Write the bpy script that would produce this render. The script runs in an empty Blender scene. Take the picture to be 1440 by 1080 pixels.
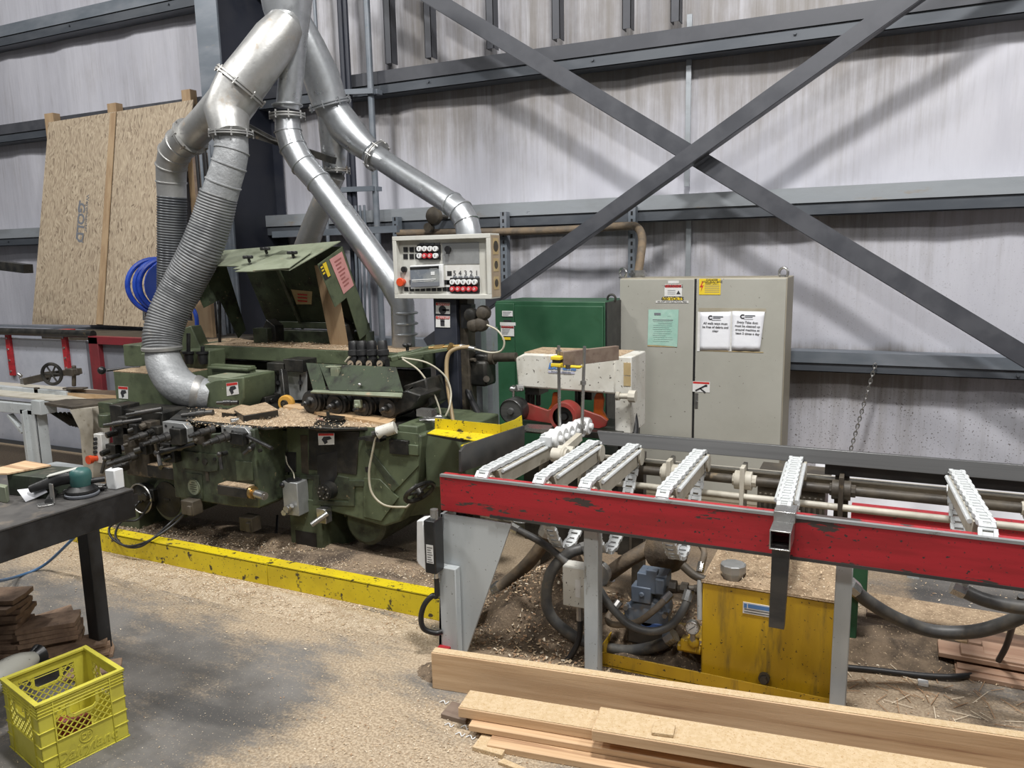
import bpy, math, random
from mathutils import Vector as V, Matrix, Quaternion
random.seed(7)
SC = bpy.context.scene
COL = SC.collection
# ------------------------------------------------------------------ camera model (image taken as 1440x1080)
FPX = 1092.0
CAM = V((0, 0, 1.8))
def _d(x, y):
    return V((x-720, y-540, FPX)).normalized()
Yc = _d(1240, 350)
Xc = -_d(-1650, 408); Xc = (Xc - Yc*Xc.dot(Yc)).normalized()
Zc = Xc.cross(Yc)
ROT = Matrix((Xc, Yc, Zc))          # world = ROT @ camera(x right, y down, z forward)
def P(px, py, x=None, y=None, z=None):
    r = ROT @ V((px-720, py-540, FPX))
    if x is not None: t = (x-CAM.x)/r.x
    elif y is not None: t = (y-CAM.y)/r.y
    else: t = (z-CAM.z)/r.z
    return CAM + r*t
def depth(p):
    return (ROT.transposed() @ (V(p)-CAM)).z
def proj(p):
    c = ROT.transposed() @ (V(p)-CAM)
    return 720+FPX*c.x/c.z, 540+FPX*c.y/c.z
def pr(px, p):                        # pixels -> metres at point p
    return px*depth(p)/FPX
# ------------------------------------------------------------------ mesh builder
def basis(d, up=(0, 0, 1)):
    d = V(d).normalized(); up = V(up)
    if abs(d.dot(up.normalized())) > .98: up = V((1, 0, 0)) if abs(d.x) < .9 else V((0, 1, 0))
    s = d.cross(up).normalized(); u = s.cross(d).normalized()
    return d, s, u
def smooth_path(pts, n=6):
    pts = [V(p) for p in pts]
    if len(pts) < 3: return pts
    out = []
    P_ = [pts[0]*2-pts[1]] + pts + [pts[-1]*2-pts[-2]]
    for i in range(1, len(P_)-2):
        a, b, c, d = P_[i-1:i+3]
        for k in range(n):
            t = k/n
            out.append(.5*((2*b)+(c-a)*t+(2*a-5*b+4*c-d)*t*t+(3*b-a-3*c+d)*t**3))
    out.append(pts[-1]); return out
class MB:
    def __init__(s): s.v = []; s.f = []; s.m = []; s.mi = 0
    def use(s, i): s.mi = i; return s
    def add(s, vs, fs):
        o = len(s.v); s.v += [V(p) for p in vs]
        for f in fs: s.f.append([i+o for i in f]); s.m.append(s.mi)
        return s
    def hexa(s, a):                   # 8 points: bottom ring 0-3, top ring 4-7
        return s.add(a, [(3,2,1,0),(4,5,6,7),(0,1,5,4),(1,2,6,5),(2,3,7,6),(3,0,4,7)])
    def box(s, x0, x1, y0, y1, z0, z1):
        return s.hexa([(x0,y0,z0),(x1,y0,z0),(x1,y1,z0),(x0,y1,z0),(x0,y0,z1),(x1,y0,z1),(x1,y1,z1),(x0,y1,z1)])
    def cbox(s, c, sx, sy, sz, rot=None):
        r = rot or Matrix.Identity(3); c = V(c)
        return s.hexa([c + r @ V((a*sx/2, b*sy/2, d*sz/2)) for d in (-1,1) for a,b in ((-1,-1),(1,-1),(1,1),(-1,1))])
    def bar(s, p0, p1, w, h, up=(0,0,1)):   # rectangular bar, w sideways, h along up
        p0 = V(p0); p1 = V(p1); d, sd, u = basis(p1-p0, up)
        q = [(-w/2,-h/2),(w/2,-h/2),(w/2,h/2),(-w/2,h/2)]
        return s.hexa([p0+sd*a+u*b for a,b in q]+[p1+sd*a+u*b for a,b in q])
    def prism(s, poly, vec):
        poly = [V(p) for p in poly]; vec = V(vec); n = len(poly)
        return s.add(poly+[p+vec for p in poly], [list(range(n))[::-1], list(range(n,2*n))]+[(i,(i+1)%n,n+(i+1)%n,n+i) for i in range(n)])
    def quad(s, a, b, c, d): return s.add([a,b,c,d], [(0,1,2,3)])
    def plate(s, poly, t):            # polygon with thickness along its normal
        poly = [V(p) for p in poly]; n = (poly[1]-poly[0]).cross(poly[2]-poly[1]).normalized()
        return s.prism(poly, n*t)
    def lathe(s, c, axis, prof, n=24, up=(0,0,1), caps=True):
        d, sd, u = basis(axis, up); c = V(c); vs = []; fs = []
        for t, r in prof:
            for k in range(n):
                a = 2*math.pi*k/n; vs.append(c+d*t+sd*(r*math.cos(a))+u*(r*math.sin(a)))
        for i in range(len(prof)-1):
            for k in range(n):
                k2 = (k+1)%n; fs.append((i*n+k, i*n+k2, (i+1)*n+k2, (i+1)*n+k))
        if caps:
            fs.append(list(range(n))[::-1]); fs.append(list(range((len(prof)-1)*n, len(prof)*n)))
        return s.add(vs, fs)
    def cyl(s, p0, p1, r, r1=None, n=20):
        p0 = V(p0); p1 = V(p1)
        return s.lathe(p0, p1-p0, [(0, r), ((p1-p0).length, r if r1 is None else r1)], n)
    def ring(s, c, axis, R, r, n=28, k=8):
        d, sd, u = basis(axis); c = V(c); vs = []; fs = []
        for i in range(n):
            a = 2*math.pi*i/n; e = sd*math.cos(a)+u*math.sin(a)
            for j in range(k):
                b = 2*math.pi*j/k; vs.append(c+e*(R+r*math.cos(b))+d*(r*math.sin(b)))
        for i in range(n):
            for j in range(k):
                fs.append((i*k+j, i*k+(j+1)%k, ((i+1)%n)*k+(j+1)%k, ((i+1)%n)*k+j))
        return s.add(vs, fs)
    def sphere(s, c, r, sc=(1,1,1), n=14):
        c = V(c); vs = [c+V((0,0,r*sc[2]))]; fs = []; m = n//2
        for i in range(1, m):
            th = math.pi*i/m
            for k in range(n):
                a = 2*math.pi*k/n; vs.append(c+V((r*sc[0]*math.sin(th)*math.cos(a), r*sc[1]*math.sin(th)*math.sin(a), r*sc[2]*math.cos(th))))
        vs.append(c-V((0,0,r*sc[2])))
        for k in range(n): fs.append((0, 1+k, 1+(k+1)%n))
        for i in range(m-2):
            for k in range(n): fs.append((1+i*n+k, 1+(i+1)*n+k, 1+(i+1)*n+(k+1)%n, 1+i*n+(k+1)%n))
        L = len(vs)-1
        for k in range(n): fs.append((L, 1+(m-2)*n+(k+1)%n, 1+(m-2)*n+k))
        return s.add(vs, fs)
    def tube(s, pts, r, n=12, smooth=0, rad=None, caps=True):
        pts = [V(p) for p in pts]
        if smooth:
            if rad:
                rr = smooth_path([V((q,0,0)) for q in rad], smooth); rad = [q.x for q in rr]
            pts = smooth_path(pts, smooth)
        N = len(pts); rad = rad or [r]*N; vs = []; fs = []
        t = (pts[1]-pts[0]).normalized(); _, sd, u = basis(t)
        for i in range(N):
            t2 = ((pts[min(i+1,N-1)]-pts[i]).normalized() + (pts[i]-pts[max(i-1,0)]).normalized())
            if t2.length < 1e-6: t2 = t
            t2.normalize(); q = t.rotation_difference(t2); sd = q @ sd; u = q @ u; t = t2
            for k in range(n):
                a = 2*math.pi*k/n; vs.append(pts[i]+sd*(rad[i]*math.cos(a))+u*(rad[i]*math.sin(a)))
        for i in range(N-1):
            for k in range(n):
                k2 = (k+1)%n; fs.append((i*n+k, i*n+k2, (i+1)*n+k2, (i+1)*n+k))
        if caps: fs.append(list(range(n))[::-1]); fs.append(list(range((N-1)*n, N*n)))
        return s.add(vs, fs)
    def build(s, name, mats, parent=None, bevel=0, loc=None, ang=35, flat=False, seg=2):
        base = parent.get('_b') if parent else None
        off = V(base) if base is not None else V(loc or (0,0,0))
        me = bpy.data.meshes.new(name)
        me.from_pydata([tuple(p-off) for p in s.v], [], s.f)
        if not isinstance(mats, (list, tuple)): mats = [mats]
        for m in mats: me.materials.append(m)
        for p, i in zip(me.polygons, s.m): p.material_index = i
        me.validate(); 
        import bmesh
        bm = bmesh.new(); bm.from_mesh(me); bmesh.ops.recalc_face_normals(bm, faces=bm.faces); bm.to_mesh(me); bm.free()
        if not flat:
            me.shade_smooth(); me.set_sharp_from_angle(angle=math.radians(ang))
        o = bpy.data.objects.new(name, me); COL.objects.link(o)
        if parent: o.parent = parent; o['_b'] = tuple(off)
        else: o.location = off; o['_b'] = tuple(off)
        if bevel:
            b = o.modifiers.new('Bevel', 'BEVEL'); b.width = bevel; b.segments = seg; b.limit_method = 'ANGLE'; b.angle_limit = math.radians(40)
        return o
def thing(name, label, cat, loc=(0,0,0), group=None):
    o = bpy.data.objects.new(name, None); COL.objects.link(o); o.empty_display_size = .1
    o.location = V(loc); o['_b'] = tuple(V(loc)); return tag(o, label, cat, group)
def tag(o, label, cat, group=None, kind=None):
    o['label'] = label; o['category'] = cat
    if group: o['group'] = group
    if kind: o['kind'] = kind
    return o
def structure(o, label=None):
    o['kind'] = 'structure'
    if label: o['label'] = label
    return o
def copy_tree(o, loc, label, group=None):
    c = o.copy(); COL.objects.link(c); c.location = V(loc)
    if label: c['label'] = label
    if group: c['group'] = group
    for ch in list(o.children):
        d = ch.copy(); COL.objects.link(d); d.parent = c
        for g in list(ch.children):
            e = g.copy(); COL.objects.link(e); e.parent = d
    return c
def lettering(txt, at, xd, yd, size, m, parent, name='lettering', align='CENTER', depth_=.0004, spacing=1.0, shear=0, bold=0):
    cu = bpy.data.curves.new(name, 'FONT'); cu.body = txt; cu.size = size; cu.align_x = align; cu.align_y = 'CENTER'; cu.extrude = depth_; cu.space_line = spacing; cu.shear = shear; cu.offset = bold; cu.resolution_u = 3
    t = bpy.data.objects.new(name, cu); COL.objects.link(t)
    bpy.context.view_layer.update()
    me = bpy.data.meshes.new_from_object(t.evaluated_get(bpy.context.evaluated_depsgraph_get()))
    bpy.data.objects.remove(t); bpy.data.curves.remove(cu)
    xd = V(xd).normalized(); yd = V(yd).normalized(); zd = xd.cross(yd).normalized(); yd = zd.cross(xd)
    M = Matrix((xd, yd, zd)).transposed().to_4x4(); off = V(parent['_b']) if parent else V((0,0,0))
    M.translation = V(at)-off; me.transform(M)
    me.materials.clear(); me.materials.append(m)
    o = bpy.data.objects.new(name, me); COL.objects.link(o); o.parent = parent; o['_b'] = tuple(off)
    return o
# ------------------------------------------------------------------ materials
def _n(nt, t, **k):
    n = nt.nodes.new(t)
    for a, b in k.items(): setattr(n, a, b)
    return n
def c4(c): return (c[0], c[1], c[2], 1)
def mat(name, col, rough=.5, metal=0, col2=None, scale=6, stretch=(1,1,1), mix=(.4,.65), dirt=None, dscale=14, dmix=(.58,.66), dstretch=None, bump=0, bscale=60, spec=.5, detail=5, speck=None, sscale=60, smix=(.68,.72), coat=0, rvar=.12, alpha=None):
    m = bpy.data.materials.new(name); m.use_nodes = True; nt = m.node_tree; L = nt.links
    b = nt.nodes['Principled BSDF']; b.inputs['Roughness'].default_value = rough; b.inputs['Metallic'].default_value = metal
    b.inputs['Specular IOR Level'].default_value = spec; b.inputs['Coat Weight'].default_value = coat
    tc = _n(nt, 'ShaderNodeTexCoord')
    def noise(sc, st, det=5, rgh=.6):
        mp = _n(nt, 'ShaderNodeMapping'); mp.inputs['Scale'].default_value = st; L.new(tc.outputs['Object'], mp.inputs['Vector'])
        n = _n(nt, 'ShaderNodeTexNoise'); n.inputs['Scale'].default_value = sc; n.inputs['Detail'].default_value = det; n.inputs['Roughness'].default_value = rgh
        L.new(mp.outputs['Vector'], n.inputs['Vector']); return n
    def ramp(src, a, z):
        r = _n(nt, 'ShaderNodeMapRange'); r.inputs['From Min'].default_value = a; r.inputs['From Max'].default_value = z; r.clamp = True; r.interpolation_type = 'SMOOTHSTEP'
        L.new(src, r.inputs['Value']); return r.outputs['Result']
    def mixc(fac, A, B):
        x = _n(nt, 'ShaderNodeMix', data_type='RGBA'); L.new(fac, x.inputs[0])
        for i, q in ((6, A), (7, B)):
            if isinstance(q, tuple): x.inputs[i].default_value = q
            else: L.new(q, x.inputs[i])
        return x.outputs[2]
    cur = c4(col)
    n1 = noise(scale, stretch, detail)
    if col2: cur = mixc(ramp(n1.outputs['Fac'], *mix), cur, c4(col2))
    fd = None
    if dirt:
        nd = noise(dscale, dstretch or stretch, 6, .65); fd = ramp(nd.outputs['Fac'], *dmix); cur = mixc(fd, cur, c4(dirt))
    if speck:
        ns = noise(sscale, (1,1,1), 2); cur = mixc(ramp(ns.outputs['Fac'], *smix), cur, c4(speck))
    if isinstance(cur, tuple): b.inputs['Base Color'].default_value = cur
    else: L.new(cur, b.inputs['Base Color'])
    rr = _n(nt, 'ShaderNodeMapRange'); rr.inputs['To Min'].default_value = max(0, rough-rvar); rr.inputs['To Max'].default_value = min(1, rough+rvar)
    rr.inputs['From Min'].default_value = .3; rr.inputs['From Max'].default_value = .7
    L.new(n1.outputs['Fac'], rr.inputs['Value']); L.new(rr.outputs['Result'], b.inputs['Roughness'])
    if metal and fd is not None:
        mm = _n(nt, 'ShaderNodeMapRange'); mm.inputs['To Min'].default_value = metal; mm.inputs['To Max'].default_value = .1; L.new(fd, mm.inputs['Value']); L.new(mm.outputs['Result'], b.inputs['Metallic'])
    if bump:
        nb = noise(bscale, stretch, 3); bp = _n(nt, 'ShaderNodeBump'); bp.inputs['Strength'].default_value = bump; bp.inputs['Distance'].default_value = .01
        L.new(nb.outputs['Fac'], bp.inputs['Height']); L.new(bp.outputs['Normal'], b.inputs['Normal'])
    return m
M = {}
BLACK = (.012,.012,.013)
M['galv'] = mat('galvanised', (.58,.6,.62), .36, .85, (.45,.47,.49), 9, dirt=(.36,.27,.17), dscale=5, dmix=(.66,.8), bump=.05, bscale=40)
M['galv_dusty'] = mat('galvanised_dusty', (.5,.5,.49), .42, .75, (.38,.375,.36), 5, dirt=(.34,.25,.16), dscale=5, dmix=(.58,.74), bump=.08, bscale=50)
M['foil'] = mat('foil_tape', (.33,.34,.35), .52, .25, (.27,.28,.29), 10, bump=.6, bscale=30, dirt=(.35,.33,.3), dmix=(.68,.8))
M['navy'] = mat('navy_steel', (.022,.026,.04), .5, .1, (.035,.038,.05), 3, dirt=(.1,.09,.08), dscale=20, dmix=(.68,.8))  # also colours the column web, which is dark only from shade
M['primer'] = mat('grey_primer', (.058,.061,.072), .5, .1, (.075,.078,.09), 5, dirt=(.2,.17,.14), dscale=9, dmix=(.66,.85))
M['girt'] = mat('girt_steel', (.16,.185,.215), .45, .25, (.22,.24,.27), 4, stretch=(.3,1,1), dirt=(.3,.26,.2), dscale=14, dmix=(.62,.8))
M['girt_dark'] = mat('girt_dark', (.07,.08,.095), .5, .2, (.1,.11,.125), 4, stretch=(.3,1,1))
M['girt_light'] = mat('girt_light', (.4,.43,.46), .38, .4, (.32,.34,.36), 5, stretch=(.3,1,1), dirt=(.3,.24,.17), dscale=9, dmix=(.6,.75))
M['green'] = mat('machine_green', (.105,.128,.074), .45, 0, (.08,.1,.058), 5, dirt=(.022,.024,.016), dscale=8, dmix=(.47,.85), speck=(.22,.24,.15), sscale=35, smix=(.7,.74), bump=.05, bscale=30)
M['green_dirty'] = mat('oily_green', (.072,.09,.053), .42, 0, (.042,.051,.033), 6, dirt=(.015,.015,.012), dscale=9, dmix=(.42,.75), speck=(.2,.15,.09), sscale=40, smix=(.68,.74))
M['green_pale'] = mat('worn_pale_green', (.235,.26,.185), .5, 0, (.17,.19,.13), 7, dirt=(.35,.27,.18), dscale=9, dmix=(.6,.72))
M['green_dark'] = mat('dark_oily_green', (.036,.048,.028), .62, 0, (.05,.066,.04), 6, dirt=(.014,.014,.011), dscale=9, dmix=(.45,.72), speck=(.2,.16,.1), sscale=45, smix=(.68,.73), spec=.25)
M['grime'] = mat('oily_steel', (.02,.02,.019), .38, .3, (.045,.042,.036), 9, dirt=(.1,.075,.045), dscale=11, dmix=(.62,.75), bump=.1, bscale=50)
M['grime_brown'] = mat('dusty_steel', (.05,.042,.033), .55, .1, (.09,.075,.055), 8, dirt=(.2,.15,.09), dscale=10, dmix=(.6,.75), bump=.15, bscale=50)
M['steel'] = mat('bright_steel', (.5,.5,.49), .32, .9, (.38,.37,.36), 9, dirt=(.1,.08,.06), dscale=12, dmix=(.62,.75))
M['dark_steel'] = mat('dark_steel', (.07,.07,.07), .38, .7, (.11,.105,.1), 9, stretch=(.3,1,1), dirt=(.05,.04,.035), dscale=8, dmix=(.6,.75))
M['rail_steel'] = mat('rail_steel', (.13,.13,.13), .36, .6, (.085,.085,.085), 6, stretch=(.1,1,6), rvar=.08)
M['alu'] = mat('aluminium_plate', (.45,.46,.46), .42, .6, (.36,.37,.37), 8, dirt=(.1,.09,.07), dmix=(.62,.76))
M['red'] = mat('red_paint', (.40,.022,.03), .38, 0, (.31,.017,.022), 7, stretch=(.4,1,3), dirt=(.06,.045,.04), dscale=5, dstretch=(.6,1,3), dmix=(.6,.615), speck=(.05,.03,.03), sscale=65, smix=(.655,.675))
M['red_arm'] = mat('red_guard', (.26,.035,.03), .45, 0, (.2,.05,.035), 6, dirt=(.1,.05,.035), dmix=(.6,.75))
M['orange'] = mat('orange_casting', (.62,.14,.02), .42, 0, (.5,.1,.015), 6, dirt=(.08,.05,.03), dmix=(.64,.75))
M['frame'] = mat('pale_grey_paint', (.47,.5,.51), .45, 0, (.4,.43,.44), 5, stretch=(1,1,.3), dirt=(.17,.15,.12), dscale=12, dmix=(.65,.75), speck=(.12,.11,.1), sscale=75, smix=(.69,.71))
M['offwhite'] = mat('cream_steel', (.52,.49,.42), .5, 0, (.42,.39,.32), 6, dirt=(.2,.16,.1), dmix=(.6,.75))
M['ctrl'] = mat('control_box_grey', (.56,.56,.52), .45, 0, (.5,.49,.44), 5, dirt=(.35,.3,.22), dscale=8, dmix=(.66,.8))
M['ctrl_side'] = mat('dusty_box_side', (.3,.235,.165), .75, 0, (.36,.29,.21), 6)
M['white'] = mat('white_plastic', (.74,.75,.75), .4, 0, (.66,.67,.67), 8, dirt=(.4,.37,.32), dmix=(.7,.82))
M['chain'] = mat('white_chain', (.6,.62,.63), .4, 0, (.52,.54,.54), 20, dirt=(.3,.27,.22), dscale=25, dmix=(.68,.8))
M['white_dusty'] = mat('dusty_white', (.62,.61,.56), .5, 0, (.52,.5,.44), 5, dirt=(.42,.31,.2), dscale=8, dmix=(.64,.76), speck=(.06,.05,.04), sscale=60, smix=(.66,.68))
M['paper'] = mat('paper', (.78,.79,.83), .6, 0, (.72,.73,.78), 6, bump=.15, bscale=18)
M['paper_green'] = mat('green_paper', (.30,.50,.42), .5, 0, (.38,.56,.48), 8, bump=.1, bscale=20)
M['paper_pink'] = mat('pink_paper', (.62,.30,.29), .6, 0, (.55,.27,.25), 8, dirt=(.3,.2,.16), dmix=(.66,.8))
M['paper_tan'] = mat('tan_paper', (.4,.3,.15), .7, 0, (.45,.36,.2), 8)
M['ink'] = mat('ink', (.03,.03,.035), .6)
M['ink_grey'] = mat('grey_ink', (.16,.17,.19), .6)
M['label_white'] = mat('label_white', (.68,.68,.67), .5, 0, (.6,.59,.56), 12, dirt=(.2,.15,.1), dmix=(.66,.8))
M['label_red'] = mat('label_red', (.5,.035,.03), .5)
M['label_yellow'] = mat('label_yellow', (.72,.53,.03), .5)
M['label_blue'] = mat('label_blue', (.08,.2,.45), .5)
M['yellow'] = mat('yellow_paint', (.66,.52,.012), .45, 0, (.55,.42,.012), 5, dirt=(.05,.042,.022), dscale=17, dmix=(.585,.635), dstretch=(1,1,1), speck=(.05,.045,.02), sscale=75, smix=(.66,.69))
M['yellow_tank'] = mat('tank_yellow', (.6,.37,.015), .42, 0, (.48,.29,.015), 5, stretch=(1,1,.35), dirt=(.2,.135,.03), dscale=9, dstretch=(2.2,2.2,.3), dmix=(.5,.74), speck=(.06,.045,.02), sscale=75, smix=(.68,.70))
M['crate'] = mat('crate_yellow', (.6,.55,.07), .48, 0, (.5,.45,.06), 8, dirt=(.2,.17,.05), dscale=12, dmix=(.6,.76), spec=.4)
M['cab'] = mat('cabinet_grey', (.37,.365,.325), .42, 0, (.335,.33,.29), 2.2, dirt=(.22,.2,.16), dscale=8, dmix=(.68,.8), speck=(.12,.11,.09), sscale=40, smix=(.705,.72))
M['cab_side'] = mat('cabinet_edge', (.3,.27,.2), .55, 0, (.36,.33,.26), 4)
M['cab_green'] = mat('cabinet_green', (.024,.085,.042), .42, 0, (.03,.1,.05), 3, dirt=(.02,.07,.03), dscale=5, dmix=(.56,.75))
M['wood'] = mat('cedar', (.66,.47,.29), .6, 0, (.53,.35,.2), 3.2, stretch=(.35,9,9), mix=(.35,.62), dirt=(.33,.19,.105), dscale=2.2, dstretch=(.3,14,14), dmix=(.55,.68), bump=.08, bscale=30)
M['wood_end'] = mat('cedar_end', (.5,.3,.16), .7, 0, (.4,.23,.12), 12)
M['wood_dusty'] = mat('sawdust_covered_cedar', (.6,.46,.29), .9, 0, (.54,.4,.235), 60, mix=(.4,.6), bump=.5, bscale=160, speck=(.42,.27,.13), sscale=150, smix=(.62,.68))
M['pine'] = mat('pine', (.42,.3,.18), .6, 0, (.33,.22,.125), 3, stretch=(5,5,.6), dirt=(.24,.13,.06), dscale=6, dmix=(.68,.76))
M['pine_x'] = mat('pine_long', (.55,.38,.22), .6, 0, (.45,.29,.15), 3, stretch=(.5,6,6), dirt=(.26,.15,.08), dscale=5, dmix=(.68,.76))
M['strip'] = mat('reddish_strip', (.34,.22,.15), .6, 0, (.27,.16,.105), 3, stretch=(.5,6,6), dirt=(.2,.12,.08), dscale=5, dmix=(.62,.74))
M['old_wood'] = mat('old_wood', (.2,.15,.115), .7, 0, (.15,.105,.08), 3, stretch=(.6,6,6), dirt=(.1,.065,.05), dscale=6, dmix=(.64,.76))
M['shingle'] = mat('shingle', (.31,.205,.135), .75, 0, (.2,.13,.088), 5, stretch=(3,3,1), dirt=(.09,.06,.045), dscale=7, dmix=(.6,.75), bump=.2, bscale=40)
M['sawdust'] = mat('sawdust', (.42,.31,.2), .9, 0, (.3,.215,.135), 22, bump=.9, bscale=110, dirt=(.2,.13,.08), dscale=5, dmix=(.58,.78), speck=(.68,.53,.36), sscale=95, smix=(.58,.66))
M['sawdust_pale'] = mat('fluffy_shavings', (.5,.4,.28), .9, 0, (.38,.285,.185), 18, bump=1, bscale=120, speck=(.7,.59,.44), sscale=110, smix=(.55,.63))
M['sawdust_shade'] = mat('shade_toned_sawdust', (.29,.215,.145), .9, 0, (.19,.14,.095), 9, bump=.9, bscale=100, dirt=(.085,.062,.045), dscale=4, dmix=(.48,.68), speck=(.5,.4,.28), sscale=95, smix=(.6,.68))  # sawdust darkened to stand in for the deep shade under the machine
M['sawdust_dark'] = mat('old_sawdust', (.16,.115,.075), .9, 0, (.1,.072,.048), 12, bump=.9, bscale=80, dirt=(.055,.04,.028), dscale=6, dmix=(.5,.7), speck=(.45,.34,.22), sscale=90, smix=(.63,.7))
M['chip'] = mat('fresh_shaving', (.58,.45,.3), .8, 0, (.46,.34,.21), 4)
M['chip2'] = mat('pale_shaving', (.66,.57,.44), .8)
M['chip3'] = mat('brown_shaving', (.34,.21,.12), .8)
M['hose'] = mat('rubber_hose', (.06,.06,.06), .5, 0, (.1,.095,.085), 14, dirt=(.17,.135,.09), dscale=8, dmix=(.55,.75))
M['hose_dusty'] = mat('dusty_hose', (.12,.095,.07), .7, 0, (.19,.14,.09), 12, bump=.3, bscale=60)
M['flex'] = mat('flex_hose', (.13,.135,.14), .42, .1, (.19,.195,.2), 6, dirt=(.3,.27,.22), dscale=5, dmix=(.6,.8))
M['flex_dark'] = mat('flex_hose_dark', (.055,.06,.068), .4, .1, (.09,.095,.1), 6)
M['cable'] = mat('black_cable', (.015,.015,.016), .45)
M['blackpl'] = mat('black_plastic', (.014,.014,.015), .4, 0, (.025,.025,.025), 10)
M['bench'] = mat('black_bench_steel', (.006,.006,.007), .55, 0, (.022,.022,.023), 6, dirt=(.06,.05,.045), dscale=12, dmix=(.66,.8))
M['bench_top'] = mat('bench_top', (.045,.043,.042), .55, 0, (.09,.085,.08), 4, dirt=(.17,.14,.11), dscale=9, dmix=(.55,.75))
M['clear_hose'] = mat('air_line', (.48,.45,.36), .35, 0, (.4,.36,.27), 8)
M['blue'] = mat('blue_hose', (.012,.045,.33), .35, 0, (.02,.07,.42), 9)
M['blue_line'] = mat('blue_air_line', (.05,.12,.24), .45, 0, (.07,.16,.3), 9)
M['pumpblue'] = mat('pump_blue_grey', (.085,.11,.15), .5, 0, (.12,.135,.155), 7, dirt=(.2,.15,.1), dscale=9, dmix=(.56,.72))
M['pumpblue2'] = mat('pump_blue', (.03,.08,.25), .5, 0, (.05,.1,.25), 7, dirt=(.15,.12,.09), dscale=9, dmix=(.58,.72))
M['red_btn'] = mat('red_button', (.55,.05,.06), .35)
M['estop'] = mat('red_stop_button', (.62,.07,.02), .35)
M['screen'] = mat('dim_screen', (.16,.18,.21), .3, 0, (.3,.31,.3), 5)
M['teal'] = mat('teal_plastic', (.03,.1,.095), .45, 0, (.04,.12,.11), 8, dirt=(.12,.11,.1), dmix=(.66,.8))
M['brass'] = mat('brass', (.45,.3,.12), .35, .8, (.35,.24,.1), 8)
M['caster'] = mat('caster_yellow', (.6,.33,.06), .5, 0, (.5,.28,.06), 8)
M['bluewhite'] = mat('painted_plywood', (.42,.44,.5), .6, 0, (.36,.38,.44), 4, dirt=(.14,.145,.17), dscale=26, dmix=(.64,.69), dstretch=(2.2,1,.7))
M['flap'] = mat('canvas_flap', (.6,.6,.63), .7, 0, (.54,.54,.57), 5, bump=.2, bscale=6)
# ================================================================== ROOM
YW = 6.5
def nodes_of(name, rough):
    m = bpy.data.materials.new(name); m.use_nodes = True; nt = m.node_tree
    b = nt.nodes['Principled BSDF']; b.inputs['Roughness'].default_value = rough
    return m, nt, nt.links, b
def N_noise(nt, L, vec, sc, st=(1,1,1), det=5, rgh=.6):
    mp = _n(nt, 'ShaderNodeMapping'); mp.inputs['Scale'].default_value = st; L.new(vec, mp.inputs['Vector'])
    n = _n(nt, 'ShaderNodeTexNoise'); n.inputs['Scale'].default_value = sc; n.inputs['Detail'].default_value = det; n.inputs['Roughness'].default_value = rgh
    L.new(mp.outputs['Vector'], n.inputs['Vector']); return n.outputs['Fac']
def N_range(nt, L, src, a, z, lo=0, hi=1):
    r = _n(nt, 'ShaderNodeMapRange'); r.clamp = True; r.interpolation_type = 'SMOOTHSTEP'
    for k, q in (('From Min', a), ('From Max', z), ('To Min', lo), ('To Max', hi)): r.inputs[k].default_value = q
    L.new(src, r.inputs['Value']); return r.outputs['Result']
def N_math(nt, L, op, a, b=None):
    m = _n(nt, 'ShaderNodeMath', operation=op)
    for i, q in enumerate((a, b)):
        if q is None: continue
        if isinstance(q, (int, float)): m.inputs[i].default_value = q
        else: L.new(q, m.inputs[i])
    return m.outputs[0]
def N_mix(nt, L, fac, A, B):
    x = _n(nt, 'ShaderNodeMix', data_type='RGBA')
    if isinstance(fac, (int, float)): x.inputs[0].default_value = fac
    else: L.new(fac, x.inputs[0])
    for i, q in ((6, A), (7, B)):
        if isinstance(q, tuple): x.inputs[i].default_value = c4(q)
        else: L.new(q, x.inputs[i])
    return x.outputs[2]
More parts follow.
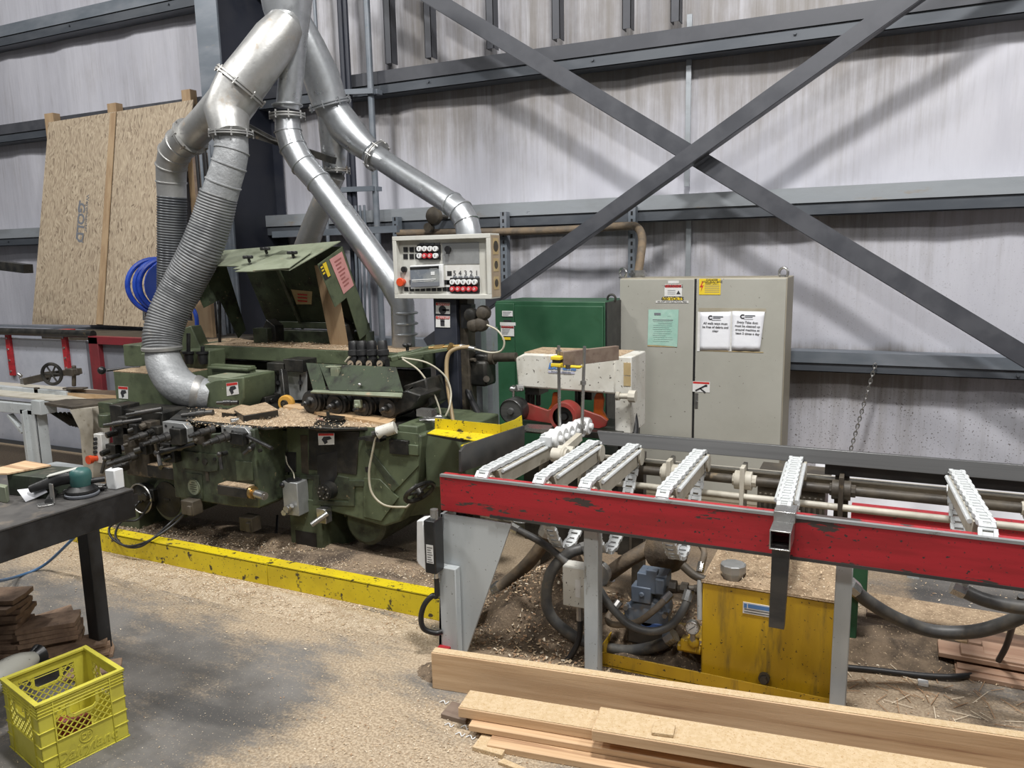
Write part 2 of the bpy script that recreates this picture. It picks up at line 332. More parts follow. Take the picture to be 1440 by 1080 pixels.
# --- wall of vinyl-faced insulation
def wall_material():
    m, nt, L, b = nodes_of('insulation_facing', .38)
    tc = _n(nt, 'ShaderNodeTexCoord'); o = tc.outputs['Object']
    at = _n(nt, 'ShaderNodeVertexColor', layer_name='dust')
    sp = _n(nt, 'ShaderNodeSeparateColor'); L.new(at.outputs['Color'], sp.inputs[0])
    base = N_mix(nt, L, N_range(nt, L, N_noise(nt, L, o, 1.2, (1,1,.4)), .35, .65), (.54,.54,.59), (.47,.47,.52))
    streak = N_noise(nt, L, o, 5, (3,1,.12), 6, .7)
    blot = N_noise(nt, L, o, 2.2, (1,1,.7), 6, .65)
    s = N_math(nt, L, 'ADD', N_math(nt, L, 'MULTIPLY', streak, .75), N_math(nt, L, 'MULTIPLY', blot, .6))
    s = N_math(nt, L, 'ADD', s, N_math(nt, L, 'MULTIPLY', N_math(nt, L, 'SUBTRACT', sp.outputs[0], .5), .75))
    f = N_range(nt, L, s, .34, .92, 0, .88)
    col = N_mix(nt, L, f, base, (.21,.19,.17))
    fine = N_range(nt, L, N_noise(nt, L, o, 11, (5,1,.1), 3, .6), .6, .72, 0, .55)
    fine = N_math(nt, L, 'MULTIPLY', fine, sp.outputs[0])
    col = N_mix(nt, L, fine, col, (.14,.12,.105))
    wash = N_range(nt, L, N_noise(nt, L, o, 4, (4,1,.15), 4, .6), .62, .74, 0, .6)
    col = N_mix(nt, L, N_math(nt, L, 'MULTIPLY', wash, N_range(nt, L, s, .45, .8)), col, (.62,.62,.65))
    # pin holes / cracks where the film has flaked near the floor
    vo = _n(nt, 'ShaderNodeTexNoise'); vo.inputs['Scale'].default_value = 85; vo.inputs['Detail'].default_value = 4; L.new(o, vo.inputs['Vector'])
    fl = N_math(nt, L, 'MULTIPLY', N_range(nt, L, vo.outputs['Fac'], .635, .66), sp.outputs[1])
    col = N_mix(nt, L, fl, col, (.09,.075,.065))
    L.new(col, b.inputs['Base Color'])
    L.new(N_range(nt, L, f, 0, .7, .33, .7), b.inputs['Roughness'])
    bp = _n(nt, 'ShaderNodeBump'); bp.inputs['Strength'].default_value = .35; bp.inputs['Distance'].default_value = .05
    L.new(N_noise(nt, L, o, 2.5, (2.5,1,.35), 3, .5), bp.inputs['Height']); L.new(bp.outputs['Normal'], b.inputs['Normal'])
    return m
def wall_dust_and_shade(x, z):
    d = .5
    bands = [(0, .98), (.98, 2.2), (2.2, 3.5), (3.5, 4.7), (4.7, 6.5)]
    for a, c in bands:
        if a <= z < c:
            t = (z-a)/(c-a); d = .02+.62*t*t if a < 3 else .3+.3*(1-t)  # upper bays: the shade up there is put in as extra dust tone
            if a == 0: d = .25+.75*max(0, (t-.55)/.45)
            if a == 2.2: d = .05+.9*max(0, t-.12)
    if x < -5.8: d *= .25
    elif x < -4.3: d *= .6+.15*(x+5.8)
    if x > 0: d *= max(.45, 1-.9*x)
    return min(1, d)
GX0, GX1, ZT = -16.0, 7.0, 6.4
mb = MB(); nx, nz = 115, 40
for j in range(nz+1):
    for i in range(nx+1):
        x = GX0+(GX1-GX0)*i/nx; z = ZT*j/nz
        mb.v.append(V((x, YW + .012*math.sin(x*5.3)+.008*math.sin(x*11+z*1.5), z)))
for j in range(nz):
    for i in range(nx):
        a = j*(nx+1)+i; mb.f.append([a, a+1, a+nx+2, a+nx+1]); mb.m.append(0)
wall = structure(mb.build('wall_back', wall_material(), ang=80), 'white insulated shop wall with brown dust streaks')
ca = wall.data.color_attributes.new('dust', 'FLOAT_COLOR', 'POINT')
for i, v in enumerate(wall.data.vertices):
    g = 1.0 if v.co.z < .8 and v.co.x > -1.2 else (.25 if v.co.z < 2 else .0)
    ca.data[i].color = (wall_dust_and_shade(v.co.x, v.co.z), g, 0, 1)
# --- floor
def floor_material():
    m, nt, L, b = nodes_of('dusty_concrete', .7)
    tc = _n(nt, 'ShaderNodeTexCoord'); o = tc.outputs['Object']
    at = _n(nt, 'ShaderNodeVertexColor', layer_name='dust'); sp = _n(nt, 'ShaderNodeSeparateColor'); L.new(at.outputs['Color'], sp.inputs[0])
    conc = N_mix(nt, L, N_range(nt, L, N_noise(nt, L, o, 2.4, (1,1,1), 6), .35, .65), (.105,.098,.09), (.17,.16,.148))
    conc = N_mix(nt, L, N_range(nt, L, N_noise(nt, L, o, 1.1, (.6,1.6,1), 5), .54, .68), conc, (.07,.067,.064))
    wide = N_noise(nt, L, o, 2.6, (.8,1.8,1), 7, .7); fine = N_noise(nt, L, o, 70, (1,1,1), 3, .7)
    s = N_math(nt, L, 'ADD', N_math(nt, L, 'MULTIPLY', wide, 1.25), N_math(nt, L, 'MULTIPLY', fine, .5))
    s = N_math(nt, L, 'ADD', s, N_math(nt, L, 'SUBTRACT', sp.outputs[0], .5))
    f = N_range(nt, L, s, .70, 1.15)
    dcol = N_mix(nt, L, N_range(nt, L, N_noise(nt, L, o, 90, (1,1,1), 2), .42, .6), (.33,.25,.165), (.5,.4,.28))
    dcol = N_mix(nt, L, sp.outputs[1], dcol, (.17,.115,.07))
    col = N_mix(nt, L, N_math(nt, L, 'MULTIPLY', f, .93), conc, dcol)
    spk = N_range(nt, L, N_noise(nt, L, o, 130, (1,1,1), 2), .66, .7, 0, .8)
    col = N_mix(nt, L, spk, col, (.62,.5,.36))
    L.new(col, b.inputs['Base Color'])
    bp = _n(nt, 'ShaderNodeBump'); bp.inputs['Strength'].default_value = .6; bp.inputs['Distance'].default_value = .01
    L.new(N_math(nt, L, 'MULTIPLY', fine, f), bp.inputs['Height']); L.new(bp.outputs['Normal'], b.inputs['Normal'])
    return m
def floor_dust(x, y):
    g = lambda cx, cy, sx, sy: math.exp(-((x-cx)/sx)**2-((y-cy)/sy)**2)
    d = .31 + .46*g(-3.2, 3.0, 1.5, .30)+.2*g(-2.4, 2.8, .7, .25)+.55*g(-1.3, 2.1, .75, .42)+.3*g(-1.9,2.3,.25,.5)
    d += .25*g(-4.8, 3.0, 1.0, .5)
    if y > 3.14 and x < -1.75: d += .6
    if y > 2.9 and -1.75 <= x < .25: d += .45
    d += .35*g(.45, 3.2, .8, .55) - .25*g(.7, 4.35, .9, .33)
    d -= .18*g(-2.2, 2.2, .35, .3)
    return max(0, min(1, d))
mb = MB(); x0, x1, y0, y1 = -14., 6., -2., 6.5; nx, ny = 200, 85
for j in range(ny+1):
    for i in range(nx+1): mb.v.append(V((x0+(x1-x0)*i/nx, y0+(y1-y0)*j/ny, 0)))
for j in range(ny):
    for i in range(nx):
        a = j*(nx+1)+i; mb.f.append([a, a+1, a+nx+2, a+nx+1]); mb.m.append(0)
floor = structure(mb.build('floor', floor_material(), flat=True), 'concrete shop floor dusted with sawdust')
ca = floor.data.color_attributes.new('dust', 'FLOAT_COLOR', 'POINT')
for i, v in enumerate(floor.data.vertices):
    x, y = v.co.x, v.co.y
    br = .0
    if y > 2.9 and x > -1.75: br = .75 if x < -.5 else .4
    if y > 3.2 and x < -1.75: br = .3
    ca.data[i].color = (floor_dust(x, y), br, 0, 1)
# --- girts along the wall
def girt(n, z, face='girt', h=.17, x0=-15, x1=6, light=None, label=''):
    a = MB()
    a.use(0).box(x0, x1, 6.29, 6.297, z, z+h*.52)              # upper flange
    a.box(x0, x1, 6.29, YW-.015, z+h*.52, z+h*.52+.008)        # top of the web
    a.use(1).box(x0, x1, 6.306, 6.314, z-h*.46, z)             # lower flange, set back
    a.box(x0, x1, 6.306, YW-.015, z-h*.46, z-h*.46+.006)
    a.use(1).box(x0, x1, 6.40, 6.407, z-h*.4, z+h*.52)
    k = x0+.4
    while k < x1:
        a.use(1).cyl((k, 6.289, z-.035), (k, 6.306, z-.035), .011, n=8); k += 1.55
    return structure(a.build('trim_%d' % n, [M[light or face], M['girt_dark']]), label)
girt(1, P(1300,516,y=6.29).z, 'girt', .15, label='lowest horizontal wall girt, blue grey steel')
girt(2, P(1300,278,y=6.29).z, 'girt', .20, light='girt_light', label='galvanised horizontal wall girt behind the crossing of the braces')
girt(3, P(800,82,y=6.29).z, 'primer', .20, label='dark horizontal wall girt high on the wall')
girt(4, P(100,30,y=6.29).z, 'girt', .22, label='topmost horizontal wall girt')
# --- column
a = MB(); xc = -5.74; yF = 5.83
a.use(1).box(xc-.006, xc+.006, yF, YW-.02, 0, 6.4)                 # web, its shade put in as a dark colour
fl0 = P(280,0,y=yF); fl1 = P(306,0,y=yF)
a.use(0).box(xc-.24, xc+.03, yF-.02, yF, 0, 6.4)                  # front flange, coloured paler as the lit face
a.use(1).box(xc-.12, xc+.12, YW-.035, YW-.02, 0, 6.4)
structure(a.build('column', [M['girt'], M['navy']]), 'steel building column, its web coloured dark for shade')
# --- thin batten strips down the wall
a = MB(); p = P(968,150,y=6.44)
a.box(p.x-.02, p.x+.02, 6.43, 6.45, P(968,262,y=6.44).z, P(972,20,y=6.44).z)
a.box(p.x-.0, p.x+.04, 6.43, 6.45, 1.1, P(974,296,y=6.44).z)
structure(a.build('trim_5', M['girt_light']), 'thin vertical batten strip down the wall')
# --- vertical hat studs in the upper bay
zt = 5.2
for i, (px, py) in enumerate([(548,85),(604,78),(690,40),(783,48),(882,30),(950,20)]):
    p = P(px, py, y=6.32); a = MB()
    a.box(p.x-.035, p.x+.035, 6.30, 6.305, 3.56, zt); a.box(p.x-.035, p.x-.03, 6.30, 6.40, 3.56, zt); a.box(p.x+.03, p.x+.035, 6.30, 6.40, 3.56, zt)
    structure(a.build('trim_%d' % (10+i), M['primer']), 'vertical steel stud in the upper wall bay')
# --- cross braces
def brace(p0, p1, label, w=.115, off=0):
    a = MB(); d = (p1-p0).normalized(); up = V((0,-1,0))
    s_ = d.cross(up).normalized()
    a.bar(p0, p1, w, .010, up=up)                                   # face leg
    a.bar(p0+s_*(w/2)+V((0,.05,0)), p1+s_*(w/2)+V((0,.05,0)), .010, .10, up=up)   # leg turned to the wall
    return tag(a.build('cross_brace', M['primer']), label, 'brace')
YB = 6.02
brace(P(400,-129,y=YB), P(1640,621,y=YB), 'long dark steel brace falling from upper left to lower right across the wall', .125)
brace(P(600,484,y=YB-.13), P(1500,-164,y=YB-.13), 'long dark steel brace rising from behind the control box to upper right', .112)
# --- conduits up the wall beside the ducts
def conduit(p0, p1, r, label, m='girt_dark', cat='conduit', brk=(), group=None):
    T = thing('conduit', label, cat, p0, group); a = MB(); a.cyl(p0, p1, r, n=12); a.build('pipe', M[m], T)
    for t in brk:
        c = V(p0).lerp(V(p1), t); b = MB(); b.box(c.x-r*1.6, c.x+r*1.6, c.y-r*1.3, c.y+r*2.5, c.z-.02, c.z+.02); b.build('clamp', M['steel'], T)
    return T
G = 'dark conduits up the wall behind the ducts'
for (px, r, m, lb) in [(449,.018,'girt','slim grey conduit immediately right of the central duct drop'), (484,.028,'navy','thick black conduit at the left of the ladder of conduits'), (491,.024,'navy','black conduit touching the thick one beside the ducts'), (521,.03,'girt','grey steel conduit, rightmost of the wall conduits beside the ducts')]:
    q = P(px, 120, y=6.22); conduit(V((q.x, 6.22, .02)), V((q.x, 6.22, 6.2)), r, lb, m, group=G)
for py, lb in [(130,'short steel strut bracket clamping the wall conduits near the right duct flange'), (267,'short steel strut bracket clamping the wall conduits lower down')]:
    a = MB(); q0 = P(478,py,y=6.18); q1 = P(526,py-2,y=6.18); a.bar(q0, q1, .04, .045); a.bar(q0+V((0,.02,.0)), q0+V((0,.1,0)), .04, .04); a.bar(q1+V((0,.02,0)), q1+V((0,.1,0)), .04, .04)
    tag(a.build('strut_bracket', M['girt']), lb, 'bracket')
# cables hanging in the gap left of the prop (behind the hood)
cab_lb = ['thin grey cable hanging behind the raised hood, leftmost of the bundle','second thin grey cable of the bundle behind the raised hood','third thin grey cable of the bundle behind the raised hood','rightmost thin grey cable of the bundle behind the raised hood']
for i, px in enumerate((497,502,508,514)):
    q = P(px, 330, y=6.15); a = MB()
    a.tube([V((q.x,6.15,2.3)), V((q.x+.02,6.14,1.7)), V((q.x-.01+.01*i,6.13,1.1)), V((q.x+.03,6.12,.02))], .012, smooth=5)
    tag(a.build('wall_cable', M['girt']), cab_lb[i], 'cable', 'cables behind the hood')
# flexible cables on the upper column side (behind hoses)
for i, px in enumerate((283,289,295,301)):
    q = P(px, 230, y=5.75); a = MB(); a.cyl((q.x, 5.70, 0), (q.x, 5.70, 2.9), .016, n=10)
    tag(a.build('riser_cable', M['girt'] if i % 2 else M['cable']), ['leftmost','second','third','rightmost'][i]+' vertical cable on the column between the two flexible hoses', 'cable', 'cables on the column')
# strut channels and conduit run under the middle girt
lbs = ['short vertical strut channel on the wall left of the control box','short vertical strut channel on the wall just right of the control box','vertical strut channel on the wall by the grey cabinet conduit']
for (px, y0_, y1_), lb in zip([(556,305,370),(708,298,425),(889,290,392)], lbs):
    q0 = P(px,y0_,y=6.22); q1 = P(px,y1_,y=6.22); a = MB(); a.box(q0.x-.03,q0.x+.03,6.21,6.28,q1.z,q0.z)
    k = q1.z+.03
    a.use(1)
    while k < q0.z-.03: a.box(q0.x-.008,q0.x+.008,6.207,6.212,k,k+.03); k += .06
    tag(a.build('strut_channel', [M['girt'], M['blackpl']]), lb, 'strut channel')
T = thing('cable_conduit', 'long grey conduit along the wall bending down into the grey cabinet', 'conduit', P(700,326,y=6.15))
a = MB(); a.tube([P(560,328,y=6.15), P(700,326,y=6.15), P(800,323,y=6.15), P(878,318,y=6.15), P(896,320,y=6.1), P(903,335,y=5.98), P(901,360,y=5.85), P(897,388,y=5.8)], .033, smooth=5); a.build('pipe', M['hose_dusty'], T)
a = MB(); q = P(897,380,y=5.8); a.cyl(q, q-V((0,0,.06)), .055); a.cyl(q-V((0,0,.02)), q-V((0,0,.04)), .07, n=6); a.build('cable_gland', M['steel'], T)
# dusty hooks / horn on the wall above the control box
T = thing('round_fitting', 'round dusty grey fitting with a small knob hanging on the wall above the control box', 'fitting', P(612,305,y=6.2)); a = MB()
q = P(613,304,y=6.1); a.lathe(q, (0,-1,0), [(0,.07),(.03,.085),(.06,.07),(.08,.03)], 18); a.cyl(q, q+V((0,.19,0)), .02); a.build('disc', M['grime_brown'], T)
a = MB(); q = P(606,320,y=6.1); a.cyl(q, q-V((0,.06,0)), .04); a.cyl(q, q+V((.0,0,.1)), .012); a.build('knob', M['grime_brown'], T)
# chain hanging from the lowest girt
a = MB(); q0 = P(1231,512,y=6.27); q1 = P(1192,648,y=6.27); n = 26
for i in range(n):
    c = q0.lerp(q1, (i+.5)/n); L_ = (q1-q0).length/n*.72; d = (q1-q0).normalized(); s_ = V((0,1,0)) if i % 2 else d.cross(V((0,1,0))).normalized()
    pts = [c+d*(L_*math.cos(t))+s_*(.011*math.sin(t)) for t in [2*math.pi*k/10 for k in range(11)]]
    a.tube(pts, .004, n=5, caps=False)
tag(a.build('hanging_chain', M['steel']), 'thin steel chain hanging from the lowest wall girt', 'chain')
# foil light flap + long kick plate low on wall at right
# loose insulation curtain at the foot of the wall
mb = MB(); xs = [P(1180,700,y=6.3).x + i*.05 for i in range(40)]
for j in range(7):
    for i, x in enumerate(xs):
        z = .46-.078*j; mb.v.append(V((x-.12, 5.3-.03*j+.03*math.sin(i*.9+j*.5)*(.3+.12*j), z)))
for j in range(6):
    for i in range(len(xs)-1):
        a_ = j*len(xs)+i; mb.f.append([a_, a_+1, a_+len(xs)+1, a_+len(xs)]); mb.m.append(0)
o = mb.build('insulation_flap', M['flap'], ang=80); sol = o.modifiers.new('t', 'SOLIDIFY'); sol.thickness = .004
tag(o, 'wrinkled white plastic sheet hanging behind the transfer table at right', 'insulation sheet')
# ================================================================== DUST DUCTS
def path(l):
    """list of (px, py, y, diameter in px) -> points and radii in metres"""
    pts = [P(a, b, y=c) for a, b, c, d in l]; return pts, [pr(d, p)/2 for p, (_, _, _, d) in zip(pts, l)]
def segs(mbx, l, n=28):
    pts, rad = path(l); mbx.tube(pts, 0, n=n, rad=rad); return pts, rad
def flange(mbx, c, d, R, r=.016):
    d = V(d).normalized(); mbx.lathe(c-d*r, d, [(0,R),(0,R+.03),(r*.7,R+.03),(r*.9,R+.018),(r*1.1,R+.018),(r*1.3,R+.03),(r*2,R+.03),(r*2,R)], 30)
    for k in range(8):
        _, s_, u = basis(d); e = s_*math.cos(k*.785)+u*math.sin(k*.785); q = c+e*(R+.024); mbx.cyl(q-d*.028, q+d*.028, .007, n=6)
def seam(mbx, c, d, R): 
    d = V(d).normalized(); mbx.lathe(c-d*.008, d, [(0,R*.99),(.004,R+.007),(.012,R+.007),(.016,R*.99)], 28)
T = thing('duct_drop', 'galvanised dust duct trunk with three flanged branches over the green machine', 'duct', P(405,90,y=4.6))
a = MB(); segs(a, [(401,-200,4.6,92),(402,-20,4.6,76),(404,15,4.6,66),(409,60,4.6,44),(410,103,4.6,35),(405,152,4.6,33)]); pts,_ = path([(404,152,4.6,40)])
seam(a, P(404,148,y=4.6), (0,0,1), pr(40, pts[0])/2)
a.build('trunk', M['galv'], T)
a = MB(); pts, rad = segs(a, [(410,22,4.56,20),(402,34,4.5,50),(388,55,4.44,62),(362,90,4.37,64),(338,121,4.3,66)]); flange(a, pts[-1], pts[-1]-pts[-2], rad[-1]); a.build('left_branch', M['galv_dusty'], T)
a = MB(); pts, rad = segs(a, [(412,20,4.75,40),(434,65,4.85,46),(452,108,4.95,52),(464,146,5.0,50)]); flange(a, pts[-1], pts[-1]-pts[-2], rad[-1], .014); a.build('right_branch', M['galv'], T)
a = MB(); flange(a, P(404,163,y=4.6), (0,0,1), pr(38, P(404,163,y=4.6))/2, .014); a.build('centre_flange', M['galv_dusty'], T)
# left wye with two outlets
T = thing('duct_wye', 'galvanised wye fitting splitting the left duct branch into two elbows', 'duct fitting', P(318,160,y=4.25))
a = MB(); segs(a, [(338,121,4.3,68),(328,140,4.27,66),(319,160,4.23,62),(322,178,4.2,54),(325,192,4.18,50)]); a.build('body', M['galv_dusty'], T)
a = MB(); segs(a, [(333,130,4.29,60),(312,152,4.33,54),(288,172,4.38,44),(268,192,4.42,42)]); a.build('side_outlet', M['galv_dusty'], T)
a = MB(); q = path([(268,192,4.42,42),(260,199,4.43,42)])
flange(a, q[0][0], q[0][1]-q[0][0], q[1][0], .012); a.build('clamp_ring', M['galv_dusty'], T); a = MB(); c = P(325,188,y=4.18); flange(a, c, (.02,0,1), pr(48, c)/2, .012); a.build('clamp_ring', M['galv_dusty'], T)
# hoses
def hose(mbx, l, pitch=.02, amp=.007, smooth=10):
    pts, rad = path(l); pp = smooth_path(pts, smooth); rr = [q.x for q in smooth_path([V((r,0,0)) for r in rad], smooth)]
    cum = [0]
    for i in range(1, len(pp)): cum.append(cum[-1]+(pp[i]-pp[i-1]).length)
    n = int(cum[-1]/(pitch/4)); P2 = []; R2 = []; j = 0
    for i in range(n+1):
        s_ = cum[-1]*i/n
        while j < len(cum)-2 and cum[j+1] < s_: j += 1
        t = (s_-cum[j])/max(1e-9, cum[j+1]-cum[j]); P2.append(pp[j].lerp(pp[j+1], t)); R2.append(rr[j]+(rr[j+1]-rr[j])*t + amp*(-.5+[0,.8,1,.8][i % 4]))
    mbx.tube(P2, 0, n=28, rad=R2)
T = thing('dust_hose', 'ribbed grey flexible hose curving down to the silver elbow on the machine front', 'hose', P(270,380,y=4.0))
a = MB(); l1 = [(325,194,4.18,46),(326,212,4.17,46),(322,232,4.15,47),(314,258,4.13,48),(309,275,4.12,49)]; segs(a, l1)
for i in (1,2,3): q = path(l1); seam(a, q[0][i], q[0][i+1]-q[0][i], q[1][i])
a.build('top_elbow', M['foil'], T)
a = MB(); hose(a, [(308,272,4.12,51),(298,310,4.1,54),(281,355,4.05,56),(258,400,4.0,55),(238,440,3.93,53),(229,470,3.88,52),(228,494,3.85,50)]); a.build('flexible_hose', M['flex'], T)
a = MB(); l2 = [(228,490,3.85,44),(230,506,3.84,48),(236,522,3.82,50),(247,538,3.8,50),(262,548,3.78,48),(280,553,3.79,46),(296,556,3.83,44)]
pts, rad = path(l2); a.tube(pts, 0, n=28, rad=rad, smooth=5); a.build('bottom_elbow', M['foil'], T)
a = MB(); seam(a, pts[0], (0,0,1), rad[0]*1.02); a.lathe(pts[0]-V((0,0,.01)), (0,0,1), [(0,rad[0]),(0,rad[0]*1.22),(.02,rad[0]*1.24),(.03,rad[0]*1.1)], 28); a.build('hose_clamp', M['galv_dusty'], T); a = MB(); d = (pts[-1]-pts[-2]).normalized()
a.lathe(pts[-1]-d*.11, d, [(0,rad[-1]),(.002,rad[-1]*1.12),(.02,rad[-1]*1.14),(.05,rad[-1]*1.06),(.06,rad[-1])], 26); a.build('hose_clamp', M['galv_dusty'], T)
T = thing('dust_hose', 'dark ribbed flexible hose hanging straight down behind the curved grey hose', 'hose', P(240,330,y=4.5))
a = MB(); l1 = [(268,191,4.42,44),(255,202,4.44,44),(245,216,4.46,43),(241,234,4.48,41),(241,256,4.5,40),(242,278,4.5,39)]; segs(a, l1)
q = path(l1)
for i in (1,2,3,4): seam(a, q[0][i], q[0][min(i+1,5)]-q[0][i-1], q[1][i])
a.build('top_elbow', M['galv_dusty'], T)
a = MB(); hose(a, [(242,276,4.5,39),(242,320,4.5,39),(242,370,4.5,39),(241,430,4.5,38),(240,500,4.45,36)]); a.build('flexible_hose', M['flex_dark'], T)
# centre duct
T = thing('dust_duct', 'galvanised duct bending from the central flange and running down behind the control box', 'duct', P(460,260,y=4.55))
a = MB(); l1 = [(404,165,4.6,34),(405,185,4.6,36),(412,208,4.6,37),(427,232,4.6,36),(448,256,4.6,35),(500,326,4.6,36),(552,398,4.6,37),(566,428,4.6,34),(568,492,4.6,33)]
q = segs(a, l1)
for i in range(1,5): seam(a, q[0][i], q[0][i+1]-q[0][i-1], q[1][i])
seam(a, P(570,455,y=4.6), (0,0,1), q[1][-1]); seam(a, P(570,470,y=4.6), (0,0,1), q[1][-1]); seam(a, P(570,440,y=4.6), (0,0,1), q[1][-1])
a.build('pipe', M['galv'], T)
# right wye and two ducts
T = thing('duct_wye', 'galvanised wye fitting below the right duct branch, with one leg pointing right', 'duct fitting', P(490,190,y=5.05))
a = MB(); segs(a, [(463,143,5.0,47),(468,155,5.02,46),(486,180,5.05,48),(505,200,5.08,40),(520,212,5.1,34)]); a.build('body', M['galv'], T)
a = MB(); segs(a, [(466,150,5.0,40),(468,185,5.05,38),(470,215,5.1,36),(471,243,5.1,30)]); a.build('down_outlet', M['galv'], T)
a = MB(); c = P(471,240,y=5.1); flange(a, c, (0,0,1), pr(32,c)/2, .012); a.build('clamp_ring', M['galv_dusty'], T); a = MB(); q = path([(520,212,5.1,34),(530,219,5.1,34)]); flange(a, q[0][1], q[0][1]-q[0][0], q[1][0], .012); a.build('clamp_ring', M['galv_dusty'], T)
T = thing('dust_duct', 'galvanised duct sloping right to an elbow behind the top of the control box', 'duct', P(590,255,y=4.9))
a = MB(); l1 = [(524,216,5.1,31),(560,240,5.0,31),(600,265,4.9,32),(636,287,4.8,33),(648,297,4.78,34),(656,312,4.76,35),(660,332,4.75,36),(661,345,4.75,36)]
q = segs(a, l1)
for i in (3,4,5): seam(a, q[0][i], q[0][i+1]-q[0][i-1], q[1][i])
a.build('pipe', M['galv'], T)
T = thing('dust_duct', 'dull galvanised pipe slanting down left behind the raised hood', 'duct', P(450,290,y=5.15))
a = MB(); segs(a, [(471,245,5.1,30),(462,265,5.12,30),(440,320,5.16,32),(424,365,5.2,33),(400,440,5.2,33),(384,490,5.2,33),(378,540,5.2,33),(382,690,5.2,33)]); a.build('pipe', M['galv_dusty'], T)
# cross arm that carries the ducts
a = MB(); a.bar(P(345,185,y=4.95), P(470,226,y=4.95), .05, .05); a.bar(P(350,176,y=4.95), P(402,204,y=4.95), .02, .02); a.tube([P(350,180,y=4.9),P(380,196,y=4.9),P(400,203,y=4.9)], .01)
tag(a.build('duct_support', M['grime']), 'dark steel arm carrying the ducts behind the centre duct', 'bracket')
a = MB(); a.bar(P(385,330,y=6.0), P(560,322,y=6.0), .05, .06)
tag(a.build('wall_rail', M['girt']), 'grey steel rail low on the wall behind the raised hood', 'rail')
# ================================================================== CHAIN TRANSFER TABLE
TB = thing('transfer_table', 'red fronted steel chain transfer table on pale grey legs', 'conveyor table', (-.6, 2.95, 0))
BX0, BX1, BY0, BY1, BZ0, BZ1 = -1.742, 1.15, 2.90, 2.955, .674, .842
a = MB(); a.box(BX0, BX1, BY0, BY1, BZ0, BZ1); a.build('front_beam', M['red'], TB, bevel=.006)
a = MB(); a.bar((BX0+.004, BY0+.007, BZ1-.003), (BX1, BY0+.007, BZ1-.003), .019, .011); 
a.build('worn_edge', M['alu'], TB)
a = MB(); a.bar((BX0+.25, BY0-.001, BZ0+.006), (BX1, BY0-.001, BZ0+.006), .004, .012); a.build('rubbed_edge', M['dark_steel'], TB)
# left gusset leg
def Q(px, py, y=2.91): return P(px, py, y=y)
a = MB(); poly = [Q(619,722), Q(719,737), Q(655,922), Q(617,912)]; a.prism(poly, (0,.012,0)); 
a.prism([Q(619,722), Q(625,722), Q(623,912), Q(617,912)], (0,.11,0)); a.build('gusset_leg', M['frame'], TB, bevel=.002)
a = MB(); q0 = P(617,797,y=2.86); q1 = P(640,800,y=2.86); a.box(q0.x, q1.x, 2.86, 2.905, 0, q0.z); a.build('leg', M['frame'], TB, bevel=.004)
for px0, px1, yt in ((821,841,2.945), (1173,1197,2.99)):
    x0 = P(px0, 850, y=yt).x; x1 = P(px1, 850, y=yt).x; a = MB(); a.box(x0, x1, yt, yt+.06, 0, .68); a.build('leg', M['frame'], TB, bevel=.004)
a = MB(); a.box(1.0, 1.06, 2.92, 2.98, 0, .68); a.build('leg', M['frame'], TB, bevel=.004)
for x in (-1.62, -1.1, -.14):
    a = MB(); a.box(x, x+.06, 3.74, 3.80, 0, .8); a.build('leg', M['grime_brown'], TB, bevel=.003)
# fence bar at the back
a = MB(); q0 = P(838,607,y=3.70); q1 = P(1500,664,y=3.70); h0 = (q0.z-P(838,624,y=3.70).z)
a.hexa([(q0.x+.03,3.69,q0.z-h0),(q1.x,3.69,q0.z-h0),(q1.x,3.71,q0.z-h0),(q0.x+.03,3.71,q0.z-h0),(q0.x+.0,3.715,q0.z),(q1.x,3.715,q0.z),(q1.x,3.735,q0.z),(q0.x,3.735,q0.z)])
a.build('fence_bar', M['rail_steel'], TB, bevel=.002)
zf = q0.z-h0
a = MB(); a.box(P(1160,660,y=3.73).x, 1.15, 3.725, 3.735, zf-.055, zf+.005); a.build('rubber_strip', M['blackpl'], TB)
# angle beam and shafts at the back
a = MB(); a.box(-1.45, 1.15, 3.78, 3.79, .70, .76); a.box(-1.45,1.15,3.74,3.79,.755,.762); a.build('rear_angle', M['offwhite'], TB)
a = MB(); a.cyl((-1.5,3.70,.725), (1.15,3.70,.725), .022); a.build('drive_shaft', M['grime_brown'], TB)
a = MB(); a.cyl((-1.35,3.66,.655), (1.15,3.66,.655), .016); a.build('guide_shaft', M['offwhite'], TB)
for x in (-1.36, -.9, -.55, -.12, .62):
    a = MB(); a.box(x, x+.02, 3.64, 3.76, .58, .80); a.cyl((x-.03,3.70,.725),(x+.05,3.70,.725),.045); a.cyl((x-.04,3.70,.725),(x+.07,3.70,.725),.03,n=8); a.build('bearing_bracket', M['offwhite'] if x != -.12 else M['grime_brown'], TB, bevel=.002)
